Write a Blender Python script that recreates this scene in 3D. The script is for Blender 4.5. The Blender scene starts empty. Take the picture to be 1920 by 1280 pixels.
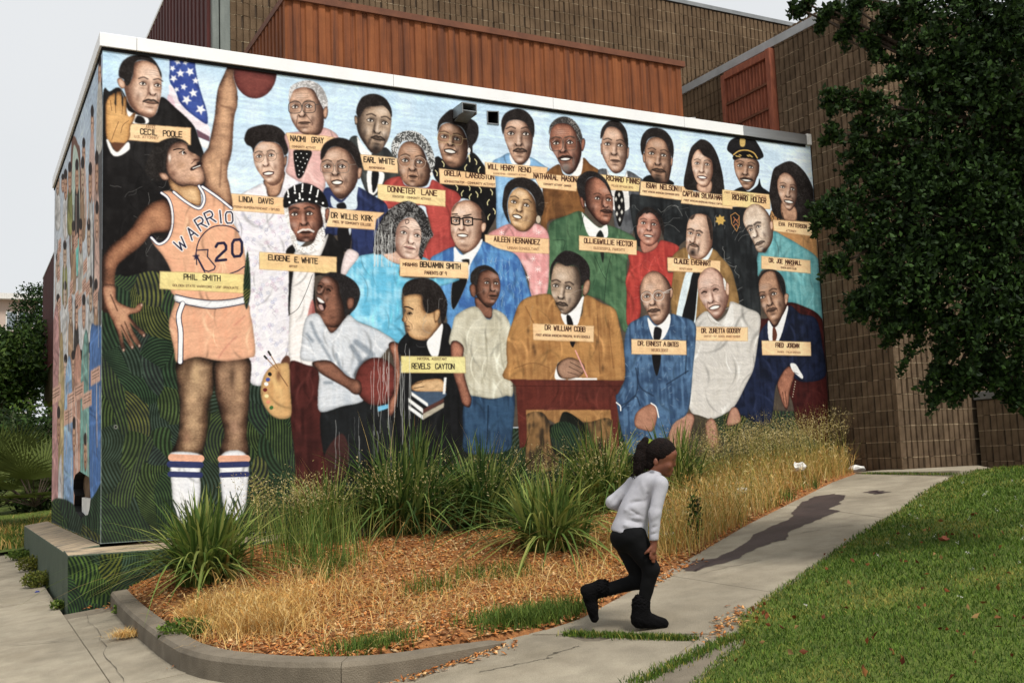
import bpy, bmesh, math, random
import numpy as np
from mathutils import Vector, Matrix, noise as mnoise

# ================================================================ camera, sky, sun, exposure
scene = bpy.context.scene
YAW, PITCH, ROLL, FPX = 0.4886, 0.1107, -0.0387, 1968.2662          # measured from the edges of the painted building
CAMP = np.array([-1.2301, -10.8072, 0.6555])
FW = np.array([math.sin(YAW)*math.cos(PITCH), math.cos(YAW)*math.cos(PITCH), math.sin(PITCH)])
_r = np.array([math.cos(YAW), -math.sin(YAW), 0.]); _u = np.cross(_r, FW)
RT = math.cos(ROLL)*_r+math.sin(ROLL)*_u; UP = -math.sin(ROLL)*_r+math.cos(ROLL)*_u
cam_data = bpy.data.cameras.new('camera'); cam = bpy.data.objects.new('camera', cam_data); scene.collection.objects.link(cam)
cam_data.sensor_width = 36; cam_data.lens = 36*FPX/1920; cam_data.clip_end = 1000; cam_data.clip_start = .05
cam.matrix_world = Matrix(((RT[0], UP[0], -FW[0], CAMP[0]), (RT[1], UP[1], -FW[1], CAMP[1]), (RT[2], UP[2], -FW[2], CAMP[2]), (0, 0, 0, 1)))
scene.camera = cam

SUN_EL, SUN_AZ = math.radians(56), math.radians(-8)      # azimuth from -y (behind the camera) towards +x
sd = Vector((math.sin(-SUN_AZ)*math.cos(SUN_EL), -math.cos(SUN_AZ)*math.cos(SUN_EL), math.sin(SUN_EL)))   # towards the sun
world = bpy.data.worlds.new('World'); scene.world = world; world.use_nodes = True
wt = world.node_tree; wt.nodes.clear()
w_out = wt.nodes.new('ShaderNodeOutputWorld'); w_bg = wt.nodes.new('ShaderNodeBackground')
w_sky = wt.nodes.new('ShaderNodeTexSky'); w_sky.sky_type = 'NISHITA'; w_sky.sun_disc = False
w_sky.sun_elevation = SUN_EL; w_sky.sun_rotation = math.atan2(sd.x, sd.y); w_sky.air_density = 1.5; w_sky.dust_density = 6
w_hsv = wt.nodes.new('ShaderNodeHueSaturation'); w_hsv.inputs['Saturation'].default_value = .1
w_mix = wt.nodes.new('ShaderNodeMix'); w_mix.data_type = 'RGBA'; w_mix.inputs['Factor'].default_value = .9
w_tc = wt.nodes.new('ShaderNodeTexCoord'); w_nz = wt.nodes.new('ShaderNodeTexNoise'); w_nz.inputs['Scale'].default_value = 1.6; w_nz.inputs['Detail'].default_value = 4
w_rmp = wt.nodes.new('ShaderNodeValToRGB')      # the even white cloud cover
w_rmp.color_ramp.elements[0].position = .3; w_rmp.color_ramp.elements[0].color = (6.9, 7.2, 7.45, 1)
w_rmp.color_ramp.elements[1].position = .7; w_rmp.color_ramp.elements[1].color = (7.6, 7.8, 8.0, 1)
wt.links.new(w_tc.outputs['Generated'], w_nz.inputs['Vector']); wt.links.new(w_nz.outputs['Fac'], w_rmp.inputs['Fac'])
wt.links.new(w_sky.outputs['Color'], w_hsv.inputs['Color']); wt.links.new(w_hsv.outputs['Color'], w_mix.inputs['A'])
wt.links.new(w_rmp.outputs['Color'], w_mix.inputs['B']); wt.links.new(w_mix.outputs['Result'], w_bg.inputs['Color'])
w_bg.inputs['Strength'].default_value = .0915
wt.links.new(w_bg.outputs['Background'], w_out.inputs['Surface'])
sun_data = bpy.data.lights.new('sun', 'SUN'); sun_data.energy = 2.7; sun_data.angle = math.radians(13); sun_data.color = (1, .96, .9)
sun = bpy.data.objects.new('sun', sun_data); scene.collection.objects.link(sun); sun.rotation_euler = sd.to_track_quat('Z', 'Y').to_euler()
vs = scene.view_settings; vs.view_transform = 'Standard'; vs.look = 'None'; vs.exposure = 0.3; vs.gamma = 1; vs.use_curve_mapping = False
scene.cycles.max_bounces = 6; scene.cycles.transparent_max_bounces = 6; scene.cycles.use_denoising = True

# ================================================================ helpers
col = scene.collection
def ray(x, y): return RT*((x-960)/FPX)+UP*((640-y)/FPX)+FW
def on(x, y, n, d):
    v = ray(x, y); n = np.asarray(n, float); return CAMP+v*((d-n@CAMP)/(n@v))
def onX(x, y, X): return on(x, y, (1, 0, 0), X)
def onY(x, y, Y): return on(x, y, (0, 1, 0), Y)
GA, GB, GC, GX = -.518, .093, .02, 9.2
def G(x, y): return GA+GB*np.minimum(x, GX)+GC*y                    # the sloping ground
def gp(x, y, h=0.):                                                # the ground point at a measured sight-line
    p = on(x, y, (-GB, -GC, 1), GA+h)
    return p if p[0] <= GX else on(x, y, (0, -GC, 1), GA+GB*GX+h)
def srgb(r, g, b): return tuple(((v/255)/12.92 if v <= 10 else ((v/255+.055)/1.055)**2.4) for v in (r, g, b))
def tag(o, label=None, cat=None, group=None, kind=None):
    for k, v in (('label', label), ('category', cat), ('group', group), ('kind', kind)):
        if v: o[k] = v
    return o
def link(o, parent=None):
    col.objects.link(o)
    if parent is not None: o.parent = parent
    return o
def empty(name, loc=(0, 0, 0), **t):
    o = bpy.data.objects.new(name, None); o.empty_display_size = .1; o.location = loc; link(o); return tag(o, **t)
def local(o, parent):
    """world-space mesh under a parent that stands at its own base"""
    if parent is not None:
        o.parent = parent; root = parent; off = Vector((0, 0, 0))
        while root is not None: off += root.location; root = root.parent
        o.location = -off
def mesh(name, V, Fc, m, parent=None, smooth=False, cols=None, uv=None, **t):
    me = bpy.data.meshes.new(name)
    V = np.asarray(V, np.float32)
    if isinstance(Fc, np.ndarray):
        n, k = Fc.shape
        me.vertices.add(len(V)); me.vertices.foreach_set('co', V.ravel())
        me.loops.add(n*k); me.loops.foreach_set('vertex_index', Fc.astype(np.int32).ravel())
        me.polygons.add(n); me.polygons.foreach_set('loop_start', np.arange(0, n*k, k, dtype=np.int32))
        me.update(calc_edges=True)
    else: me.from_pydata([tuple(map(float, v)) for v in V], [], Fc)
    if cols is not None:
        a = me.color_attributes.new('tint', 'FLOAT_COLOR', 'POINT')
        c4 = np.ones((len(V), 4), np.float32); c4[:, :3] = cols; a.data.foreach_set('color', c4.ravel())
    if uv is not None:
        l = me.uv_layers.new(name='UVMap'); vi = np.empty(len(me.loops), np.int32); me.loops.foreach_get('vertex_index', vi)
        l.data.foreach_set('uv', np.asarray(uv, np.float32)[vi].ravel())
    for q in (m if isinstance(m, (list, tuple)) else [m]): me.materials.append(q)
    me.validate()
    if smooth: me.polygons.foreach_set('use_smooth', [True]*len(me.polygons))
    o = bpy.data.objects.new(name, me); link(o)
    if parent is not None: local(o, parent)
    return tag(o, **t)
class MB:
    """collects solids for one mesh"""
    def __init__(s): s.V, s.F = [], []
    def add(s, V, Fc): n = len(s.V); s.V += [tuple(v) for v in V]; s.F += [tuple(i+n for i in f) for f in Fc]; return s
    def hexa(s, b, t):     # bottom quad, top quad (counter-clockwise from above)
        return s.add(list(b)+list(t), [(3, 2, 1, 0), (4, 5, 6, 7), (0, 1, 5, 4), (1, 2, 6, 5), (2, 3, 7, 6), (3, 0, 4, 7)])
    def box(s, x0, x1, y0, y1, z0, z1): return s.hexa([(x0, y0, z0), (x1, y0, z0), (x1, y1, z0), (x0, y1, z0)], [(x0, y0, z1), (x1, y0, z1), (x1, y1, z1), (x0, y1, z1)])
    def tube(s, pts, rad, n=8, cap=True):
        pts = [Vector(p) for p in pts]; rad = rad if hasattr(rad, '__len__') else [rad]*len(pts); rings = []
        for i, p in enumerate(pts):
            d = (pts[min(i+1, len(pts)-1)]-pts[max(i-1, 0)]).normalized(); a = d.orthogonal().normalized() if i == 0 else (ax-d*ax.dot(d)).normalized(); ax = a; b = d.cross(a)
            rings.append([p+(a*math.cos(t)+b*math.sin(t))*rad[i] for t in [2*math.pi*k/n for k in range(n)]])
        V = [v for r in rings for v in r]; Fc = []
        for i in range(len(pts)-1):
            for k in range(n): Fc.append((i*n+k, i*n+(k+1) % n, (i+1)*n+(k+1) % n, (i+1)*n+k))
        if cap: Fc += [tuple(range(n))[::-1], tuple((len(pts)-1)*n+k for k in range(n))]
        return s.add(V, Fc)
    def build(s, name, m, parent=None, bevel=0, **t):
        o = mesh(name, s.V, s.F, m, parent, **t)
        if bevel:
            b = o.modifiers.new('bevel', 'BEVEL'); b.width = bevel; b.segments = 2; b.limit_method = 'ANGLE'
        return o

MATS = {}
def mat(name, c, c2=None, scale=6., rough=.85, bump=0., bscale=40., spec=.3, metal=0., attr=None, trans=0., detail=6, stretch=None, c3=None, rnd=0., speck=0.):
    """procedural surface: two or three tones mixed by noise, fine relief"""
    m = bpy.data.materials.new(name); m.use_nodes = True; nt = m.node_tree; N = nt.nodes.new; L = nt.links.new
    b = nt.nodes['Principled BSDF']; b.inputs['Roughness'].default_value = rough; b.inputs['Metallic'].default_value = metal
    b.inputs['Specular IOR Level'].default_value = spec
    tc = N('ShaderNodeTexCoord'); src = tc.outputs['Object']
    if stretch:
        mp = N('ShaderNodeMapping'); mp.inputs['Scale'].default_value = stretch; L(src, mp.inputs['Vector']); src = mp.outputs['Vector']
    nz = N('ShaderNodeTexNoise'); nz.inputs['Scale'].default_value = scale; nz.inputs['Detail'].default_value = detail; nz.inputs['Roughness'].default_value = .62; L(src, nz.inputs['Vector'])
    rp = N('ShaderNodeValToRGB'); e = rp.color_ramp.elements
    e[0].position = .33; e[0].color = (*c, 1); e[1].position = .68; e[1].color = (*(c2 or tuple(v*.75 for v in c)), 1)
    if c3: q = e.new(.5); q.color = (*c3, 1)
    L(nz.outputs['Fac'], rp.inputs['Fac']); out = rp.outputs['Color']
    if attr:
        at = N('ShaderNodeAttribute'); at.attribute_name = attr; mx = N('ShaderNodeMix'); mx.data_type = 'RGBA'; mx.blend_type = 'MULTIPLY'; mx.inputs['Factor'].default_value = 1
        L(out, mx.inputs['A']); L(at.outputs['Color'], mx.inputs['B']); out = mx.outputs['Result']
    if rnd:      # each piece its own tone
        oi = N('ShaderNodeObjectInfo'); mr = N('ShaderNodeMapRange'); mr.inputs['To Min'].default_value = 1-rnd; mr.inputs['To Max'].default_value = 1+rnd*.7; L(oi.outputs['Random'], mr.inputs['Value'])
        mx = N('ShaderNodeMix'); mx.data_type = 'RGBA'; mx.blend_type = 'MULTIPLY'; mx.inputs['Factor'].default_value = 1; L(out, mx.inputs['A']); L(mr.outputs['Result'], mx.inputs['B']); out = mx.outputs['Result']
    if speck:    # grit and dirt: fine grains and broad grimy patches
        for sc, lo_, p0, p1 in ((260., 1-speck, .35, .6), (.9, 1-speck*.8, .3, .62), (5., 1-speck*.5, .35, .6)):
            ns = N('ShaderNodeTexNoise'); ns.inputs['Scale'].default_value = sc; ns.inputs['Detail'].default_value = 4; L(tc.outputs['Object'], ns.inputs['Vector'])
            mr = N('ShaderNodeMapRange'); mr.inputs['From Min'].default_value = p0; mr.inputs['From Max'].default_value = p1; mr.inputs['To Min'].default_value = lo_; mr.inputs['To Max'].default_value = 1; L(ns.outputs['Fac'], mr.inputs['Value'])
            mx = N('ShaderNodeMix'); mx.data_type = 'RGBA'; mx.blend_type = 'MULTIPLY'; mx.inputs['Factor'].default_value = 1; L(out, mx.inputs['A']); L(mr.outputs['Result'], mx.inputs['B']); out = mx.outputs['Result']
    L(out, b.inputs['Base Color'])
    if bump:
        n2 = N('ShaderNodeTexNoise'); n2.inputs['Scale'].default_value = bscale; n2.inputs['Detail'].default_value = 5; L(tc.outputs['Object'], n2.inputs['Vector'])
        bp = N('ShaderNodeBump'); bp.inputs['Strength'].default_value = bump; bp.inputs['Distance'].default_value = .02; L(n2.outputs['Fac'], bp.inputs['Height']); L(bp.outputs['Normal'], b.inputs['Normal'])
    if trans:
        tr = N('ShaderNodeBsdfTranslucent'); L(out, tr.inputs['Color']); ms = N('ShaderNodeMixShader'); ms.inputs[0].default_value = trans
        L(b.outputs[0], ms.inputs[1]); L(tr.outputs[0], ms.inputs[2]); L(ms.outputs[0], nt.nodes['Material Output'].inputs['Surface'])
    MATS[name] = m; return m

# ================================================================ painting the mural in code
# ---------------------------------------------------------------- painting toolkit (numpy only)
class Canvas:
    """A painted wall: pixels live in wall coordinates; PX, PY hold for each of them the sight-line it was measured on."""
    def __init__(s, axis, length, height, ppm, seed=1, org=(0, 0, 0)):
        s.w, s.h = int(length*ppm), int(height*ppm)
        a = (np.arange(s.w, dtype=np.float32)+.5)/ppm
        z = org[2]+height-(np.arange(s.h, dtype=np.float32)+.5)/ppm
        A, Z = np.meshgrid(a, z)
        d = [A+org[0]-CAMP[0], 0*A+org[1]-CAMP[1], Z-CAMP[2]] if axis == 'x' else [0*A+org[0]-CAMP[0], A+org[1]-CAMP[1], Z-CAMP[2]]
        k = sum(d[i]*FW[i] for i in range(3))
        s.PX = (960+FPX*sum(d[i]*RT[i] for i in range(3))/k).astype(np.float32)
        s.PY = (640-FPX*sum(d[i]*UP[i] for i in range(3))/k).astype(np.float32)
        s.I = np.zeros((s.h, s.w, 3), np.float32)
        s.rng = np.random.default_rng(seed)
        s.N1 = s.noise(60, 60); s.N2 = s.noise(16, 16); s.N3 = s.noise(7, 70); s.N4 = s.noise(90, 6)
        s.N5 = s.noise(5, 5); s.N6 = s.noise(3, 3)
    def noise(s, cx, cy):
        g = s.rng.random((s.h//cy+3, s.w//cx+3)).astype(np.float32)
        y = np.arange(s.h)/cy; x = np.arange(s.w)/cx
        yi = y.astype(int); xi = x.astype(int); fy = (y-yi)[:, None]; fx = (x-xi)[None]
        fy = (fy*fy*(3-2*fy)).astype(np.float32); fx = (fx*fx*(3-2*fx)).astype(np.float32)
        a = g[yi][:, xi]; b = g[yi][:, xi+1]; c = g[yi+1][:, xi]; d = g[yi+1][:, xi+1]
        return (a*(1-fx)+b*fx)*(1-fy)+(c*(1-fx)+d*fx)*fy
    def box(s, x0, y0, x1, y1):
        # bounding slice: PX grows along columns, PY along rows (monotone enough)
        c = s.PX[s.h//2]; 
        lo = min(np.searchsorted(s.PX[0]*s.sg, min(x0*s.sg, x1*s.sg)), np.searchsorted(s.PX[-1]*s.sg, min(x0*s.sg, x1*s.sg)))
        hi = max(np.searchsorted(s.PX[0]*s.sg, max(x0*s.sg, x1*s.sg)), np.searchsorted(s.PX[-1]*s.sg, max(x0*s.sg, x1*s.sg)))
        lo = max(0, lo-3); hi = min(s.w, hi+4)
        if hi-lo < 2: lo, hi = max(0, min(lo, s.w-3)), min(s.w, lo+3)
        r0 = min(np.searchsorted(s.PY[:, lo], y0), np.searchsorted(s.PY[:, hi-1], y0))
        r1 = max(np.searchsorted(s.PY[:, lo], y1), np.searchsorted(s.PY[:, hi-1], y1))
        return slice(max(0, r0-3), min(s.h, r1+4)), slice(lo, hi)
    sg = 1
    @staticmethod
    def smooth(p, n=5, closed=True):
        p = np.asarray(p, np.float32)
        if len(p) < 3: return p
        if closed: a, b, c, d = np.roll(p, 1, 0), p, np.roll(p, -1, 0), np.roll(p, -2, 0)
        else:
            q = np.vstack([2*p[0]-p[1], p, 2*p[-1]-p[-2]]); a, b, c, d = q[:-3], q[1:-2], q[2:-1], q[3:]
        out = []
        for t in np.arange(n)/n:
            out.append(.5*(2*b+(c-a)*t+(2*a-5*b+4*c-d)*t*t+(3*b-a-3*c+d)*t**3))
        r = np.stack(out, 1).reshape(-1, 2)
        return r if closed else np.vstack([r, p[-1:]])
    @staticmethod
    def blur(a, r):
        r = int(max(1, r))
        for ax in (0, 1):
            for _ in range(2):
                pad = [(0, 0), (0, 0)]; pad[ax] = (r+1, r)
                c = np.cumsum(np.pad(a, pad, mode='constant'), axis=ax, dtype=np.float32)
                n = a.shape[ax]
                a = (np.take(c, np.arange(2*r+1, 2*r+1+n), ax)-np.take(c, np.arange(0, n), ax))/(2*r+1)
        return a
    def mask(s, pts, sm=True, soft=1, grow=0):
        p = s.smooth(pts) if sm else np.asarray(pts, np.float32)
        sl = s.box(p[:, 0].min()-grow, p[:, 1].min()-grow, p[:, 0].max()+grow, p[:, 1].max()+grow)
        X, Y = s.PX[sl], s.PY[sl]
        m = np.zeros(X.shape, bool)
        q = np.roll(p, -1, 0)
        for (x1, y1), (x2, y2) in zip(p, q):
            if y1 == y2: continue
            m ^= ((Y < y1) != (Y < y2)) & (X < (x2-x1)*(Y-y1)/(y2-y1)+x1)
        return sl, s.blur(m.astype(np.float32), soft) if soft else m.astype(np.float32)
    def put(s, sl, a, col):
        a = a[..., None] if a.ndim == 2 else a
        s.I[sl] += a*(np.asarray(col, np.float32)-s.I[sl])
    def poly(s, pts, col, sm=True, a=1, soft=1):
        sl, m = s.mask(pts, sm, soft); s.put(sl, m*a, col)
    def cloth(s, pts, col, col2=None, amt=.5, streak=.5, sm=True, edge=.25, folds=1.):
        sl, m = s.mask(pts, sm, 1)
        col = np.asarray(col, np.float32); col2 = np.asarray(col2 if col2 is not None else col*.7, np.float32)
        n = (s.N1[sl]*(1-streak)+s.N3[sl]*streak)*.65+s.N2[sl]*.35
        t = np.clip((n-.5)*3.6*amt+.4*amt, 0, 1)[..., None]
        c = col*(1-t)+col2*t
        e = np.clip(1-(s.blur(m, 5)-.5)*2, 0, 1)[..., None]
        s.put(sl, m, c*(1-e*edge))
        A = float(m.sum()); X, Y = s.PX[sl], s.PY[sl]
        if A < 2500 or folds == 0: return
        yy, xx = np.nonzero(m > .9)
        for i in range(int(min(26, A/2600*folds))+1):      # soft folds, dark and light
            q = s.rng.integers(len(yy)); x0, y0 = X[yy[q], xx[q]], Y[yy[q], xx[q]]; th = s.rng.normal(1.5, .45); L = s.rng.uniform(10, 30); w = s.rng.uniform(1.2, 3.4)
            dx, dy = (X-x0), (Y-y0); uu = dx*math.cos(th)+dy*math.sin(th); vv = dy*math.cos(th)-dx*math.sin(th)+.012*uu*uu*s.rng.choice([-1, 1])
            a = np.exp(-(uu/L)**2-(vv/w)**2)*m
            s.put(sl, a*s.rng.uniform(.25, .6), col*.55 if i % 2 else np.minimum(col*1.22+10, 250))
    def shade(s, pts, pal, r=8, lx=0, ly=0, sm=True, k=1.):
        """rounded form: dark at the rim, light inside; the light side shifts by lx, ly (photo px)"""
        hi, mid, lo = [np.asarray(c, np.float32) for c in pal]
        sl, m = s.mask(pts, sm, 1, grow=2)
        b = s.blur(m, r)
        if lx or ly:
            b2 = np.roll(b, (int(ly*1.3), int(lx*1.3)), (0, 1)); b = b*.4+b2*.6
        b = b+(s.N2[sl]-.5)*.15+(s.N6[sl]-.5)*.08
        t = np.clip((b-.36)*1.28*k, 0, 1)[..., None]; t = np.clip(.5+(t-.5)*1.25, 0, 1)
        c = np.where(t < .5, lo+(mid-lo)*t*2, mid+(hi-mid)*(t-.5)*2)
        s.put(sl, m, c); return sl, m
    def line(s, pts, wd, col, a=1, sm=True, soft=.7):
        p = s.smooth(pts, 4, False) if sm and len(pts) > 2 else np.asarray(pts, np.float32)
        g = wd/2+soft+1
        sl = s.box(p[:, 0].min()-g, p[:, 1].min()-g, p[:, 0].max()+g, p[:, 1].max()+g)
        X, Y = s.PX[sl], s.PY[sl]; D = np.full(X.shape, 1e9, np.float32)
        for (x1, y1), (x2, y2) in zip(p[:-1], p[1:]):
            dx, dy = x2-x1, y2-y1; L = dx*dx+dy*dy+1e-9
            t = np.clip(((X-x1)*dx+(Y-y1)*dy)/L, 0, 1)
            D = np.minimum(D, (X-x1-t*dx)**2+(Y-y1-t*dy)**2)
        s.put(sl, np.clip((wd/2-np.sqrt(D))/soft+.5, 0, 1)*a, col)
    def blob(s, x, y, rx, ry, col, a=.6, rot=0, hard=0, clip=None):
        g = max(rx, ry)*(1.15 if hard else 2.2)
        sl = s.box(x-g, y-g, x+g, y+g)
        X, Y = s.PX[sl]-x, s.PY[sl]-y; c, q = math.cos(rot), math.sin(rot)
        d = ((X*c+Y*q)/rx)**2+((Y*c-X*q)/ry)**2
        m = np.clip((1-np.sqrt(d))*min(rx, ry)/.9+.5, 0, 1) if hard else np.exp(-d*1.2)
        if clip is not None:
            M = np.zeros((s.h, s.w), np.float32); M[clip[0]] = clip[1]; m = m*M[sl]
        s.put(sl, m*a, col)
    def brush(s, amt=.05, push=1.3):
        """bristle marks: noise smeared along a flowing direction lightens, darkens and nudges the paint"""
        th = (s.noise(130, 90)-.5)*2.2+(s.noise(40, 40)-.5)*1.2; R = s.rng.normal(size=(s.h, s.w)).astype(np.float32); yy, xx = np.mgrid[0:s.h, 0:s.w].astype(np.float32); acc = np.zeros_like(R); cx, cy = np.cos(th), np.sin(th)
        for k in range(-6, 7):
            acc += R[np.clip(yy+cy*k*1.3, 0, s.h-1).astype(np.int32), np.clip(xx+cx*k*1.3, 0, s.w-1).astype(np.int32)]
        acc = s.blur(acc, 1); acc /= acc.std(); d = np.clip(acc, -2, 2)*push
        if push: s.I = s.I[np.clip(np.rint(yy+cx*d), 0, s.h-1).astype(np.int32), np.clip(np.rint(xx-cy*d), 0, s.w-1).astype(np.int32)]
        s.I = s.I*(1+acc*amt)[..., None]
    # -------- lettering
    def text(s, t, p0, p1, h, wd, col=(48, 22, 16), a=.95, gap=.32):
        p0 = np.array(p0, np.float32); p1 = np.array(p1, np.float32)
        adv = [(.55 if c in ' ' else .45 if c in '.-I' else 1.25 if c in 'MW' else 1.0) for c in t]
        tot = sum(adv)+gap*(len(t)-1); cell = (p1-p0)/tot; x = 0.
        upv = np.array([-.012*0, -1.], np.float32)*h
        wd *= .86; a = a if h > 5 else a*.8
        for c, w in zip(t, adv):
            for st in FONT.get(c, []):
                q = [p0+cell*(x+u*w)+upv*v for u, v in st]
                s.line(q, wd, col, a, sm=False, soft=.8)
            x += w+gap
FONT = {}
for _l in '''A 00 0.5,1 1,0|.2,.38 .8,.38
B 00 0,1 .8,1 .95,.85 .95,.65 .8,.53 0,.53|.8,.53 1,.4 1,.13 .85,0 00
C 1,.8 .8,1 .2,1 0,.8 0,.2 .2,0 .8,0 1,.2
D 00 0,1 .7,1 1,.75 1,.25 .7,0 00
E 1,0 00 0,1 1,1|0,.52 .8,.52
F 00 0,1 1,1|0,.52 .8,.52
G 1,.8 .8,1 .2,1 0,.8 0,.2 .2,0 .8,0 1,.2 1,.48 .6,.48
H 00 0,1|1,0 1,1|0,.52 1,.52
I .5,0 .5,1
J 0,.2 .25,0 .6,0 .8,.2 .8,1
K 00 0,1|1,1 0,.45|.3,.6 1,0
L 0,1 00 1,0
M 00 0,1 .5,.35 1,1 1,0
N 00 0,1 1,0 1,1
O .2,0 0,.2 0,.8 .2,1 .8,1 1,.8 1,.2 .8,0 .2,0
P 00 0,1 .8,1 1,.85 1,.6 .8,.47 0,.47
Q .2,0 0,.2 0,.8 .2,1 .8,1 1,.8 1,.2 .8,0 .2,0|.6,.3 1,0
R 00 0,1 .8,1 1,.85 1,.63 .8,.5 0,.5|.5,.5 1,0
S 0,.15 .2,0 .8,0 1,.17 1,.4 .8,.52 .2,.52 0,.65 0,.85 .2,1 .8,1 1,.85
T .5,0 .5,1|0,1 1,1
U 0,1 0,.2 .2,0 .8,0 1,.2 1,1
V 0,1 .5,0 1,1
W 0,1 .25,0 .5,.7 .75,0 1,1
X 00 1,1|0,1 1,0
Y 0,1 .5,.5 1,1|.5,.5 .5,0
Z 0,1 1,1 00 1,0
0 .2,0 0,.2 0,.8 .2,1 .8,1 1,.8 1,.2 .8,0 .2,0
2 0,.82 .2,1 .8,1 1,.82 1,.6 .1,.15 00 1,0
9 .9,0 1,.4 1,.8 .8,1 .2,1 0,.8 0,.6 .2,.45 .95,.5
& 1,0 .2,.75 .3,1 .55,1 .65,.8 .05,.35 .05,.1 .3,0 .6,0 1,.45
. .4,0 .5,.06
- 0,.45 1,.45'''.split('\n'):
    FONT[_l[0]] = [[(0, 0) if q == '00' else tuple(float(v) for v in q.split(',')) for q in st.split()] for st in _l[2:].split('|')]
FONT["'"] = []
# ---------------------------------------------------------------- the painted front wall
SK = {  # light, middle, dark of each paint mix for skin
 'a': ((214, 166, 134), (150, 106, 82), (66, 42, 34)),
 'b': ((196, 144, 110), (130, 88, 64), (52, 32, 26)),
 'c': ((148, 92, 68), (92, 54, 40), (36, 22, 18)),
 'd': ((226, 186, 158), (190, 142, 112), (104, 66, 50)),
 'e': ((222, 176, 122), (182, 132, 82), (88, 56, 34)),
 'g': ((200, 168, 138), (142, 112, 88), (52, 40, 34)),
 'r': ((184, 114, 84), (114, 64, 48), (42, 22, 18)),
}
PO = {1: (180, 60), 2: (440, 120), 3: (700, 160), 4: (980, 190), 5: (1240, 230), 6: (180, 300), 7: (440, 340), 8: (700, 370),
      9: (980, 400), 10: (1240, 430), 11: (180, 540), 12: (440, 580), 13: (700, 600), 14: (980, 630), 15: (1240, 650), 0: (0, 0)}
def P(k, t):
    v = np.array([float(q) for q in t.replace(',', ' ').split()], np.float32).reshape(-1, 2)
    sc = 1. if k == 0 else 4.741
    return v/sc+np.array(PO[k], np.float32)

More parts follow.
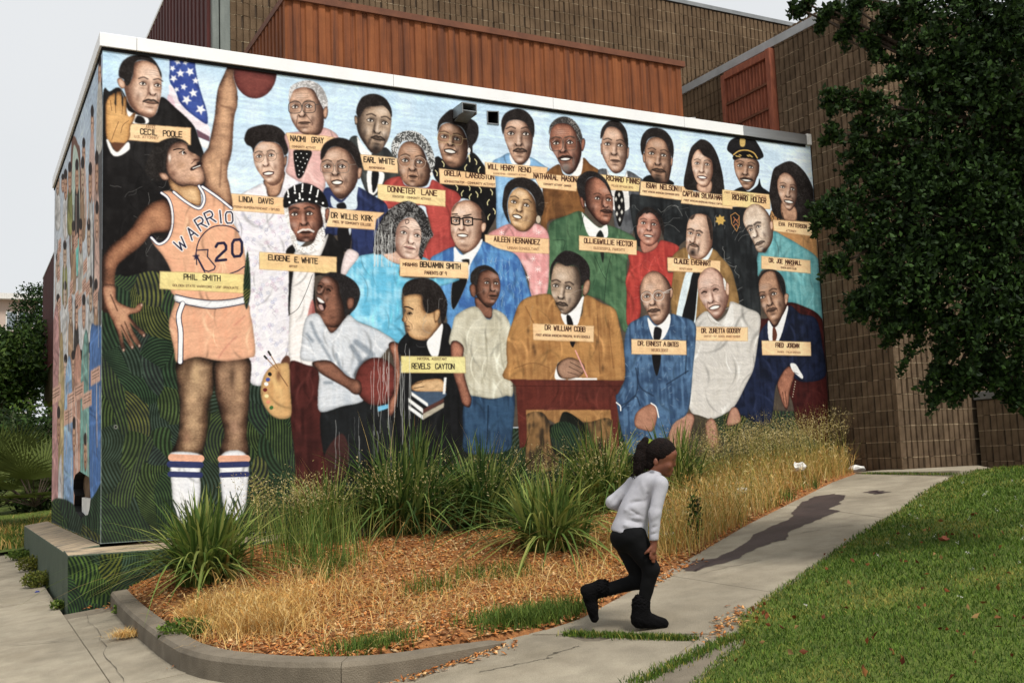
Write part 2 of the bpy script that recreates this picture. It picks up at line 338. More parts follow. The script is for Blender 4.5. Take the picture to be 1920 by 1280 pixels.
def face(c, k, outline, sk, eyes, nose, mouth, mw=None, shade=1, smile=0, brow=1., glasses=None, stache=0, beard=0, eyecol=(30, 22, 20), lips=None, age=0, thin=0):
    hi, mid, lo = [np.array(q, np.float32) for q in (SK[sk] if isinstance(sk, str) else sk)]
    o = P(k, outline); E = P(k, eyes); n = P(k, nose)[0]; m = P(k, mouth)[0]
    u = E[1]-E[0]; S = float(np.hypot(*u)); u = u/S; S = max(S, 19.); v = np.array([-u[1], u[0]], np.float32)
    wd = float(np.ptp(o[:, 0])); mw = (mw/4.741 if mw else S*.75)
    clip = c.shade(o, (hi, mid, lo), r=max(4, wd*.16), lx=-shade*wd*.10, ly=-wd*.03)
    sl = clip[0]; cx = o[:, 0].mean()
    t = np.clip((((c.PX[sl]-cx)*shade/wd)-.14)*3.6, 0, 1)*(.6+.8*c.N2[sl])
    c.put(sl, clip[1]*np.clip(t, 0, 1)*.7, lo)
    hi = hi+(255-hi)*.26
    B = lambda q, rx, ry, col, a, rot=0, hard=0: c.blob(float(q[0]), float(q[1]), rx, ry, col, a, math.atan2(u[1], u[0])+rot, hard, clip)
    M = (E[0]+E[1])/2
    B(M-v*S*.75-u*S*.16*shade, S*.5, S*.3, hi, .72)
    for i, e in enumerate(E):
        sg = -1 if i == 0 else 1
        lit = .9 if sg != shade else .45
        B(e+v*S*.72+u*sg*S*.08, S*.3, S*.26, hi, lit)
        B(e-v*S*.1+u*-sg*S*.12, S*.3, S*.2, lo, .72)
        B(e+v*S*.95+u*sg*S*.22, S*.16, S*.34, lo, .5)
        B(e+v*S*.3, S*.28, S*.1, lo, .3)
    B((M+n)/2+v*S*.05, S*.1, S*.42, hi, .7)
    B((M+n)/2+u*shade*S*.2, S*.1, S*.42, lo, .72)
    B(n+u*shade*S*.24, S*.12, S*.16, lo, .6)
    B(n-v*S*.04, S*.15, S*.12, hi, .6)
    B(n+v*S*.14, S*.3, S*.1, lo, .75)
    for sg in (-1, 1):
        c.line([n+u*sg*S*.2+v*S*.02, n+u*sg*S*.13+v*S*.12], S*.09, lo*.6, .8, soft=1.2)
        c.line([n+u*sg*S*.27-v*S*.02, m+u*sg*mw*.62-v*S*.05, m+u*sg*mw*.64+v*S*.15], S*.05, lo, .38+.25*age, soft=2.2)
    B(m+v*S*.5, S*.22, S*.14, hi, .75)
    B(m+v*S*.3, mw*.4, S*.09, lo, .65); B(m+v*S*.85+u*shade*S*.2, S*.5, S*.16, lo, .6)
    if age:
        for q in (.62, .76, .9): c.line([M-v*S*q-u*S*.45, M-v*S*(q+.04), M-v*S*q+u*S*.45], .7, lo, .35)
    # beard, moustache
    if beard:
        col = np.array(beard if not isinstance(beard, int) else (30, 22, 20), np.float32)
        B(m+v*S*.62, mw*.55, S*.36, col, .9); B(m-u*mw*.75+v*S*.25, S*.12, S*.4, col, .6); B(m+u*mw*.75+v*S*.25, S*.12, S*.4, col, .6)
    lc = np.array(lips if lips is not None else lo*.75+mid*.15, np.float32)
    if smile:
        B(m+v*S*.03, mw*.54, S*.19*smile, lc*.8, .95, hard=1)
        B(m-v*S*.0, mw*.44, S*.115*smile, (238, 232, 222), 1, hard=1)
        c.line([m-u*mw*.5-v*S*.05, m-v*S*.14*smile, m+u*mw*.5-v*S*.05], S*.1, lc*.8, .9)
        c.line([m-u*mw*.4+v*S*.1, m+v*S*.22*smile, m+u*mw*.4+v*S*.1], S*.09, lc*.5+mid*.5, .9)
    else:
        B(m-v*S*.04, mw*.46, S*.09, lc, .85, hard=1)
        B(m+v*S*.1, mw*.36, S*.085, mid*.55+lc*.3+hi*.15, .9, hard=1)
        c.line([m-u*mw*.5, m+v*S*.035, m+u*mw*.5], S*.06, lo*.45, .8)
    if stache:
        col = np.array(stache if not isinstance(stache, int) else (28, 20, 18), np.float32)
        q = m-v*S*.17
        c.line([q-u*mw*.62+v*S*.12, q-u*mw*.25-v*S*.03, q-v*S*.01, q+u*mw*.25-v*S*.03, q+u*mw*.62+v*S*.12], S*.13, col, .82, soft=1.6)
    for i, e in enumerate(E):
        sg = -1 if i == 0 else 1
        if thin: c.line([e-u*S*.2, e-v*S*.05, e+u*S*.2], S*.1, lo*.4, .9)
        else:
            B(e, S*.2, S*.095, (226, 214, 202), .95, hard=1)
            B(e+u*S*.01, S*.085, S*.09, eyecol, 1, hard=1)
            c.blob(e[0]-.6, e[1]-.6, .8, .8, (230, 225, 220), .7)
        c.line([e-u*S*.24+v*S*.02, e-v*S*.12, e+u*S*.24+v*S*.02], S*.055, lo*.35, .75)
        c.line([e-u*S*.2+v*S*.1, e+v*S*.14, e+u*S*.2+v*S*.08], S*.04, lo*.5, .7)
        if brow: c.line([e-u*S*.3*1-v*S*(.3 if sg < 0 else .34), e-v*S*.43, e+u*S*.3-v*S*(.34 if sg < 0 else .3)], S*.085*brow, (40, 28, 24), .7, soft=2.)
    if glasses:
        gc, gw, rx, ry, sq = glasses
        for e in E:
            q = e+v*S*.06; a = np.linspace(0, 2*math.pi, 17)
            pw = .55 if sq else 1
            ring = [q+u*rx*S*np.sign(np.cos(b))*abs(np.cos(b))**pw+v*ry*S*np.sign(np.sin(b))*abs(np.sin(b))**pw for b in a]
            c.line(ring, gw, gc, .95, sm=False)
            c.line([q-u*rx*S*.5-v*ry*S*.3, q-u*rx*S*.1-v*ry*S*.6], gw*.7, (235, 235, 235), .5)
        c.line([E[0]+u*rx*S, M-v*S*.06, E[1]-u*rx*S], gw, gc, .95)
        far = E[1] if shade > 0 else E[0]; sg = 1 if shade > 0 else -1
        c.line([far+u*sg*rx*S-v*S*.1, far+u*sg*(rx+.45)*S-v*S*.15], gw, gc, .95)
    return clip

def hair(c, k, t, col=(30, 24, 22), hi=None, tex=.35):
    sl, m = c.mask(P(k, t), True, 1)
    col = np.array(col, np.float32); hi = np.array(hi if hi is not None else col+26, np.float32)
    n = np.clip((c.N2[sl]*.4+c.N6[sl]*.6-.5)*3.2*tex+.25*tex*2, 0, 1)[..., None]
    c.put(sl, m, col*(1-n)+hi*n)

def plate(c, k, t, lines, col=(240, 188, 128), col2=None):
    q = P(k, t); sl, m = c.mask(q, False, 1)
    n = c.N1[sl][..., None]; c2 = np.array(col2 or (244, 202, 146), np.float32)
    c.put(sl, m, np.array(col, np.float32)*(1-n)+c2*n)
    c.line(list(q)+[q[0]], .9, (150, 105, 60), .5, sm=False)
    for s, pk, e, h, w, cl in lines:
        e = P(pk, e); c.text(s, e[0], e[1], h, w, cl)
DK = (58, 26, 18); DK2 = (120, 74, 50); BK = (34, 26, 22)

def grassy(c, t, seed, olive=.25, sp=7.2, a=1):
    sl, m = c.mask(P(0, t), True, 1)
    X, Y = c.PX[sl], c.PY[sl]; r = np.random.default_rng(seed)
    x0, x1, y0, y1 = X.min(), X.max(), Y.min(), Y.max()
    n = int((x1-x0)*(y1-y0)/2300)+4
    sx, sy = r.uniform(x0, x1, n), r.uniform(y0, y1, n)
    best = np.full(X.shape, 1e9, np.float32); idx = np.zeros(X.shape, np.int32)
    ang = r.normal(0, .42, n); cur = r.uniform(-.013, .013, n)
    for i in range(n):
        ca, sa = math.cos(ang[i]), math.sin(ang[i])
        uu = (X-sx[i])*ca+(Y-sy[i])*sa; vv = (Y-sy[i])*ca-(X-sx[i])*sa
        d = (uu/26)**2+(vv/54)**2+np.where(vv > 0, .12, 0)
        b = d < best; best[b] = d[b]; idx[b] = i
    ca, sa = np.cos(ang)[idx], np.sin(ang)[idx]
    uu = (X-sx[idx])*ca+(Y-sy[idx])*sa; vv = (Y-sy[idx])*ca-(X-sx[idx])*sa
    spc = (sp*r.uniform(.75, 1.25, n))[idx]
    ph = (uu+cur[idx]*vv*vv+3*np.sin(vv/23+idx))/spc
    st = np.clip(np.sin(ph*2*math.pi)*1.8+.3, 0, 1)*np.clip(1.25-best*.2, .35, 1)*(.6+.5*c.N2[sl])
    tone = np.array([(56, 82, 42), (70, 90, 42), (48, 74, 46), (54, 72, 58)], np.float32)[r.integers(0, 4, n)]
    tone[r.random(n) < olive] = (94, 98, 42)
    base = np.array([(24, 36, 26), (28, 38, 24), (30, 36, 34)], np.float32)[r.integers(0, 3, n)]
    col = base[idx]+(tone[idx]-base[idx])*st[..., None]
    c.put(sl, m*a, col)

def cracks(c, box, n, seed, col=(150, 150, 145), a=.55):
    r = np.random.default_rng(seed)
    for _ in range(n):
        x, y = r.uniform(box[0], box[2]), r.uniform(box[1], box[3]); th = r.choice([0, 1.57, 3.14, 4.71])+r.normal(0, .3); p = [(x, y)]
        for _ in range(r.integers(4, 9)):
            th += r.normal(0, .5); L = r.uniform(3, 9); x += math.cos(th)*L; y += math.sin(th)*L
            x = min(max(x, box[0]), box[2]); y = min(max(y, box[1]), box[3]); p.append((x, y))
        c.line(p, r.uniform(.6, 1.2), col, a*r.uniform(.5, 1), sm=False)

def drips(c, xs, y0, y1, seed, col=(205, 205, 200)):
    r = np.random.default_rng(seed)
    for x in xs:
        a = y0+r.uniform(0, 60); b = min(y1, a+r.uniform(30, 170)); n = 6
        c.line([(x+r.normal(0, .8), a+(b-a)*i/n) for i in range(n+1)], r.uniform(.5, 1.4), col, r.uniform(.3, .75))

def star(c, x, y, r, col, rot=-.1, n=5, inner=.42):
    c.poly([(x+(r if i % 2 == 0 else r*inner)*math.sin(rot+i*math.pi/n), y-(r if i % 2 == 0 else r*inner)*math.cos(rot+i*math.pi/n)) for i in range(2*n)], col, sm=False)

def paint_front(c):
    poly = lambda k, t, col, **q: c.poly(P(k, t), col, **q)
    cloth = lambda k, t, *q, **w: c.cloth(P(k, t), *q, **w)
    line = lambda k, t, *q, **w: c.line(P(k, t), *q, **w)
    shade = lambda k, t, pal, r=6, **q: c.shade(P(k, t), SK[pal] if isinstance(pal, str) else pal, r=r, **q)
    H = lambda k, t, *q, **w: hair(c, k, t, *q, **w)
    F = lambda k, *q, **w: face(c, k, *q, **w)
    W = (238, 236, 232)
    # ground coat: sky
    g = np.clip((c.PY-90)/420, 0, 1)[..., None]
    n = (c.N1*.5+c.noise(170, 110)*.5)[..., None]
    c.I[:] = np.array((168, 206, 234))*(1-g)+np.array((212, 224, 236))*g
    c.I += np.clip((n-.45)*2, 0, 1)*(np.array((222, 230, 236))-c.I)*.6
    c.I += (c.N4[..., None]-.5)*9
    grassy(c, '180 505 250 495 330 520 480 690 560 740 800 800 1000 800 1180 780 1400 760 1562 740 1575 1040 180 1040', 3, olive=.12, sp=6.6)
    cloth(0, '556 470 700 430 850 400 1000 400 1180 380 1430 400 1552 500 1562 745 1400 770 1180 790 870 800 610 770 545 700', (84, 72, 60), (60, 50, 42))
    poly(0, '610 760 700 740 760 740 870 790 870 860 760 880 610 900', (26, 26, 26))
    # flag
    poly(1, '650 470 690 500 720 570 790 680 900 770 990 820 1010 930 900 870 780 750 700 690 640 625 650 540', (228, 214, 220))
    poly(1, '640 560 690 600 700 690 640 640', (214, 172, 186), a=.8)
    cloth(1, '672 225 860 248 885 330 905 440 940 560 975 670 992 750 985 820 900 770 800 690 740 620 720 560 690 500 655 440 655 340', (40, 62, 150), (58, 86, 172), .6)
    poly(1, '890 865 1008 930 1008 975 905 935', (106, 70, 84), sm=False)
    poly(1, '908 938 1004 980 990 1040 920 1010', W, sm=False)
    for x, y, r in ((725, 265, 34), (795, 272, 28), (680, 325, 30), (750, 370, 40), (835, 355, 42), (690, 415, 38), (885, 435, 34), (780, 490, 34), (865, 545, 42), (716, 512, 28), (805, 605, 48), (930, 690, 50)):
        q = P(1, '%d %d' % (x, y))[0]; star(c, q[0], q[1], r/4.741*1.05, (236, 234, 234), rot=x*.01)
    # man in robe
    cloth(0, '192 184 206 172 226 166 250 205 290 215 302 182 330 203 362 234 373 262 385 300 388 350 332 384 328 528 290 508 240 518 222 515 186 520 186 400', (24, 22, 22), (40, 38, 38), .5)
    poly(1, '220 512 250 585 280 690 360 735 455 762 458 815 340 818 270 750 262 640', W)
    poly(1, '368 745 425 765 435 815 345 805', (22, 20, 20))
    F(1, '325 290 390 255 480 262 550 310 580 390 584 470 576 560 556 650 530 730 480 762 420 750 350 705 300 650 270 570 250 490 244 440 300 440 325 380', 'd', '415 460 548 475', '505 545', '486 632', 105, shade=-1, stache=1, age=.4, brow=1)
    H(1, '205 400 205 330 240 260 310 215 400 205 480 222 540 280 582 372 576 402 540 310 480 268 400 252 345 278 328 380 292 470 258 472 246 425')
    shade(1, '188 430 210 408 242 430 262 485 232 505 205 480', 'd', 4)
    plate(c, 1, '303 815 843 853 843 1005 286 962 298 880', [('JUSTICE', 1, '440 853 528 860', 5.2, .8, DK2), ('CECIL', 1, '395 908 540 920', 10, 2.2, BK), ('POOLE', 1, '598 925 764 936', 10, 2.2, BK), ('U.S. ATTORNEY', 1, '342 940 556 955', 4.6, .9, DK2)])
    shade(1, '85 700 90 625 118 570 140 560 150 550 168 548 166 640 180 650 182 545 205 532 225 545 230 650 242 655 243 590 258 575 272 585 270 690 292 755 330 725 352 722 335 790 300 850 302 930 260 992 190 1022 130 985 95 950 84 850', ((222, 164, 92), (196, 136, 70), (110, 68, 34)), 7)
    for t in ('128 610 140 700', '172 650 176 720', '235 655 232 730', '268 690 262 740', '200 800 160 900 140 960', '290 790 240 830 220 900'): line(1, t, 1.4, (110, 66, 34), .7)
    poly(1, '140 985 258 992 240 1030 190 1070 160 1045', (96, 56, 36))
    poly(1, '94 972 110 960 150 1040 190 1068 240 1022 280 980 300 1000 290 1052 200 1104 138 1085', W)
    cracks(c, (205, 290, 320, 480), 15, 5)
    # woman in flowered blouse
    cloth(0, '436 378 478 350 497 345 505 366 520 366 533 325 562 342 566 420 548 480 548 600 542 690 520 714 466 714 462 600 458 500 440 420', (226, 222, 226), (212, 208, 220), .6)
    rr = np.random.default_rng(8)
    for _ in range(150):
        x, y = rr.uniform(450, 548), rr.uniform(385, 705)
        if y < 500 and x < 440+(y-380)*.2: continue
        col = [(168, 170, 206), (196, 160, 182), (150, 160, 190)][rr.integers(3)]
        for q in range(5): c.blob(x+2.6*math.cos(q*1.26+x), y+2.6*math.sin(q*1.26+x), 1.5, 1.5, col, .5)
        if rr.random() < .35: c.line([(x, y), (x+rr.normal(0, 5), y+4), (x+rr.normal(0, 6), y+10)], .7, (130, 120, 140), .6)
    shade(2, '262 1030 436 950 425 1080 385 1172 300 1178 280 1100', 'b', 5)
    F(2, '168 770 230 695 320 688 400 720 432 790 442 870 440 950 420 1020 390 1062 340 1082 290 1060 240 1000 200 940 172 870', 'd', '215 822 325 812', '275 895', '300 972', 95, smile=1, lips=(70, 24, 24), glasses=((120, 96, 80), .9, .42, .42, 0), brow=.8)
    H(2, '90 640 120 580 200 550 290 538 380 560 440 610 478 690 476 780 442 815 420 755 380 705 290 692 230 692 182 740 166 790 150 742 110 720 86 680')
    shade(2, '440 830 466 820 460 890 440 922', 'b', 3)
    plate(c, 0, '433 363 533 371 533 402 430 394', [('LINDA', 7, '40 178 160 190', 9.5, 2, BK), ('DAVIS', 7, '214 192 342 203', 9.5, 2, BK), ('INTERIM SUPERINTENDANT - SFUSD', 7, '-30 232 398 262', 3.6, .8, DK)])
    # grey-haired woman in pink
    cloth(2, '445 630 580 600 790 565 925 655 830 760 790 1140 640 1070 560 1040 455 965 470 880 476 760', (226, 172, 164), (206, 150, 144), .5)
    cloth(2, '535 765 682 775 652 880 612 980 580 1018 550 1000 530 900 524 830', (22, 20, 20), (34, 32, 32))
    for x, y in ((545, 800), (590, 795), (640, 800), (560, 830), (610, 835), (645, 850), (545, 860), (585, 870), (625, 885), (560, 905), (600, 920), (575, 950), (610, 960), (570, 985)):
        q = P(2, '%d %d' % (x, y))[0]; c.blob(q[0], q[1], 1.1, 1.1, (230, 228, 224), .95, hard=1)
    F(2, '490 290 520 235 580 210 660 205 722 250 762 340 792 420 792 500 780 580 742 632 650 632 590 612 540 560 500 480 484 390', 'a', '535 382 660 378', '596 452', '618 526', 110, glasses=((70, 62, 58), 1.5, .46, .4, 1), age=1, brow=.8)
    H(2, '478 330 482 260 500 200 560 165 640 146 720 165 782 220 822 310 826 385 792 392 760 342 732 290 700 232 620 206 550 216 520 242 496 300', (150, 146, 144), (205, 202, 200), .9)
    shade(2, '790 400 822 380 826 450 802 492 785 450', 'a', 3)
    plate(c, 2, '455 613 800 640 890 655 800 705 770 772 490 758 482 700', [('NAOMI', 2, '497 682 632 694', 9.5, 2.1, BK), ('GRAY', 2, '684 696 788 704', 9.5, 2.1, BK), ('COMMUNITY ACTIVIST', 2, '510 742 720 756', 3.6, .8, DK)])
    # man in dark grey suit
    cloth(2, '1015 690 1085 640 1140 760 1210 800 1330 740 1400 800 1450 860 1480 1000 1350 1090 1200 1180 1080 900', (62, 66, 64), (36, 38, 38), .7)
    poly(2, '1088 645 1140 735 1218 808 1120 805', W)
    poly(2, '1180 950 1318 962 1310 1070 1205 1175', W)
    poly(2, '1220 955 1280 960 1265 1090 1225 1140', (20, 20, 22))
    F(2, '1100 440 1150 380 1260 368 1340 375 1390 440 1388 560 1370 650 1330 730 1280 790 1220 792 1160 722 1110 640 1085 560 1085 490', 'g', '1205 500 1335 525', '1268 600', '1272 672', 95, shade=-1, stache=1, beard=1, brow=1.2)
    H(2, '1080 440 1090 370 1130 300 1200 268 1280 275 1350 320 1392 400 1396 475 1370 420 1320 372 1250 378 1170 384 1130 440 1108 475')
    shade(2, '1064 470 1085 465 1092 525 1072 540', 'g', 3)
    plate(c, 2, '1110 803 1445 835 1452 972 1150 945', [('EARL', 2, '1148 870 1252 880', 9.5, 2.2, BK), ('WHITE', 2, '1282 880 1420 894', 9.5, 2.2, BK), ('ENTREPRENEUR', 2, '1195 928 1332 938', 3.4, .9, DK)])
    # black dress with pale commas
    cloth(0, '810 305 820 293 834 300 870 300 886 286 906 308 931 350 931 400 912 440 903 460 893 400 880 375 850 370 830 352 813 330', (20, 19, 20), (32, 30, 30))
    for x, y, b in ((620, 700, 1), (820, 730, -1), (910, 680, 1), (940, 750, -1), (560, 780, 1), (740, 910, 1), (790, 960, -1), (850, 910, 1), (920, 970, 1), (950, 930, 1), (860, 990, -1), (1050, 950, 1), (1020, 1040, -1), (1075, 1120, 1), (1025, 1170, -1), (850, 650, 1)):
        q = P(3, '%d %d' % (x, y))[0]; c.line([q+(-2*b, -5), q+(1.5*b, 0), q+(1*b, 5)], 1.8, (214, 200, 140), .95)
    # red jacket
    cloth(0, '721 341 750 331 761 348 801 352 811 337 837 352 856 360 864 373 852 385 847 400 846 440 852 462 810 487 788 487 808 440 800 400 790 385 725 392 716 375', (196, 66, 58), (160, 48, 44), .8)
    F(3, '215 620 250 530 320 495 400 520 450 590 482 680 512 740 500 830 470 890 400 908 300 892 250 830 225 740', 'b', '280 668 410 682', '346 742', '352 812', 78, glasses=((176, 150, 130), 1, .42, .4, 0), age=.6, brow=.9, eyecol=(40, 44, 44))
    H(3, '158 570 170 500 220 430 310 403 400 420 470 480 522 570 548 680 522 770 490 705 470 622 420 545 340 502 260 502 218 580 200 650 170 620', (74, 74, 72), (190, 190, 188), 1.2)
    c.blob(*P(3, '515 790')[0], 2.4, 3.6, (225, 222, 214), 1, hard=1)
    F(3, '575 420 600 360 660 335 730 350 790 390 832 480 842 560 830 640 790 710 730 738 670 722 620 670 590 580 574 500', 'b', '625 458 740 478', '684 522', '682 586', 105, smile=1.1, glasses=((190, 160, 110), 1, .46, .36, 1), brow=.9)
    H(3, '570 410 580 320 640 250 690 215 725 228 780 280 850 290 920 340 936 420 912 500 882 540 880 610 850 592 840 522 820 432 780 372 720 350 650 332 600 352')
    c.blob(*P(3, '850 580')[0], 2.6, 5, (225, 222, 214), 1, hard=1)
    line(3, '850 620 856 680', 2.2, (214, 200, 150), .9)
    plate(c, 3, '583 738 1080 805 1120 815 1116 912 590 875', [('ORELIA', 3, '632 800 774 812', 9, 2, DK), ('LANSGSTON', 3, '822 818 1070 838', 9, 2, DK), ('ADMINISTRATOR - COMMUNITY ACTIVIST', 3, '630 862 1080 892', 3.8, .9, DK)])
    plate(c, 3, '38 880 640 935 640 1080 40 1020', [('DONNETER', 3, '128 944 368 966', 9.5, 2, DK), ('LANE', 3, '428 972 564 984', 9.5, 2, DK), ('EDUCATOR - COMMUNITY ACTIVIST', 3, '172 994 510 1022', 3.6, .8, DK)], col2=(232, 214, 140))
    # man in sky-blue jacket
    cloth(3, '1055 690 1130 640 1210 605 1270 700 1340 702 1392 640 1515 712 1700 840 1400 850 1200 1260 1100 1300 1092 1100 1085 850', (112, 166, 216), (140, 190, 228), .6)
    poly(3, '1212 610 1265 690 1340 705 1385 645 1380 720 1240 705', W)
    F(3, '1160 400 1195 325 1270 305 1350 325 1395 390 1416 470 1402 580 1380 650 1330 702 1280 702 1230 640 1190 540 1165 470', 'a', '1220 428 1355 432', '1290 520', '1302 592', 90, stache=1, brow=1.1)
    H(3, '1135 350 1150 280 1200 230 1280 208 1360 235 1420 310 1432 400 1420 465 1392 402 1350 332 1270 307 1200 322 1168 382 1152 440')
    plate(c, 0, '909 304 1026 314 1026 333 990 336 910 328', [('WILL', 3, '1018 742 1104 750', 9, 2, DK), ('HENRY', 3, '1134 752 1252 762', 9, 2, DK), ('RENO', 3, '1292 766 1398 776', 9, 2, DK), ('BUSINESSMAN - COMMUNITY ACTIVIST', 3, '1065 790 1360 806', 2.9, .7, DK2)])
    # man in brown jacket
    cloth(4, '205 640 320 560 360 645 440 660 530 505 600 560 700 640 560 700 545 1000 440 1020 230 1065 212 1180 150 1200 180 900 175 760', (136, 84, 40), (98, 58, 28), .8)
    poly(4, '436 660 470 610 532 500 515 650', W)
    F(4, '240 310 260 225 330 190 420 205 482 270 512 360 522 450 502 540 462 620 410 652 360 622 330 560 290 480 250 410', 'r', '295 372 420 366', '352 438', '378 512', 95, smile=.8, stache=1, beard=(110, 104, 100), glasses=((90, 74, 64), 1.3, .47, .5, 1), age=.5)
    H(4, '233 300 240 220 290 160 360 136 440 160 500 230 532 330 520 375 490 332 460 252 400 200 320 195 262 232', (54, 50, 48), (120, 114, 108), .8)
    shade(4, '520 350 545 330 555 370 540 430 522 440', 'r', 3)
    plate(c, 4, '90 635 505 672 475 802 150 770', [('NATHANIAL', 4, '98 680 312 702', 9, 2, DK), ('MASON', 4, '346 706 474 718', 9, 2, DK), ('COMMUNITY ACTIVIST - BANKER', 4, '184 742 428 762', 3.2, .8, DK)])
    # man with diamond tie
    cloth(4, '665 645 740 600 780 660 900 672 932 618 1030 670 1075 725 1030 900 975 1170 830 1140 790 950', (98, 100, 104), (60, 62, 68), .9)
    poly(4, '745 600 780 660 900 672 925 625 940 800 940 960 800 960 780 800', (222, 218, 214))
    cloth(4, '826 795 885 800 905 920 902 1000 866 1112 836 1060 815 900', (24, 22, 22), (34, 32, 32))
    for x, y in ((856, 830), (828, 870), (880, 880), (856, 940), (836, 1000), (880, 985), (862, 1050)):
        q = P(4, '%d %d' % (x, y))[0]; c.poly([q+(0, -5), q+(2.4, 0), q+(0, 5), q+(-2.4, 0)], (214, 208, 196), sm=False)
    F(4, '705 330 740 240 800 222 870 255 905 330 932 430 920 530 890 610 830 642 780 612 730 530 700 440', 'a', '750 380 865 392', '810 462', '822 530', 90, brow=1.1)
    H(4, '690 330 700 250 750 185 810 168 870 190 920 260 936 350 932 425 902 342 870 262 800 226 742 242 712 312')
    shade(4, '690 390 704 380 708 460 698 470', 'a', 2); shade(4, '930 420 944 415 940 490 926 510', 'a', 2)
    plate(c, 4, '650 645 1045 688 1032 802 740 785', [('RICHARD', 4, '744 702 894 720', 9, 2, DK), ('FINNIS', 4, '924 722 1034 738', 9, 2, DK), ('POLICE OFFICER SFPD', 4, '790 756 980 776', 3.2, .8, DK2)], col2=(230, 212, 130))
    # dark uniforms
    cloth(0, '1180 372 1200 365 1280 374 1375 388 1402 382 1428 440 1432 500 1422 520 1426 590 1412 602 1384 624 1378 570 1330 480 1290 450 1262 470 1245 450 1240 430 1200 462 1190 440', (28, 30, 32), (44, 48, 50), .7)
    cloth(4, '1075 715 1130 655 1310 700 1325 745', (26, 24, 24))
    F(4, '1080 440 1120 340 1200 315 1270 350 1310 440 1322 560 1310 650 1285 722 1200 722 1130 640 1088 560', 'b', '1142 462 1252 480', '1198 552', '1208 625', 95, stache=1, beard=1, brow=1)
    H(4, '1045 400 1060 310 1110 250 1180 235 1260 260 1320 330 1342 420 1332 505 1300 442 1260 352 1180 318 1112 342 1086 422 1062 480')
    shade(4, '1064 470 1084 470 1090 540 1072 540', 'b', 2); shade(4, '1316 510 1334 505 1328 570 1314 575', 'b', 2)
    plate(c, 4, '1050 710 1510 768 1510 800 1415 880 1040 832', [('ISIAH', 4, '1096 766 1184 776', 8.5, 2, DK), ('NELSON', 4, '1222 780 1372 798', 8.5, 2, DK), ('II', 4, '1382 800 1412 804', 8.5, 1.8, DK), ('FIRST AFRICAN AMERICAN COMMANDER SFPD', 4, '1066 806 1390 840', 3, .8, DK)])
    # woman with long hair
    H(5, '200 570 230 350 260 230 310 175 360 148 430 180 490 270 530 400 552 520 552 625 480 640 320 610')
    shade(5, '318 540 442 515 432 625 330 612', 'a', 5)
    F(5, '268 340 300 260 340 238 372 290 440 330 457 420 442 500 412 560 360 572 310 522 280 440', 'd', '315 362 405 372', '356 432', '362 486', 82, smile=1, brow=.8, lips=(80, 26, 26))
    plate(c, 5, '195 600 640 655 630 768 172 716', [('CAPTAIN', 5, '192 650 332 664', 8.5, 2, DK), ('SYLVIA', 5, '358 668 460 680', 8.5, 2, DK), ('HARPER', 5, '474 682 602 698', 8.5, 2, DK), ('FIRST AFRICAN-AMERICAN FEMALE CAPTAIN SFPD', 5, '200 694 604 740', 3, .8, DK)])
    # officer in cap
    cloth(5, '640 615 720 570 770 612 850 560 870 498 892 570 965 622 968 648 800 640', (24, 24, 26))
    F(5, '645 340 700 310 800 315 862 350 866 440 842 500 820 560 770 602 730 582 690 520 655 440', 'b', '695 382 795 396', '742 452', '756 512', 90, smile=.7, stache=1, brow=1)
    H(5, '583 240 610 160 690 124 760 118 830 152 906 285 882 322 850 328 760 292 690 292 640 322 634 290', (22, 20, 22), (40, 38, 40), .3)
    c.poly(P(5, '638 300 720 262 800 268 858 330 800 322 700 316 645 334'), (16, 14, 14))
    line(5, '640 286 690 252 760 246 820 270 852 316', 2.2, (206, 160, 70), 1)
    for x, y in ((668, 298), (700, 290), (690, 302), (770, 296), (800, 302), (785, 290)): c.blob(*P(5, '%d %d' % (x, y))[0], 3, 1.2, (206, 164, 76), .9, rot=.5, hard=1)
    poly(5, '698 142 722 136 744 144 742 200 720 216 698 200', (206, 166, 84))
    plate(c, 5, '540 595 966 640 966 770 800 760 540 735', [('RICHARD', 5, '632 682 764 696', 9, 2, DK), ('HOLDER', 5, '796 702 928 716', 9, 2, DK), ('FIRST AFRICAN-AMERICAN DEP. CHIEF SFPD', 5, '562 626 930 668', 3, .8, DK2)], col2=(230, 210, 130))
    # woman with curly hair, tan top
    cloth(5, '975 780 1060 855 1200 870 1340 870 1400 1000 1400 1250 1200 1110 985 965', (196, 138, 78), (166, 108, 58), .6)
    H(5, '958 620 990 430 1040 380 1130 343 1200 368 1280 450 1342 570 1362 680 1374 840 1300 880 1200 872 1050 855 990 800 968 700', tex=.5)
    shade(5, '1065 700 1190 750 1195 872 1080 855', 'b', 5)
    F(5, '1030 520 1060 460 1110 443 1172 490 1202 570 1202 660 1180 740 1140 782 1100 752 1060 680 1034 600', 'a', '1075 572 1165 590', '1124 650', '1132 702', 85, smile=1, brow=.8)
    for i in range(26):
        x = rr.uniform(965, 1075) if i % 2 else rr.uniform(1190, 1370); q = P(5, '%f %f' % (x, rr.uniform(780, 860)))[0]; c.line([q, q+(rr.normal(0, 2), 9), q+(rr.normal(0, 4), 15)], 1, (24, 20, 18), .8)
    plate(c, 5, '990 862 1360 888 1356 1012 1000 962', [('EVA', 5, '1044 914 1096 920', 6.5, 1.5, DK), ('PATTERSON', 5, '1130 922 1290 940', 6.5, 1.5, DK), ('ATTORNEY', 5, '1108 968 1196 976', 3.4, .9, DK2)], col=(226, 176, 112))
    cracks(c, (1185, 385, 1290, 440), 9, 6); cracks(c, (1340, 400, 1425, 580), 16, 7, a=.7)
    star(c, *P(5, '523 866')[0], 10.5, (214, 166, 70), n=7, inner=.62)
    line(5, '655 800 690 830 690 910 668 965 625 900 615 825 655 800', 1.4, (196, 130, 60), .95, sm=False)
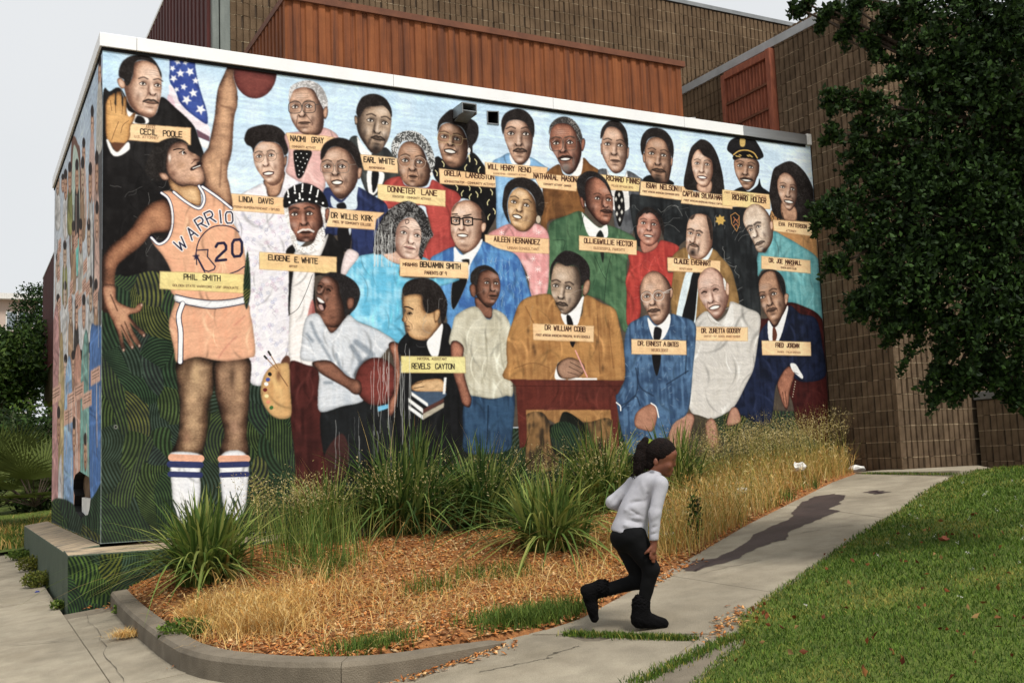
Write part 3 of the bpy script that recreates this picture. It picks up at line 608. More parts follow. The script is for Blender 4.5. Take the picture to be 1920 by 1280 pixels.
    for t in ('640 840 670 870 690 840', '640 890 655 860 680 890', '640 920 665 900 680 925'): line(5, t, 1.5, (200, 110, 60), .9)
    # bespectacled man in navy suit
    cloth(0, '605 362 620 352 640 375 665 350 702 368 726 386 724 420 706 440 702 472 675 484 660 472 655 440 612 442 606 420', (40, 52, 102), (22, 28, 56), .8)
    poly(7, '858 130 950 190 1088 35 1085 135 1072 250 880 235', (200, 216, 226))
    poly(7, '908 205 970 188 992 240 918 245', (22, 22, 26))
    poly(7, '918 415 1028 405 1022 600 935 605', (24, 22, 24)); poly(7, '1012 420 1036 420 1024 480', (206, 214, 222))
    F(2, '768 870 800 800 850 745 940 728 1020 780 1072 870 1102 960 1082 1060 1032 1140 960 1202 900 1182 850 1110 800 1020 773 940', 'a', '820 912 955 912', '892 972', '910 1052', 95, smile=1, glasses=((120, 104, 92), 1.1, .44, .36, 1), brow=1)
    H(2, '763 850 770 760 820 690 920 655 1020 680 1092 750 1122 840 1128 925 1092 905 1050 822 990 762 900 732 830 762 792 832')
    shade(2, '1094 930 1132 928 1122 1000 1096 1022', 'a', 3)
    plate(c, 7, '815 235 1330 280 1258 340 1246 432 805 400', [('DR', 7, '858 322 912 328', 9.5, 2, BK), ('WILLIS', 7, '944 330 1090 346', 9.5, 2, BK), ('KIRK', 7, '1128 344 1222 354', 9.5, 2, BK), ('PRES. SF COMMUNITY COLLEGE', 7, '872 368 1212 398', 4.2, 1, DK)])
    # green suit
    cloth(0, '1027 445 1032 418 1065 403 1090 397 1120 425 1140 422 1175 436 1192 450 1194 478 1177 485 1175 530 1178 612 1168 620 1155 588 1135 568 1105 556 1024 556 1023 480', (78, 118, 78), (50, 86, 56), .9)
    poly(9, '525 0 560 30 680 130 745 98 745 218 590 202', W)
    poly(9, '690 148 720 212 652 206', (28, 32, 30)); poly(9, '690 345 722 345 712 440', (28, 34, 30))
    for t in ('640 380 700 520 740 590', '780 380 750 520 740 600', '740 600 720 800', '270 240 370 240 360 330', '540 20 510 150'): line(9, t, 1.3, (36, 58, 40), .7)
    F(4, '552 880 556 720 640 668 720 708 776 800 802 880 796 990 770 1070 720 1102 650 1052 580 960', 'r', '660 862 765 876', '738 930', '742 986', 80, shade=-1, stache=1, brow=1)
    H(4, '478 740 490 680 560 626 640 626 720 676 770 756 794 845 770 805 720 722 640 672 575 692 552 772 560 870 532 880 500 832', (30, 26, 26))
    shade(4, '508 850 535 860 548 930 545 960 520 920', 'r', 3)
    # woman in red
    cloth(9, '1010 330 1080 345 1200 268 1240 238 1385 292 1352 382 1290 400 1290 520 1342 530 1335 660 1060 605 1045 905 928 990 924 700 914 600 950 450 938 370', (198, 58, 48), (160, 40, 36), .8)
    for _ in range(40):
        x, y = rr.uniform(1180, 1250), rr.uniform(480, 590); c.line([(x, y), (x+rr.normal(0, 8), y+rr.normal(0, 5))], .8, (222, 120, 110), .35)
    shade(9, '1050 230 1190 240 1190 300 1120 345 1060 340', ((190, 120, 96), (160, 92, 72), (90, 48, 40)), 4)
    F(9, '1018 70 1060 10 1130 -8 1200 40 1227 120 1222 200 1182 262 1120 292 1060 252 1018 180', ((206, 140, 114), (168, 102, 80), (84, 44, 36)), '1070 86 1165 98', '1122 142', '1116 200', 80, smile=.7, brow=.8)
    H(4, '1004 1090 1010 1010 1060 962 1100 940 1160 955 1225 1020 1258 1110 1246 1200 1225 1120 1195 1040 1140 985 1100 1000 1080 970 1060 1010 1030 1040 1020 1100')
    plate(c, 9, '500 198 1012 240 1012 370 500 326', [('OLLIE&WILLIE', 9, '546 262 812 280', 8.5, 1.9, DK), ('HECTOR', 9, '838 282 976 294', 8.5, 1.9, DK), ('SUCCESSFUL PARENTS', 9, '630 318 905 336', 4.2, 1, DK2)])
    # woman in pink flowered blouse
    cloth(0, '915 440 932 429 955 420 970 431 987 433 1003 419 1026 434 1030 470 1025 552 997 560 990 520 975 490 960 475 918 462', (226, 142, 140), (236, 176, 172), .9)
    for x, y in ((940, 436), (1010, 436), (965, 485), (1000, 485), (990, 520), (1012, 530), (1008, 505)):
        for q in range(6): c.line([(x, y), (x+5*math.cos(q*1.05+x), y+5*math.sin(q*1.05+x))], 1.1, (244, 226, 220), .8)
    F(3, '1195 1040 1225 955 1290 908 1370 935 1432 1020 1452 1130 1432 1222 1370 1292 1290 1292 1230 1232 1200 1140', 'e', '1245 1036 1360 1066', '1296 1108', '1278 1166', 82, smile=1, brow=.9)
    H(3, '1150 1000 1170 900 1230 838 1320 818 1420 850 1492 930 1520 1040 1500 1155 1452 1135 1432 1012 1370 932 1280 908 1222 950 1192 1040 1192 1120 1212 1225 1180 1182 1148 1090')
    c.blob(*P(4, '138 1050')[0], 4, 7, (196, 176, 150), 1, hard=1)
    plate(c, 0, '909 440 1029 448 1029 476 910 469', [('AILEEN', 8, '1072 390 1212 402', 9, 1.9, DK), ('HERNANDEZ', 8, '1242 404 1478 420', 9, 1.9, DK), ('URBAN CONSULTANT', 8, '1192 458 1470 472', 4.2, 1, DK2)])
    # man in bright blue suit with black glasses
    cloth(0, '806 488 826 473 852 463 870 478 881 471 902 452 932 465 964 475 979 497 990 535 996 560 976 570 962 600 956 645 846 645 838 600 832 560 820 525', (78, 144, 208), (44, 92, 164), .9)
    for _ in range(60):
        x, y = rr.uniform(900, 980), rr.uniform(480, 590); c.line([(x, y), (x+rr.normal(0, 2), y+rr.uniform(4, 14))], 1.2, (170, 196, 216), .35)
    poly(8, '720 440 800 512 958 372 950 440 862 600 842 722 720 985 690 900 705 722 715 560', (232, 232, 230))
    poly(8, '785 556 850 550 848 602 830 578 800 575', (24, 22, 22)); poly(8, '720 716 832 718 792 850 712 995 690 880', (24, 22, 22))
    F(8, '686 250 690 170 700 100 760 42 840 24 920 60 970 130 986 200 962 300 950 380 900 450 830 492 780 472 730 420 695 330', 'd', '735 208 840 214', '782 278', '792 338', 95, smile=1, brow=1)
    H(8, '960 120 990 150 1000 215 975 235 962 190', (40, 30, 26)); H(8, '700 130 712 80 760 38 720 110', (120, 84, 64))
    for t in ('690 178 768 182 765 238 730 245 695 235 690 178', '795 182 880 180 882 245 840 252 800 244 795 182'): line(8, t, 2.6, (22, 20, 20), 1, sm=False)
    line(8, '768 190 795 190', 2.4, (22, 20, 20)); line(8, '880 192 962 198', 2.6, (22, 20, 20)); line(8, '700 150 745 148', 2, (30, 20, 18)); line(8, '800 165 868 152', 2, (30, 20, 18))
    shade(8, '958 240 1000 228 994 290 964 312', 'd', 3)
    # woman in turquoise
    cloth(0, '645 520 655 490 672 480 700 475 709 474 750 492 756 520 862 522 802 542 757 542 755 590 760 628 750 642 738 640 705 617 665 602 653 592 663 565', (82, 182, 222), (140, 208, 234), .9)
    c.cloth(P(8, '380 560 405 520 490 552 470 575'), (82, 182, 222), (140, 208, 234))
    shade(8, '85 490 190 470 280 545 405 515 415 565 235 595 120 545', ((222, 176, 150), (204, 156, 130), (150, 104, 84)), 4)
    F(8, '190 300 230 220 310 178 390 200 427 280 432 380 412 480 370 542 280 548 220 502 194 420', ((228, 192, 168), (200, 158, 136), (132, 90, 74)), '268 312 390 340', '334 396', '322 452', 105, shade=-1, lips=(140, 84, 76), brow=.5, age=.5)
    H(8, '5 490 18 330 80 180 180 80 290 33 380 60 460 140 500 260 532 340 470 402 432 545 402 505 422 380 420 282 362 192 280 182 212 262 192 380 192 482 80 505', (34, 32, 32), (120, 118, 116), .75)
    line(8, '280 205 310 200 315 225 290 235 285 215', 1.2, (30, 22, 20))
    drips(c, rr.uniform(700, 745, 22), 395, 500, 4)
    plate(c, 8, '235 545 842 580 842 722 235 700', [('MR&MRS', 8, '262 608 390 614', 5.6, 1.4, DK), ('BENJAMIN', 8, '416 616 618 628', 9, 2.2, BK), ('SMITH', 8, '650 630 772 638', 9, 2.2, BK), ('PARENTS OF 9', 8, '456 682 650 690', 5.6, 1.3, DK)])
    # bearded man in patterned cap
    cloth(7, '455 620 540 555 560 640 820 470 905 520 965 605 955 835 720 840 714 1000 700 1190 500 1190 478 1160 480 800', (24, 22, 22), (36, 34, 34))
    cloth(7, '545 620 620 645 720 600 832 465 770 650 715 700 712 830 700 1000 688 1200 720 1290 690 1640 495 1625 488 1180 508 900 520 800 505 700', (236, 230, 226), (222, 214, 208), .6)
    cloth(7, '990 620 1040 603 1105 660 1020 780 985 835 942 835 955 720', (234, 214, 212), (220, 196, 196))
    poly(7, '660 1130 690 1050 712 1130 715 1220 650 1230', (190, 92, 84), a=.8)
    line(7, '690 830 640 970 580 1100 540 1150 480 1170 482 1000 500 850', 1., (40, 36, 34), .9)
    F(7, '468 240 560 195 660 185 762 220 792 300 782 400 762 480 700 530 560 530 510 440 480 340', 'r', '530 292 665 286', '615 372', '632 456', 110, brow=1.6, age=.7, stache=(226, 222, 216))
    H(7, '488 420 540 480 562 560 622 582 700 542 742 442 790 410 802 500 762 585 690 628 620 645 560 625 508 545', (196, 190, 184), (244, 240, 236), 1.1)
    H(7, '438 235 474 238 492 430 462 360', (196, 192, 186), (240, 238, 234), 1); H(7, '768 235 842 238 832 330 802 425 782 335', (196, 190, 184), (240, 238, 234), 1)
    shade(7, '805 255 842 245 832 330 808 370', 'r', 3)
    H(7, '433 225 438 130 490 60 580 20 660 22 750 68 806 138 828 234 720 204 620 187 520 204 470 234', (18, 17, 18), (34, 32, 34), .3)
    for x, y in ((475, 135), (535, 102), (600, 88), (670, 102), (730, 133), (487, 187), (547, 172), (603, 162), (665, 160), (724, 178), (784, 194), (578, 150)): c.blob(*P(7, '%d %d' % (x, y))[0], 2, 2, (236, 234, 230), 1, hard=1)
    for t in ('470 80 478 118', '530 40 535 80', '604 26 600 70', '684 40 676 85', '742 80 735 120', '575 108 580 150'): line(7, t, 2.6, (236, 234, 230), 1)
    plate(c, 7, '220 628 906 672 906 822 220 780', [('EUGENE', 7, '300 698 488 712', 9.5, 2.2, BK), ('E.', 7, '534 718 572 722', 9.5, 2.2, BK), ('WHITE', 7, '596 722 736 732', 9.5, 2.2, BK), ('ARTIST', 7, '484 762 556 768', 3.6, .9, DK)], col2=(232, 214, 130))
    cloth(0, '542 680 575 684 592 690 598 704 597 736 600 766 606 790 614 850 616 960 560 960 553 860 545 790 545 750', (82, 32, 28), (52, 20, 18), .8)
    poly(12, '410 478 450 413 486 422 488 492', (96, 56, 40))
    cloth(12, '410 478 482 490 492 700 506 900 482 962 400 972 330 942 260 852 230 740 245 630 290 540 350 490', (216, 164, 98), (196, 138, 76), .6)
    for x, y, col in ((312, 575, (30, 28, 26)), (295, 622, (62, 76, 160)), (280, 662, (236, 234, 226)), (270, 714, (110, 30, 26)), (283, 768, (226, 210, 140)), (298, 822, (220, 130, 90)), (326, 872, (60, 110, 50))): c.blob(*P(12, '%d %d' % (x, y))[0], 4, 3.6, col, 1, rot=x, hard=1)
    c.blob(*P(12, '388 585')[0], 5, 11, (110, 66, 40), .8)
    for t in ('275 425 370 530', '310 390 385 520'): line(12, t, 1.8, (150, 100, 60), 1)
    for t in ('265 415 282 435', '300 375 318 405'): line(12, t, 4, (40, 38, 36), 1)
    line(12, '390 560 470 680', 2, (120, 76, 46), .8)
    # laughing boy with ball
    cloth(12, '770 905 960 860 1150 815 1370 860 1400 950 1440 1280 1100 1380 880 1380 790 1280', (30, 32, 34), (18, 18, 18))
    poly(12, '800 1290 950 1100 1020 1290 960 1500 850 1500', (72, 34, 30), a=.8)
    shade(12, '725 -10 1015 -10 975 100 885 205 840 205 795 120', 'c', 6)
    F(7, '740 920 790 850 860 843 922 900 938 1000 972 1080 992 1180 950 1285 800 1285 742 1195 718 1100 728 1010', 'c', '758 935 835 968', '748 990', '768 1085', 70, shade=1, brow=1, thin=1)
    poly(7, '728 1028 760 1040 800 1072 808 1120 785 1152 752 1135 738 1090', (34, 14, 14)); poly(7, '730 1030 762 1042 798 1075 780 1082 750 1068', (240, 236, 228)); poly(7, '745 1100 775 1095 790 1140 762 1140', (196, 150, 140))
    H(7, '795 835 850 806 940 818 1040 868 1102 940 1113 1020 1082 1110 1042 1162 985 1205 965 1100 935 980 922 900 862 850', (30, 26, 26))
    shade(7, '1000 1040 1062 1038 1052 1120 1002 1135', 'c', 4)
    cloth(12, '648 58 740 38 800 130 850 205 900 182 980 80 1022 48 1100 110 1250 170 1425 282 1362 345 1280 448 1232 430 1150 452 1100 512 1062 602 1152 800 950 862 758 908 740 740 750 600 720 472 588 442 594 300 610 160', (206, 210, 216), (178, 186, 196), .7)
    for t, w_ in (('680 120 720 220 760 290', 8), ('780 320 840 420 860 460', 6), ('1080 290 1160 350 1220 400', 14), ('1040 330 1100 420 1120 480', 12), ('900 400 940 520 1010 590', 6), ('640 220 690 280', 7), ('800 650 860 650', 7), ('1190 430 1110 500 1070 590', 10)): line(12, t, w_/1.3, (88, 102, 118), .55, soft=5)
    c.shade([P(12, '1262 640')[0]+(40*math.cos(a), 45*math.sin(a)) for a in np.linspace(0, 6.28, 22)[:-1]], ((126, 48, 40), (96, 36, 30), (54, 22, 18)), r=12)
    shade(12, '690 470 850 458 1000 590 1112 640 1122 742 1060 752 980 692 800 592 740 545', 'c', 6)
    shade(12, '1368 312 1420 288 1472 350 1484 600 1472 750 1422 900 1370 955 1366 830 1412 730 1422 560 1402 420', 'r', 6)
    poly(12, '1268 862 1366 840 1366 876 1274 908', (92, 182, 226), sm=False)
    # profile man in black
    cloth(0, '746 650 757 630 770 624 784 636 803 636 829 606 846 617 848 670 868 700 870 832 745 840 750 700', (26, 26, 28), (14, 14, 14), .6)
    poly(13, '612 30 490 168 478 230 520 322 572 322 600 180', W)
    shade(13, '330 600 400 540 560 518 622 540 632 640 400 638', 'e', 5); line(13, '340 575 430 550', 1.2, (60, 40, 26)); line(13, '360 605 450 590', 1.2, (60, 40, 26))
    poly(13, '340 640 400 634 632 640 622 692 480 768', (58, 78, 104)); poly(13, '338 636 484 738 484 770 338 668', W, sm=False)
    poly(13, '480 768 625 695 625 730 440 835 430 800', (84, 46, 38), sm=False); poly(13, '312 690 440 785 440 828 312 725', W, sm=False)
    poly(13, '440 832 628 732 625 775 440 885', (176, 164, 140), sm=False); poly(13, '312 755 440 845 440 885 312 790', W, sm=False)
    poly(13, '628 508 650 510 638 656 616 656', W, sm=False)
    cl = shade(8, '280 870 350 858 430 868 442 960 482 1030 560 998 594 1028 572 1110 602 1122 540 1205 480 1262 400 1268 330 1242 304 1200 288 1175 294 1150 284 1135 292 1118 272 1108 252 1090 268 1050 288 1000 270 980 264 920', 'e', 9, lx=-3)
    for x, y, rx, ry, col, a in ((320, 1030, 6, 5, (60, 40, 28), .7), (300, 1180, 6, 3, (80, 50, 34), .7), (470, 1180, 14, 12, (110, 74, 46), .5), (390, 1090, 12, 10, (214, 168, 110), .6), (350, 920, 14, 10, (220, 174, 116), .6)): c.blob(*P(8, '%d %d' % (x, y))[0], rx, ry, col, a, clip=cl)
    line(8, '278 972 310 975 352 995', 2.6, (34, 24, 20), .95); line(8, '305 1035 325 1022 345 1035', 1.6, (24, 18, 16)); c.blob(*P(8, '322 1034')[0], 1.6, 1.6, (24, 18, 16), 1, hard=1)
    line(8, '282 1138 320 1148', 1.6, (60, 34, 26)); line(8, '285 1105 300 1085 290 1060', 1, (110, 70, 44)); line(8, '305 1100 340 1130 345 1170', 1, (110, 70, 44), .7)
    H(8, '258 812 300 750 380 720 480 720 570 768 632 860 658 950 642 1060 612 1122 592 1042 582 990 520 1022 470 1022 442 942 432 868 350 858 290 872 268 862')
    shade(8, '538 1020 588 994 588 1060 550 1115', 'e', 4)
    cracks(c, (760, 560, 840, 650), 4, 12, a=.6)
    # standing boy
    cloth(13, '798 775 860 655 920 668 1050 698 1244 632 1236 1000 1190 1160 830 1180 798 1000', (46, 78, 112), (28, 50, 78), .9)
    line(13, '1020 760 1015 960 1010 1100', 2.5, (22, 38, 58), .7)
    shade(8, '905 885 1045 965 1055 1062 1010 1075 930 1025', 'c', 5)
    cloth(0, '842 645 848 612 856 590 891 574 912 597 922 595 925 579 948 592 959 620 952 642 953 660 962 736 948 742 925 747 895 743 878 736 868 690 866 650', (208, 202, 178), (178, 170, 144), .8)
    for t in ('810 430 830 560 920 640', '1000 150 1010 400 960 560', '1120 120 1140 350 1180 480', '1190 300 1200 450 1230 560'): line(13, t, 3, (150, 142, 116), .5, soft=3)
    shade(13, '688 205 740 183 802 240 792 350 812 500 852 640 872 700 852 775 790 742 760 640 710 480 688 330', 'r', 6)
    F(8, '898 780 930 680 1000 640 1070 648 1112 700 1128 790 1112 880 1062 960 1010 978 960 932 920 882 898 830', 'c', '1005 758 1092 764', '1062 822', '1062 876', 75, shade=-1, brow=.7)
    H(8, '860 725 870 670 920 620 990 602 1060 628 1113 692 1060 662 1000 642 942 672 922 762 902 785 870 765', (34, 28, 26))
    shade(8, '853 800 880 763 912 800 907 884 870 872', 'c', 4)
    plate(c, 13, '245 318 814 325 820 470 245 468', [('MAYORAL ASSISTANT', 13, '392 352 652 356', 4.4, .9, DK), ('REVELS', 13, '342 430 502 432', 9.5, 2, BK), ('CAYTON', 13, '552 432 718 434', 9.5, 2, BK)], col=(230, 210, 122), col2=(226, 214, 134))
    # seated man in tan suit at desk
    cloth(0, '950 640 962 600 980 562 1030 551 1045 575 1060 592 1090 592 1096 553 1130 569 1153 580 1161 610 1169 650 1172 705 1152 714 958 714 951 680', (190, 130, 66), (150, 96, 46), .8)
    for x, y in ((1000, 650), (1003, 660), (1120, 640), (1130, 690), (990, 620), (1080, 640)): c.blob(x, y, 3, 7, (70, 46, 28), .55)
    for t in ('985 575 1010 625', '1120 590 1125 700', '965 690 1000 680 1030 690', '1140 600 1150 690'): line(0, t, 1.6, (112, 68, 34), .6, soft=2)
    poly(9, '338 892 400 892 532 738 532 805 482 1000 388 1000', W)
    cloth(9, '388 915 405 900 432 930 448 995 400 998', (24, 22, 24)); poly(14, '418 45 466 45 444 100', (24, 22, 24))
    F(9, '248 600 265 500 310 433 390 463 482 474 512 560 522 650 522 740 472 830 400 892 350 882 300 800 260 722 248 650', 'g', '290 642 408 662', '338 742', '346 816', 80, stache=1, brow=1.5, shade=1)
    H(9, '246 600 246 480 300 388 370 333 450 343 540 398 592 480 592 590 560 602 522 645 512 560 490 482 440 462 380 468 310 432 272 480', (30, 24, 24))
    shade(9, '548 612 594 588 592 680 550 735 530 702', 'b', 4)
    plate(c, 9, '87 978 632 1000 630 1142 93 1125', [('DR', 9, '198 1032 246 1036', 8.5, 1.9, DK), ('WILLIAM', 9, '276 1038 428 1046', 8.5, 1.9, DK), ('COBB', 9, '458 1046 554 1052', 8.5, 1.9, DK), ('FIRST AFRICAN AMERICAN PRINCIPAL IN SFU SCHOOLS', 9, '118 1088 596 1108', 3.8, .9, DK)])
    poly(14, '318 228 284 330 300 390 390 386 330 360 310 300', W)
    shade(14, '305 252 400 192 482 208 548 260 542 320 482 372 380 378 318 352', ((170, 124, 96), (122, 84, 62), (48, 32, 26)), 5, lx=3)
    for t in ('420 230 530 290', '410 270 530 330', '400 320 490 345'): line(14, t, 1.2, (50, 32, 26), .85)
    poly(14, '470 370 660 372 660 390 380 390', W, sm=False); line(14, '468 128 572 362', 2.4, (226, 150, 140), 1)
    cloth(0, '985 764 1148 764 1147 788 1120 796 1096 792 1056 778 1046 796 1026 786 985 782', (178, 122, 64), (140, 92, 46), .8)
    cloth(0, '985 780 1014 772 1030 792 1036 820 1046 850 1040 880 990 880 986 830', (140, 98, 54), (58, 44, 30), 1.); cloth(0, '1088 800 1110 790 1147 788 1148 860 1100 860', (136, 96, 52), (52, 42, 30), 1.)
    cloth(0, '1046 796 1056 772 1078 780 1098 802 1102 850 1070 860 1040 850 1030 800', (26, 28, 22), (18, 18, 16), .6); grassy(c, '1034 800 1060 790 1086 806 1096 840 1060 850 1036 836', 31, olive=0, sp=4.4)
    cloth(0, '955 711 1172 713 1164 723 1156 768 986 768 988 836 974 840 967 724', (104, 40, 30), (80, 30, 24), .7, sm=False, edge=.1)
    poly(0, '1144 766 1156 740 1163 838 1153 842', (96, 36, 28), sm=False); line(0, '958 723 1166 724', 1.2, (60, 20, 16), .7)
    # tan jacket behind
    cloth(0, '1260 482 1278 466 1290 464 1335 466 1352 482 1368 500 1377 525 1385 572 1360 576 1310 592 1300 612 1265 602 1257 560 1262 510', (166, 122, 66), (126, 90, 46), .8)
    poly(10, '215 388 285 388 235 560 180 805 128 785', (206, 222, 228)); poly(10, '330 470 318 640 298 855 272 850', (206, 222, 228)); poly(10, '278 388 342 388 322 500 280 850 182 805 240 560', (22, 22, 24)); poly(10, '245 160 260 270 360 265 455 165 400 280 250 290', (214, 226, 232))
    F(5, '218 1060 230 900 270 830 340 808 410 830 447 900 452 1000 446 1100 400 1182 330 1218 260 1192 224 1130', 'd', '255 982 330 998', '272 1056', '288 1098', 62, brow=1.9, stache=1, beard=1, shade=1)
    H(5, '400 828 440 880 455 1000 440 1040 425 960', (50, 36, 30)); H(5, '250 850 300 812 280 860', (60, 44, 36))
    plate(c, 10, '52 248 524 280 522 392 55 370', [('CLAUDE', 10, '114 300 242 310', 8.5, 1.9, DK), ('EVERHART', 10, '266 312 438 324', 8.5, 1.9, DK), ('DEPUTY MAYOR', 10, '160 356 272 364', 3.2, .8, DK2)])
    # turquoise shirt, shaven head
    cloth(0, '1419 484 1424 470 1436 472 1447 434 1472 444 1500 460 1534 486 1541 535 1546 596 1522 582 1493 570 1476 565 1470 525 1451 506 1430 506 1421 518 1420 498', (104, 178, 182), (66, 142, 150), .9)
    F(5, '724 850 750 770 820 723 900 750 960 830 987 930 987 1030 952 1110 900 1152 850 1142 820 1070 780 990 740 920', ((230, 206, 182), (176, 142, 116), (76, 54, 44)), '790 955 862 924', '832 1008', '874 1078', 72, shade=1, stache=1, brow=2.4)
    c.blob(*P(5, '915 1130')[0], 6, 5, (30, 24, 22), .7)
    shade(5, '962 885 988 880 990 940 972 955', 'd', 3)
    plate(c, 10, '888 235 1322 275 1326 392 888 350', [('DR.', 10, '956 292 1002 296', 7.5, 1.7, DK), ('JOE', 10, '1024 298 1076 304', 7.5, 1.7, DK), ('MARSHALL', 10, '1102 306 1240 318', 7.5, 1.7, DK), ('CO-FOUNDER', 10, '1094 326 1180 332', 2.8, .7, DK2), ('OMEGA BOYS CLUB', 10, '1062 346 1198 358', 3, .8, DK)])
    # maroon armchair, navy suit
    cloth(0, '1420 598 1440 596 1474 568 1506 574 1538 594 1548 640 1556 760 1552 830 1512 815 1492 790 1480 740 1424 660 1418 620', (74, 24, 22), (48, 16, 16), .8)
    cloth(0, '1411 655 1425 622 1442 602 1455 613 1478 573 1500 588 1530 598 1542 650 1547 705 1506 716 1480 706 1455 722 1442 795 1390 778 1372 764 1398 710 1409 690', (27, 36, 66), (16, 21, 38), .8)
    poly(10, '948 808 1010 872 1112 685 1118 740 1042 992 958 992', W); poly(10, '988 880 1008 872 1028 935 1012 994 988 994', (96, 46, 30))
    F(10, '866 460 920 380 1000 368 1042 450 1062 540 1096 590 1112 680 1072 770 1020 862 970 822 910 722 878 620', 'b', '896 602 1000 572', '960 662', '982 722', 72, shade=1, stache=(60, 40, 34), brow=1.2, age=.7)
    H(10, '860 480 866 420 910 368 980 356 1050 388 1092 470 1103 560 1092 605 1062 522 1030 422 1000 372 930 378 882 425', (26, 22, 22))
    shade(10, '1090 580 1128 578 1122 640 1100 672', 'a', 3)
    plate(c, 10, '890 988 1326 1000 1330 1124 895 1116', [('FRED', 10, '1016 1046 1084 1048', 7.8, 1.8, DK), ('JORDAN', 10, '1114 1048 1222 1052', 7.8, 1.8, DK), ('OWNER - PALM GROVES', 10, '1030 1094 1234 1102', 3, .8, DK2)])
    shade(15, '1130 172 1180 200 1182 260 1142 400 1132 510 1110 558 1080 512 1050 430 1028 350 1040 290 1080 220', 'r', 5)
    for t in ('1075 400 1090 500', '1100 395 1112 510'): line(15, t, 1.1, (70, 36, 26), .85)
    poly(15, '1145 150 1190 152 1225 205 1258 262 1246 282 1200 246 1160 205', W); c.blob(*P(15, '1190 195')[0], 5, 6, (222, 222, 220), 1, hard=1); line(15, '1180 225 1215 240', 1, (60, 60, 60))
    for i in range(7): c.blob(*P(15, '%d %d' % (1190-i*4, 310+i*22))[0], 1, 1, (220, 200, 170), .9, hard=1)
    # old man in pale shirt
    cloth(0, '1299 628 1305 600 1325 583 1345 602 1366 582 1370 565 1400 577 1425 592 1421 640 1413 690 1401 716 1380 757 1364 772 1330 787 1300 778 1288 745 1296 690', (208, 202, 194), (190, 184, 174), .6)
    poly(10, '400 745 530 845 620 660 640 830 560 860', (222, 218, 212)); line(10, '400 740 440 820 530 845', 1, (160, 150, 140), .7)
    F(10, '323 500 330 430 380 360 440 338 510 370 552 440 582 520 597 600 572 700 530 772 480 792 420 732 370 660 334 590', ((222, 180, 158), (186, 138, 116), (100, 62, 50)), '378 562 482 538', '436 640', '472 692', 100, shade=1, smile=1.2, brow=.3, age=1, thin=1)
    H(10, '548 430 574 470 580 540 562 530', (180, 176, 172), (226, 224, 220), 1)
    shade(10, '578 470 602 500 598 585 570 565', 'd', 3)
    plate(c, 10, '298 865 766 870 766 992 298 986', [('DR.', 10, '356 918 404 918', 8, 1.8, DK), ('ZURETTA', 10, '424 918 562 918', 8, 1.8, DK), ('GOOSBY', 10, '582 918 702 918', 8, 1.8, DK), ('DENTIST - S.F. SCHOOL BOARD MEMBER', 10, '378 956 698 960', 3.2, .8, DK2)])
    cloth(0, '1285 782 1300 776 1330 786 1345 800 1350 850 1280 850', (82, 70, 52), (44, 40, 30)); hand_ = ((186, 130, 104), (150, 98, 76), (84, 50, 40)); shade(0, '1253 812 1262 788 1280 776 1296 774 1302 784 1296 806 1288 832 1256 838', hand_, 6); shade(0, '1322 800 1330 784 1340 788 1345 806 1346 832 1330 838', hand_, 5); shade(0, '1364 782 1372 764 1383 766 1388 790 1364 798', hand_, 4)
    for t in ('1270 800 1266 830', '1282 800 1278 830', '1336 806 1336 832'): line(0, t, 1.2, (84, 48, 38), .7)
    # denim-blue suit, round glasses
    cloth(0, '1170 645 1178 610 1195 598 1215 591 1232 606 1255 589 1272 592 1302 605 1304 640 1299 690 1290 770 1262 795 1235 850 1180 850 1155 752 1160 735 1172 705', (72, 110, 152), (40, 66, 102), 1.)
    for _ in range(70):
        x, y = rr.uniform(1172, 1300), rr.uniform(605, 770); c.line([(x, y), (x+rr.normal(0, 4), y+rr.normal(0, 4))], 1.2, (164, 186, 204), .32)
    for t in ('1196 690 1192 740 1165 760', '1250 720 1290 695', '1192 690 1200 725 1225 742', '1288 630 1285 700', '1200 760 1190 742 1165 768'): line(0, t, 2.4, (26, 42, 66), .75, soft=2)
    poly(9, '1108 925 1190 1002 1302 892 1304 1000 1240 1120 1160 1120', W); poly(9, '1168 1022 1200 1008 1236 1040 1215 1125 1165 1125', (24, 22, 24)); poly(14, '1148 165 1228 165 1190 355', (22, 20, 22))
    F(9, '1048 640 1080 560 1150 512 1222 530 1292 600 1322 690 1312 780 1300 880 1252 962 1190 992 1130 922 1080 830 1050 740', 'a', '1100 738 1206 726', '1150 802', '1166 872', 85, shade=1, stache=1, brow=.7, glasses=((200, 190, 180), 1., .46, .42, 0), age=.4)
    shade(9, '1308 680 1334 670 1330 740 1312 760', 'a', 3); line(9, '1245 705 1320 672', 1.2, (210, 200, 190))
    plate(c, 9, '965 1116 1452 1130 1456 1256 967 1250', [('DR.', 9, '1024 1172 1082 1174', 7.8, 1.8, DK), ('ERNEST', 9, '1100 1174 1230 1178', 7.8, 1.8, DK), ('A', 9, '1252 1178 1272 1178', 7.8, 1.8, DK), ('BATES', 9, '1290 1180 1382 1182', 7.8, 1.8, DK), ('NEUROLOGIST', 9, '1146 1226 1290 1230', 5, 1.1, DK2)])
    shade(14, '1135 600 1192 640 1195 720 1155 840 1080 835 998 800 1010 680', ((190, 128, 98), (160, 100, 74), (96, 54, 40)), 6)
    line(14, '1140 595 1185 630 1208 720', 2.2, W); line(14, '832 590 866 620 870 660', 2.2, W)
    # basketball player
    c.shade([(478+41*math.cos(a), 134+51*math.sin(a)) for a in np.linspace(0, 6.28, 26)[:-1]], ((128, 58, 50), (106, 44, 40), (62, 28, 26)), r=14, ly=6)
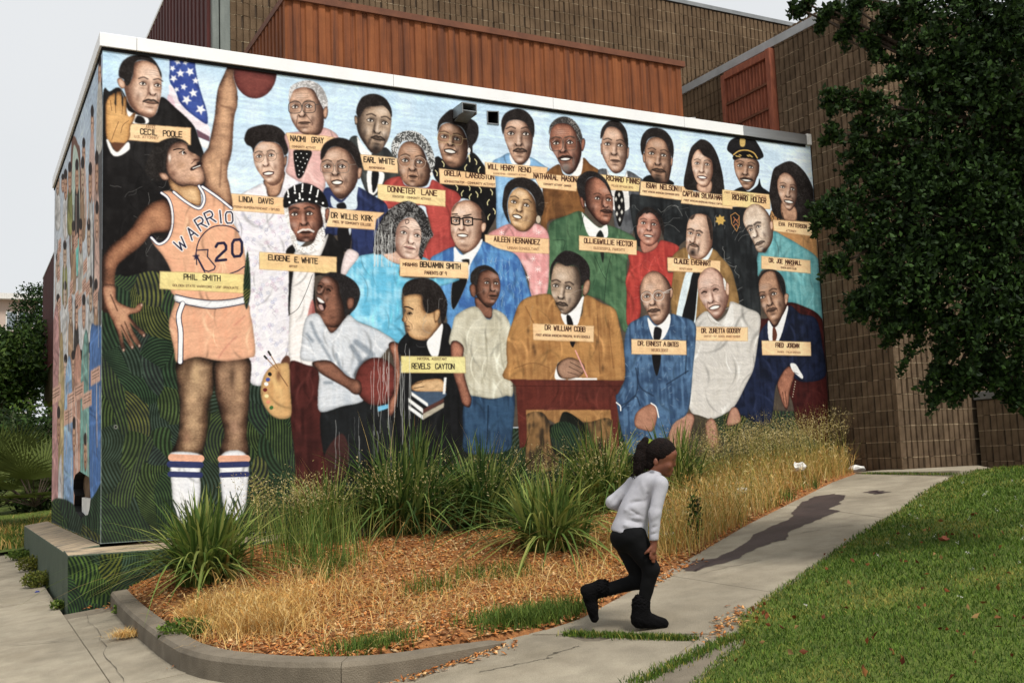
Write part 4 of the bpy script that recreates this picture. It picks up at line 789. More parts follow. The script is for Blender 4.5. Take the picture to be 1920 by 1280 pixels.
    shade(0, '429 122 440 122 438 144 444.5 169 445 197 440 216 437.5 239 435 281 428 309 426 330 431 351 434 393 395 358 384 350 383 330 377 313 378 294 390 277 394 260 402 220 405 191 409 165 420 140', ((208, 156, 114), (152, 106, 76), (66, 42, 32)), 12, lx=2)
    for t, w_ in (('425 150 420 190 414 230', 5), ('400 290 398 330', 6), ('430 175 434 195', 5)): line(0, t, w_, (206, 152, 108), .5, soft=5)
    for t, w_ in (('414 198 440 206', 3), ('415 300 412 350', 3), ('436 215 430 300', 3)): line(0, t, w_, (86, 52, 36), .5, soft=4)
    H(0, '272 320 278 295 292 272 308 262 326 258 345 263 354 272 340 267 326 270 316 282 313 300 315 322 303 330 298 340 285 335', (28, 24, 22))
    shade(6, '640 150 700 190 760 230 900 220 935 330 928 405 880 405 800 372 720 302 660 244', 'e', 8)
    cl = shade(0, '313 290 318 276 328 268 340 266 350 271 353 281 362 287 374.5 294 375 302 369 305 371 309 379 313 383 328 384 340 370 349 355 347 340 349 323 339 312 318', 'a', 9, lx=3)
    for x, y, rx, ry, col, a in ((318, 296, 3, 8, (240, 226, 214), .8), (345, 287, 6, 4, (60, 36, 28), .6), (340, 310, 10, 8, (198, 146, 108), .7), (330, 275, 8, 4, (100, 66, 50), .6), (366, 300, 5, 3, (80, 46, 34), .8), (365, 290, 4, 3, (214, 160, 120), .8), (360, 335, 10, 5, (206, 150, 108), .5), (325, 325, 8, 8, (96, 58, 42), .6)): c.blob(x, y, rx, ry, col, a, clip=cl)
    line(1, '690 1050 730 1040 785 1045', 2.4, (30, 22, 18)); line(1, '740 1075 775 1058 800 1085', 1.6, (30, 20, 18)); c.blob(*P(1, '775 1076')[0], 2.4, 3.4, (225, 215, 205), 1, hard=1); c.blob(*P(1, '780 1074')[0], 1.6, 2.4, (24, 18, 16), 1, hard=1)
    poly(1, '838 1215 870 1190 940 1160 935 1185 905 1205 870 1228 842 1232', (40, 20, 18)); line(1, '862 1212 925 1188', 1.6, (225, 220, 212)); line(1, '850 1170 880 1140 915 1135', 1.4, (70, 40, 30), .8)
    shade(6, '558 115 620 118 652 172 600 182 570 150', 'a', 4)
    cloth(6, '576 292 630 274 690 290 790 372 910 440 962 390 966 330 940 268 902 235 950 240 1080 338 1197 430 1212 540 1262 640 1322 830 1318 1230 715 1215 670 1000 600 860 520 760 486 690 560 748 640 702 682 600 682 500 662 420 630 340', (234, 168, 126), (222, 150, 112), .5)
    sl_ = '690 285 790 365 910 432 957 380 957 310 915 232'
    for t in (sl_, '582 293 640 340 672 430 678 560 642 692 560 748 492 690', '945 238 1080 330 1204 430'):
        line(6, t, 6.4, (34, 34, 70), 1); line(6, t, 3.8, (236, 234, 236), 1)
    NV = (34, 32, 62)
    for ch, x, y, rot, sz in (('W', 752, 748, -.62, 21), ('A', 850, 650, -.62, 22), ('R', 930, 565, -.55, 23), ('R', 1012, 512, -.42, 23), ('I', 1106, 505, -.1, 23), ('O', 1184, 512, -.05, 21)):
        q = P(6, '%d %d' % (x, y))[0]; ca, sa = math.cos(rot), math.sin(rot)
        for w_, col in ((6.2, (240, 236, 234)), (2.9, NV)):
            for st in FONT[ch]:
                c.line([(q[0]+(u*.62-.31)*sz*ca*(1.35 if ch == 'W' else 1)-(.5-v)*sz*sa, q[1]+(u*.62-.31)*sz*sa*(1.35 if ch == 'W' else 1)+(.5-v)*sz*ca) for u, v in st], w_, col, 1, sm=False)
    line(6, '895 930 892 800 930 690 1010 610 1100 582 1200 595 1270 640', 2.2, NV); line(6, '900 870 940 950 970 1003', 2.2, NV); line(6, '1190 1010 1260 985 1320 945', 2.2, NV)
    line(6, '893 803 995 796 990 860 1060 945 1050 972 1000 992 965 980 900 860', 2.4, NV, 1, sm=False); star(c, *P(6, '890 858')[0], 7.5, NV)
    for ch, x, y, w_, h in (('2', 1110, 815, 19, 32), ('0', 1254, 782, 18, 31)):
        q = P(6, '%d %d' % (x, y))[0]
        for st in FONT[ch]: c.line([(q[0]+(u-.5)*w_, q[1]+(.5-v)*h-(u-.5)*w_*.1) for u, v in st], 5.2, NV, 1, sm=False)
    shade(6, '615 345 660 420 672 560 640 645 500 655 400 765 250 885 182 962 166 1100 172 1230 190 1330 50 1330 52 1000 60 870 130 760 280 640 380 500 450 410 540 360', ((186, 124, 84), (132, 80, 54), (44, 26, 20)), 13, lx=2)
    shade(11, '58 -20 172 -20 182 100 250 150 340 178 372 140 400 130 418 150 390 212 290 240 330 290 380 350 432 390 440 430 415 432 335 345 300 310 340 400 392 480 398 522 368 520 290 400 262 352 300 440 338 510 332 538 305 532 240 402 226 372 242 470 262 540 242 565 220 522 190 400 150 300 100 200 60 80', ((200, 142, 104), (140, 88, 62), (50, 30, 24)), 6)
    for t in ('290 250 360 350', '255 300 330 470', '225 330 300 480', '130 60 190 200'): line(11, t, 2.4, (60, 34, 26), .7, soft=2)
    for x, y in ((425, 420), (385, 512), (322, 525), (245, 550), (405, 150)): c.blob(*P(11, '%d %d' % (x, y))[0], 2.2, 3, (214, 170, 144), .9)
    c.blob(*P(11, '235 270')[0], 7, 8, (196, 140, 100), .7)
    # legs, shorts
    shade(0, '331 678 368 668 400 674 404 700 399 736 391 760 389 810 381 845 377 856 323 852 330 830 335 808 337 762 331 708', ((186, 146, 104), (100, 70, 48), (28, 20, 16)), 17, lx=1)
    shade(0, '403 676 466 670 468 730 463 810 465 830 462 858 414 856 416 830 420 810 410 764 403 730', ((176, 134, 98), (92, 62, 44), (28, 20, 16)), 16, lx=1)
    for x, y, rx, ry, col, a in ((368, 700, 8, 26, (206, 166, 116), .6), (352, 690, 8, 20, (80, 54, 36), .6), (360, 760, 9, 16, (190, 146, 104), .55), (392, 760, 4, 30, (40, 28, 20), .6), (440, 800, 10, 16, (190, 140, 110), .5), (435, 705, 6, 22, (60, 40, 28), .6), (448, 720, 7, 26, (186, 144, 100), .6), (350, 820, 8, 14, (176, 124, 92), .5)): c.blob(x, y, rx, ry, col, a)
    cloth(11, '712 118 800 148 1020 178 1330 135 1372 240 1394 350 1415 580 1350 622 1180 648 1060 642 900 612 780 642 712 655 690 530 648 330 665 230 700 130', (230, 164, 124), (218, 146, 108), .6)
    for t in ('1320 250 1230 330', '1250 430 1150 530 1090 620'): line(11, t, 3, (196, 112, 92), .5, soft=3)
    cloth(11, '708 58 850 90 1020 110 1200 100 1332 72 1328 136 1180 166 1020 182 850 156 712 122', (236, 236, 238), (222, 222, 226))
    for t in ('708 58 850 90 1020 110 1200 100 1332 72', '712 122 850 156 1020 182 1180 166 1328 136', '1332 72 1328 136'): line(11, t, 1.8, NV)
    line(11, '768 142 738 230 738 300 752 400 750 650', 11, NV, sm=True); line(11, '770 138 738 230 738 300 752 400 748 655', 7.6, (236, 236, 238))
    S = lambda t: np.array([float(q) for q in t.split()], np.float32).reshape(-1, 2)/2.667+(0, 800)
    for t, bands in (('862 126 1006 140 1000 230 1002 330 985 430 965 500 930 512 895 480 868 400 855 260 850 180', (('858 152 1004 158', 13, (230, 160, 124)), ('850 186 1002 190', 12, (38, 46, 96)), ('852 236 1000 240', 11, (38, 46, 96)))),
                     ('1106 140 1234 140 1234 350 1216 430 1172 480 1130 430 1108 330', (('1106 160 1234 158', 13, (230, 160, 124)), ('1106 190 1234 186', 11, (38, 46, 96)), ('1108 240 1234 236', 10, (38, 46, 96))))):
        c.cloth(S(t), (228, 228, 230), (206, 208, 214), .5)
        for b, w_, col in bands: c.line(S(b), w_, col, .98, sm=False)
    rr2 = np.random.default_rng(5)
    for _ in range(26):
        x = rr2.choice([rr2.uniform(322, 372), rr2.uniform(416, 462)]); y = rr2.uniform(975, 1000); L = rr2.uniform(20, 62)
        c.line([(x, y), (x-3, y-L*.5), (x-8-rr2.uniform(0, 8), y-L)], 2., (30, 44, 28), .9)
    # plate over player
    plate(c, 6, '565 988 1316 1015 1316 1184 565 1146', [('PHIL', 6, '782 1060 898 1064', 9.5, 2.2, BK), ('SMITH', 6, '950 1066 1104 1074', 9.5, 2.2, BK), ('GOLDEN STATE WARRIORS - USF GRADUATE', 6, '682 1122 1265 1146', 3.8, .9, DK)], col=(228, 196, 116), col2=(226, 208, 126))
    grassy(c, '456 540 464 470 470 540 462 580', 9, sp=4)
    drips(c, rr.uniform(690, 770, 26), 640, 900, 9); drips(c, rr.uniform(600, 760, 14), 760, 900, 10, (150, 150, 146))
    cracks(c, (640, 380, 1100, 700), 16, 21, col=(190, 184, 174), a=.3)
    c.brush(.018, 0)
    # the brush: fine streaks and weathering everywhere
    c.I *= (1+(c.N4-.5)*.06+(c.N6-.5)*.05+(c.N2-.5)*.05+(c.N3-.5)*.03)[..., None]
    lum = c.I.mean(2, keepdims=True); c.I += (lum-c.I)*.22; c.I += (c.N1[..., None]-.3)*7
    # bolt mark
    c.blob(217, 800, 4, 4, (120, 120, 112), .9, hard=1); c.blob(217, 800, 2, 2, (12, 12, 12), 1, hard=1)

def paint_side(c):
    """the long side wall: portraits, arch and name plates, seen at a very flat angle"""
    r = np.random.default_rng(4)
    g = np.clip((c.PY-100)/500, 0, 1)[..., None]
    c.I[:] = np.array((186, 206, 226))*(1-g)+np.array((206, 206, 206))*g
    c.I += (c.N1[..., None]-.5)*24
    band = lambda t, col, a=1, **q: c.poly(P(0, t), col, a=a, **q)
    pink, tan, dark, aqua, blue = (200, 160, 142), (178, 134, 104), (52, 44, 42), (160, 206, 200), (88, 122, 180)
    sky_h = 0
    def portrait(x, y, w, h, sk):
        hi, mid, lo = [tuple(.8*q+44 for q in v) for v in SK[sk]]
        c.shade([(x+w*math.cos(a), y+h*math.sin(a)) for a in np.linspace(0, 6.28, 14)[:-1]], (hi, mid, lo), r=5)
        c.blob(x, y-h*.8, w*.95, h*.35, (46, 38, 36), .95, hard=1)
        for dx in (-.4, .35): c.blob(x+w*dx, y-h*.12, w*.2, h*.07, (40, 28, 24), .9)
        c.blob(x, y+h*.15, w*.16, h*.1, lo, .8); c.blob(x, y+h*.45, w*.35, h*.06, (70, 34, 30), .9)
    def cloak(x, y, w, h, col):
        c.cloth(np.array([(x-w*.5, y), (x+w*.5, y), (x+w, y+h*.25), (x+w, y+h), (x-w, y+h), (x-w, y+h*.25)]), col, tuple(v*.75 for v in col), .8, sm=True)
    band('186 150 182 230 178 340 174 470 176 600 192 600 196 480 192 300 192 160', (84, 82, 82), .9)
    # arch
    band('132 500 131 360 134 270 139 255 146 270 151 300 152 500', (120, 90, 78)); band('134 500 134 360 137 285 140 272 146 290 149 330 149 500', (188, 204, 192)); band('143 500 143 350 147 350 147 500', (120, 200, 190))
    cols = [(214, 212, 208), (176, 146, 118), (66, 60, 56), (200, 196, 186), (150, 184, 212), (206, 172, 158), (150, 150, 96), (226, 224, 220)]
    rows = ((330, 7, 44), (455, 6, 42), (575, 7, 40), (690, 6, 38))
    spots = []
    for y, n, h in rows:
        for i in range(n):
            x = 103+(i+.5)*(84/n)+r.normal(0, 1.2)
            yy = y+(150-x)*.35+r.normal(0, 14); spots.append((x, yy, h*(.5+.5*(x-80)/110)))
    for x, y, h in [(187, 140, 60), (173, 235, 60), (157, 290, 50), (118, 345, 30), (108, 360, 24)]:
        portrait(x, y, 3.1, h*.55, 'a')
        if x > 150: band('%f %f %f %f %f %f %f %f' % (x-4, y+30, x+3, y+22, x+5, y+130, x-6, y+140), cols[int(x) % 8], .9)
    for x, y, h in spots:
        k = r.integers(8); cloak(x, y+h*.45, 4.4, h*2.6, cols[k]); portrait(x, y, 3.5, h*.9, 'abdg'[r.integers(4)])
    for i in range(13):
        x = r.uniform(102, 180); y = r.uniform(420, 640); w = 4.5+4*(x-95)/90; s = -1.5
        c.poly([(x, y), (x+w, y+s*w*.9), (x+w, y+s*w*.9+26), (x, y+26)], (208, 168, 148), sm=False)
        for q in (8, 14, 19): c.line([(x+1, y+q), (x+w-1, y+q+s*w*.75)], 1.1, (110, 80, 66), .7)
    # lower garments: long pale strips
    for t, col in (('98 640 110 600 112 990 96 1000', (196, 150, 146)), ('110 700 118 640 124 990 111 990', (186, 164, 120)), ('122 720 134 690 137 1000 120 1000', (156, 186, 222)), ('138 700 152 670 153 1000 140 1000', (204, 156, 136)), ('152 690 166 640 168 1000 152 1000', (132, 176, 166)), ('168 650 180 610 196 640 198 820 188 960 170 1000', (92, 128, 184)), ('110 880 116 860 118 1000 109 1000', (220, 220, 220))):
        c.cloth(P(0, t), col, tuple(v*.8 for v in col), .9, streak=.9)
    for x, y, t in ((178, 700, 0), (162, 745, 0), (134, 745, 0), (147, 730, 0), (128, 775, 0), (104, 735, 0)):
        c.poly([(x-8, y-5), (x+10, y-16), (x+10, y+14), (x-8, y+24)], (212, 172, 152), sm=False)
        for q in (2, 9, 14): c.line([(x-5, y+q-3), (x+7, y+q-10)], 1.4, (84, 56, 44), .8)
    for x, y in ((139, 820), (160, 850), (110, 800)): portrait(x, y, 3.2, 34, 'b')
    for _ in range(46):
        x = r.uniform(100, 188); y = r.uniform(300, 900); c.line([(x, y), (x+r.normal(0, .8), y+r.uniform(30, 90))], r.uniform(.8, 2), [(226, 224, 220), (90, 78, 70), (206, 176, 160)][r.integers(3)], .55)
    c.brush(.03, 0)
    grassy(c, '95 945 120 935 150 950 175 930 200 900 205 1040 95 1030', 5, olive=.2, sp=5)
    c.I += (c.N3[..., None]-.5)*46*np.clip((c.PY-600)/200, 0, 1)[..., None]
    c.I *= (1+(c.N4-.5)*.08+(c.N5-.5)*.1)[..., None]
# ================================================================ materials
M_conc = mat('concrete', srgb(199, 187, 164), srgb(174, 162, 140), 1.6, .95, .7, 220, c3=srgb(188, 176, 154), speck=.34, spec=.15)
M_conc2 = mat('kerb_concrete', srgb(138, 127, 110), srgb(112, 102, 87), 4, .9, .4, 120, speck=.2)
M_block = mat('split_block', srgb(122, 103, 83), srgb(92, 76, 60), 5, .95, .9, 70, c3=srgb(109, 91, 72), rnd=.2, spec=.1)
M_block2 = mat('smooth_block', srgb(124, 103, 80), srgb(96, 78, 60), 3, .95, .6, 70, speck=.2, spec=.1)
M_mortar = mat('mortar', srgb(186, 168, 138), srgb(150, 132, 106), 20, .95, .3, 90)
M_rust = mat('rusty_sheet', srgb(156, 92, 50), srgb(98, 56, 36), 2.2, .8, .15, 60, stretch=(5, 5, .3), c3=srgb(140, 80, 44), speck=.28)
M_red = mat('oxblood_sheet', srgb(88, 40, 34), srgb(62, 28, 24), 3, .7, .1, 60, stretch=(4, 4, .5))
M_brick_red = mat('louvre_paint', srgb(164, 96, 70), srgb(116, 64, 48), 5, .7, .15, 60, stretch=(4, 4, .8))
M_trim = mat('brown_trim', srgb(120, 74, 50), srgb(96, 58, 40), 5, .7)
M_white = mat('white_metal', srgb(246, 246, 244), srgb(236, 236, 235), 3, .38, .05, 30, spec=.5)
M_grey = mat('grey_metal', srgb(150, 152, 152), srgb(120, 122, 122), 5, .4, metal=.5)
M_pipe = mat('weathered_pipe', srgb(134, 140, 132), srgb(104, 110, 104), 5, .6, .2, 40, stretch=(1, 1, .2))
M_dark = mat('dark_hollow_and_shade', srgb(24, 22, 20), srgb(16, 15, 14), 8, .9)
M_ledge = mat('painted_ledge_top', srgb(196, 172, 140), srgb(66, 74, 76), 7, .85, .25, 60, c3=srgb(180, 160, 132), stretch=(.6, 2.2, 1), speck=.25)
M_ledgef = mat('painted_ledge_side', srgb(66, 80, 62), srgb(44, 58, 46), 14, .85, .25, 60, stretch=(3, 3, .35), c3=srgb(80, 90, 74))
M_dirt = mat('dirt', srgb(120, 96, 66), srgb(92, 70, 46), 9, .95, .5, 60)
M_mulch = mat('mulch', srgb(176, 120, 72), srgb(108, 70, 43), 46, .95, 1., 80, c3=srgb(150, 100, 58))
M_chip = mat('wood_chip', (1, 1, 1), (.85, .85, .85), 30, .9, attr='tint')
M_turf = mat('turf_soil', srgb(96, 112, 42), srgb(78, 88, 38), 5, .95, .5, 60)
M_blade = mat('grass_blade', (.95, .95, .95), (.75, .75, .75), 3, .65, attr='tint', trans=.28, spec=.18)
M_leaf = mat('tree_leaf', (.95, .95, .95), (.7, .7, .7), 6, .62, attr='tint', trans=.2, spec=.14)
M_bark = mat('bark', srgb(86, 74, 62), srgb(58, 48, 40), 14, .95, .9, 30, stretch=(1, 1, .3))
M_paper = mat('litter_paper', srgb(230, 228, 222), srgb(200, 198, 192), 12, .8)
M_stain = mat('spill_stain', srgb(84, 68, 68), srgb(62, 50, 52), 3, .6, .3, 190, speck=.25)
def fade(m, attr, sc):      # the material's edge soaks away where the attribute falls to nought
    nt = m.node_tree; N = nt.nodes.new; L = nt.links.new; a = N('ShaderNodeAttribute'); a.attribute_name = attr; tc = N('ShaderNodeTexCoord'); nz = N('ShaderNodeTexNoise'); nz.inputs['Scale'].default_value = sc; nz.inputs['Detail'].default_value = 6; L(tc.outputs['Object'], nz.inputs['Vector'])
    ad = N('ShaderNodeMath'); ad.operation = 'ADD'; L(a.outputs['Fac'], ad.inputs[0]); L(nz.outputs['Fac'], ad.inputs[1]); mr = N('ShaderNodeMapRange'); mr.inputs['From Min'].default_value = .72; mr.inputs['From Max'].default_value = 1.0; mr.inputs['To Max'].default_value = .76; L(ad.outputs[0], mr.inputs['Value'])
    tr = N('ShaderNodeBsdfTransparent'); ms = N('ShaderNodeMixShader'); L(mr.outputs['Result'], ms.inputs[0]); L(tr.outputs[0], ms.inputs[1]); L(nt.nodes['Principled BSDF'].outputs[0], ms.inputs[2]); L(ms.outputs[0], nt.nodes['Material Output'].inputs['Surface'])
fade(M_stain, 'tint', 14.)

# ================================================================ setting: ground
mesh('ground', [(-300, -60, G(-300, -60)-.12), (GX, -60, G(GX, -60)-.12), (GX, 300, G(GX, 300)-.12), (-300, 300, G(-300, 300)-.12), (300, -60, G(GX, -60)-.12), (300, 300, G(GX, 300)-.12)], [(0, 1, 2, 3), (1, 4, 5, 2)], M_dirt, kind='structure')
# sidewalk of cast slabs
sw = empty('sidewalk', (-2, -4, float(G(-2, -4))), kind='structure')
SL = 1.22
rs = random.Random(3)
for i in range(-6, 4):
    for j in range(-8, 19):
        x0, x1, y0, y1 = -.36+i*SL, -.36+(i+1)*SL-.005, -3.9+j*SL*1.25, -3.9+(j+1)*SL*1.25-.005
        if i >= 0 and y1 > -.1: continue
        if x1 > 2.4 and y0 > -5.5: continue
        dz = rs.uniform(-.004, .004); q = [(x0, y0), (x1, y0), (x1, y1), (x0, y1)]
        MB().hexa([(x, y, G(x, y)-.08) for x, y in q], [(x, y, G(x, y)+dz) for x, y in q]).build('paving_slab', M_conc, sw, bevel=.004)
mesh('joint_fill', [(x, y, G(x, y)-.007) for x, y in ((-7.6, -13), (3, -13), (3, -.5), (-7.6, -.5))]+[(x, y, G(x, y)-.007) for x, y in ((-7.6, -.5), (-.4, -.5), (-.4, 24), (-7.6, 24))], [(0, 1, 2, 3), (4, 5, 6, 7)], M_conc2, sw)
# path of cast slabs climbing to the right
LE = [(752, 1290), (830, 1257), (947, 1206), (1085, 1163), (1185, 1108), (1290, 1050), (1400, 985), (1500, 935), (1560, 905), (1604, 889)]
RE = [(1185, 1290), (1232, 1260), (1296, 1206), (1385, 1160), (1415, 1137), (1490, 1089), (1580, 1025), (1685, 957), (1740, 922), (1782, 894)]
LEw = [gp(*p)[:2] for p in LE]; REw = [gp(*p)[:2] for p in RE]
path = empty('path', (*gp(1200, 1175)[:2], float(gp(1200, 1175)[2])), kind='structure')
def strip(L, R_, h, t=.08):
    b = MB(); n = len(L); top = [(p[0], p[1], G(*p)+h) for p in L]+[(p[0], p[1], G(*p)+h) for p in R_]
    bot = [(x, y, z-t) for x, y, z in top]; Fc = []
    for i in range(n-1): Fc += [(i, n+i, n+i+1, i+1)]
    m2 = 2*n
    for i in range(n-1): Fc += [(i, i+1, m2+i+1, m2+i), (n+i+1, n+i, m2+n+i, m2+n+i+1)]
    Fc += [(n, 0, m2, m2+n), (n-1, 2*n-1, m2+2*n-1, m2+n-1)]
    return b.add(top+bot, Fc)
def lerp(a, b, t): return a+(b-a)*t
def sub(E, t0, t1, n=10):
    E = np.array(E); s = np.linspace(t0, t1, n)*(len(E)-1); return [np.array([np.interp(v, range(len(E)), E[:, k]) for k in (0, 1)]) for v in s]
for t0, t1 in ((0, .228), (.262, .4992), (.5, .7492), (.75, 1)):
    strip(sub(LEw, t0, t1), sub(REw, t0, t1), .006).build('path_slab', M_conc, path)
C1 = [gp(*p)[:2] for p in ((1205, 1290), (1300, 1232), (1340, 1212))]; C2 = [gp(*p)[:2] for p in ((1290, 1290), (1340, 1240), (1382, 1207))]
strip(C1, C2, .004).build('path_slab', M_conc2, path)
T1 = [gp(*p)[:2] for p in ((1600, 887), (1700, 886), (1800, 884), (1860, 879))]
strip([(9.0, -.9), (9.6, -1.0), (10.3, -1.1), (10.89, -1.15)], T1, .012).build('path_slab', M_conc, path)
st = [gp(*p, .011) for p in ((1283, 1066), (1300, 1051), (1345, 1045), (1385, 1026), (1415, 1003), (1450, 985), (1480, 974), (1486, 958), (1505, 940), (1530, 930), (1562, 925), (1583, 928), (1574, 944), (1552, 952), (1572, 958), (1545, 967), (1520, 978), (1478, 996), (1474, 1010), (1445, 1016), (1410, 1030), (1370, 1050), (1330, 1060), (1300, 1070))]
def ragged(pts, amp, seed):
    r = random.Random(seed); o = []
    for i in range(len(pts)):
        a, b = np.array(pts[i]), np.array(pts[(i+1) % len(pts)])
        for k in range(4): q = a+(b-a)*k/4; o.append(tuple(q+np.array([r.gauss(0, amp), r.gauss(0, amp), 0])*(1 if k else .4)))
    return o
def stain(pts, seed, w):
    P_ = np.array(ragged(pts, .012, seed)); c = P_.mean(0); n = len(P_); d = np.roll(P_, -1, 0)-np.roll(P_, 1, 0); nn = np.stack([-d[:, 1], d[:, 0], 0*d[:, 0]], 1); nn /= np.linalg.norm(nn, axis=1)[:, None]+1e-9
    if np.sum(P_[:, 0]*np.roll(P_[:, 1], -1)-P_[:, 1]*np.roll(P_[:, 0], -1)) < 0: nn = -nn
    O = P_-nn*w*.6; V = np.vstack([P_+nn*w*.4, O]); V[:, 2] = [G(x, y)+.0105 for x, y, z in V]; Fc = [tuple(range(n))]+[(i, (i+1) % n, n+(i+1) % n, n+i) for i in range(n)]
    mesh('stain', V, Fc, M_stain, path, cols=np.array([[1, 1, 1]]*n+[[0, 0, 0]]*n))
stain(st, 3, .045)
for pts in (((1622, 922), (1640, 919), (1664, 922), (1646, 925)),):
    stain([gp(*p, .011) for p in pts], 5, .12)

M_crack = mat('crack_dirt', srgb(84, 78, 66), srgb(66, 60, 52), 9, .95)
def crack(parent, a, b, seed, h, w=.0035):
    r = random.Random(seed); a, b = np.array(gp(*a)), np.array(gp(*b)); n = 26; P_ = []; o = 0
    for i in range(n+1): o = o*.75+r.gauss(0, .012); P_.append(a+(b-a)*i/n+np.array([o, -o*.6, 0]))
    V, Fc = [], []
    for i, p in enumerate(P_):
        ww = w*r.uniform(.4, 1.3); V += [(p[0]-ww*.5, p[1]-ww, G(p[0], p[1])+h), (p[0]+ww*.5, p[1]+ww, G(p[0], p[1])+h)]
    mesh('crack', V, [(2*i, 2*i+1, 2*i+3, 2*i+2) for i in range(n)], M_crack, parent)
crack(path, (1310, 1078), (1420, 1052), 1, .009); crack(path, (1010, 1240), (1090, 1212), 2, .009); crack(path, (1500, 1000), (1600, 985), 3, .009); crack(path, (900, 1262), (1030, 1235), 6, .009)
crack(sw, (0, 1065), (150, 1052), 4, .009, .004); crack(sw, (20, 1210), (210, 1195), 5, .009, .004); crack(sw, (160, 1150), (235, 1280), 7, .009, .004)
def sdist(X, Y, poly):
    """signed distance, positive inside"""
    p = np.asarray(poly); q = np.roll(p, -1, 0); D = np.full(X.shape, 1e9); ins = np.zeros(X.shape, bool)
    for (x1, y1), (x2, y2) in zip(p, q):
        dx, dy = x2-x1, y2-y1; t = np.clip(((X-x1)*dx+(Y-y1)*dy)/(dx*dx+dy*dy+1e-12), 0, 1)
        D = np.minimum(D, (X-x1-t*dx)**2+(Y-y1-t*dy)**2)
        if y1 != y2: ins ^= ((Y < y1) != (Y < y2)) & (X < (x2-x1)*(Y-y1)/(y2-y1)+x1)
    return np.where(ins, 1, -1)*np.sqrt(D)
# kerb round the bed
KP = [(207, 1109, .13), (222, 1127, .135), (246, 1150, .14), (276, 1174, .14), (303, 1194, .14), (336, 1214, .14), (382, 1227, .14), (450, 1236, .14), (540, 1242, .14), (640, 1242, .135), (740, 1233, .12), (830, 1219, .09), (900, 1209, .055), (950, 1202, .02)]
KO = np.array([gp(x, y, h)[:2] for x, y, h in KP]); KH = np.array([h for *_, h in KP])
tn = np.gradient(KO, axis=0); tn /= np.linalg.norm(tn, axis=1)[:, None]; nrm = np.stack([-tn[:, 1], tn[:, 0]], 1)
KI = KO+nrm*.14
kerb = empty('kerb', (*KO[5], float(G(*KO[5]))), kind='structure')
for a, b in ((0, 5), (5, 9), (9, 13)):
    s = slice(a, b+1); o_, i_, h_ = KO[s].copy(), KI[s].copy(), KH[s]
    o_[-1] += (o_[-2]-o_[-1])*.015; i_[-1] += (i_[-2]-i_[-1])*.015
    sm = lambda E: np.array(Canvas.smooth(E, 5, False)); oo, ii = sm(o_), sm(i_); hh = np.interp(np.linspace(0, 1, len(oo)), np.linspace(0, 1, len(h_)), h_)
    n = len(oo); V = []; Fc = []
    for p, q, h in zip(oo, ii, hh):
        ins = p+(q-p)*.12
        V += [(*p, G(*p)-.05), (*p, G(*p)+h*.82), (*ins, G(*ins)+h), (*q, G(*q)+h), (*q, G(*q)-.05)]
    for k in range(n-1):
        for e in range(4): Fc.append((k*5+e+1, k*5+e, (k+1)*5+e, (k+1)*5+e+1))
    Fc += [tuple(range(5)), tuple((n-1)*5+e for e in range(4, -1, -1))]
    mesh('kerb_stone', V, Fc, M_conc2, kerb)
# planting bed of wood chips
BED = np.vstack([KI, LEw[3:], [[9.43, -.05], [.1, -.05], [.1, -.42]]])
def bedz(X, Y):
    """height of the banked bed over the slope, and the distance inside its edge"""
    d = sdist(X, Y, BED); g = G(X, Y)
    zw = np.maximum(-.42+.33*np.clip((X-.15)/.95, 0, 1)**.8, g+.05)          # bank against the wall
    t = np.clip((Y+3.7)/3.0, 0, 1); t = t*t*(3-2*t)
    dk = np.sqrt(np.min([(X-k[0])**2+(Y-k[1])**2 for k in KI], axis=0)); lo = .02+.095*np.exp(-(dk/1.2)**2)*np.clip((2.2-X)/.8, .1, 1)
    h = lo*(1-t)+(zw-g)*t+.012*np.sin(X*3.1+Y*1.7)*np.sin(Y*4.3-X)
    return np.where(d > 0, h*np.clip(d/.15+.5, 0, 1), np.maximum(-.12, d*1.5)), d
gx, gy = np.meshgrid(np.arange(-.2, 9.6, .06), np.arange(-5.6, .1, .06)); hz, dd = bedz(gx, gy)
def sheet(name, gx, gy, gz, m, keep=None, **t):
    h, w = gx.shape; idx = np.arange(h*w).reshape(h, w); Fq = np.stack([idx[:-1, :-1], idx[:-1, 1:], idx[1:, 1:], idx[1:, :-1]], -1).reshape(-1, 4)
    if keep is not None: Fq = Fq[keep.ravel()[Fq].any(1)]
    return mesh(name, np.stack([gx, gy, gz], -1).reshape(-1, 3), Fq, m, smooth=True, **t)
sheet('planting_bed', gx, gy, G(gx, gy)+hz, M_mulch, dd > -.06, kind='structure')
# lawn
LAWN = np.vstack([[gp(1290, 1295)[:2]], [gp(1345, 1245)[:2]], [gp(1388, 1208)[:2]], REw[3:], [gp(1800, 890)[:2]], [gp(1860, 882)[:2]], [[11.2, -2.2], [14, -3], [14, -12], [1., -12]]])
def lawnz(X, Y):
    d = sdist(X, Y, LAWN); h = .015+.10*np.clip(d/2.5, 0, 1)**1.3+.015*np.sin(X*2.3+Y)*np.sin(Y*1.9-X*.7)
    return np.where(d > 0, h, np.maximum(-.12, d*1.2)), d
lx, ly = np.meshgrid(np.arange(1., 14, .1), np.arange(-12, -1.2, .1)); lh, ld = lawnz(lx, ly)
sheet('lawn', lx, ly, G(lx, ly)+lh, M_turf, ld > -.1, kind='structure')
# far verge on the left, behind the painted building
vx, vy = np.meshgrid(np.arange(-14, 14, .5), np.arange(6.2, 60, .8)); vz = G(np.minimum(vx, 2), vy)+.05+np.clip((vy-9)/14, 0, 1)*.5
vm = (vx > -.95+.02*(vy-6)) | (vy > 26)
sheet('verge', vx, vy, vz, M_turf, vm, kind='structure')

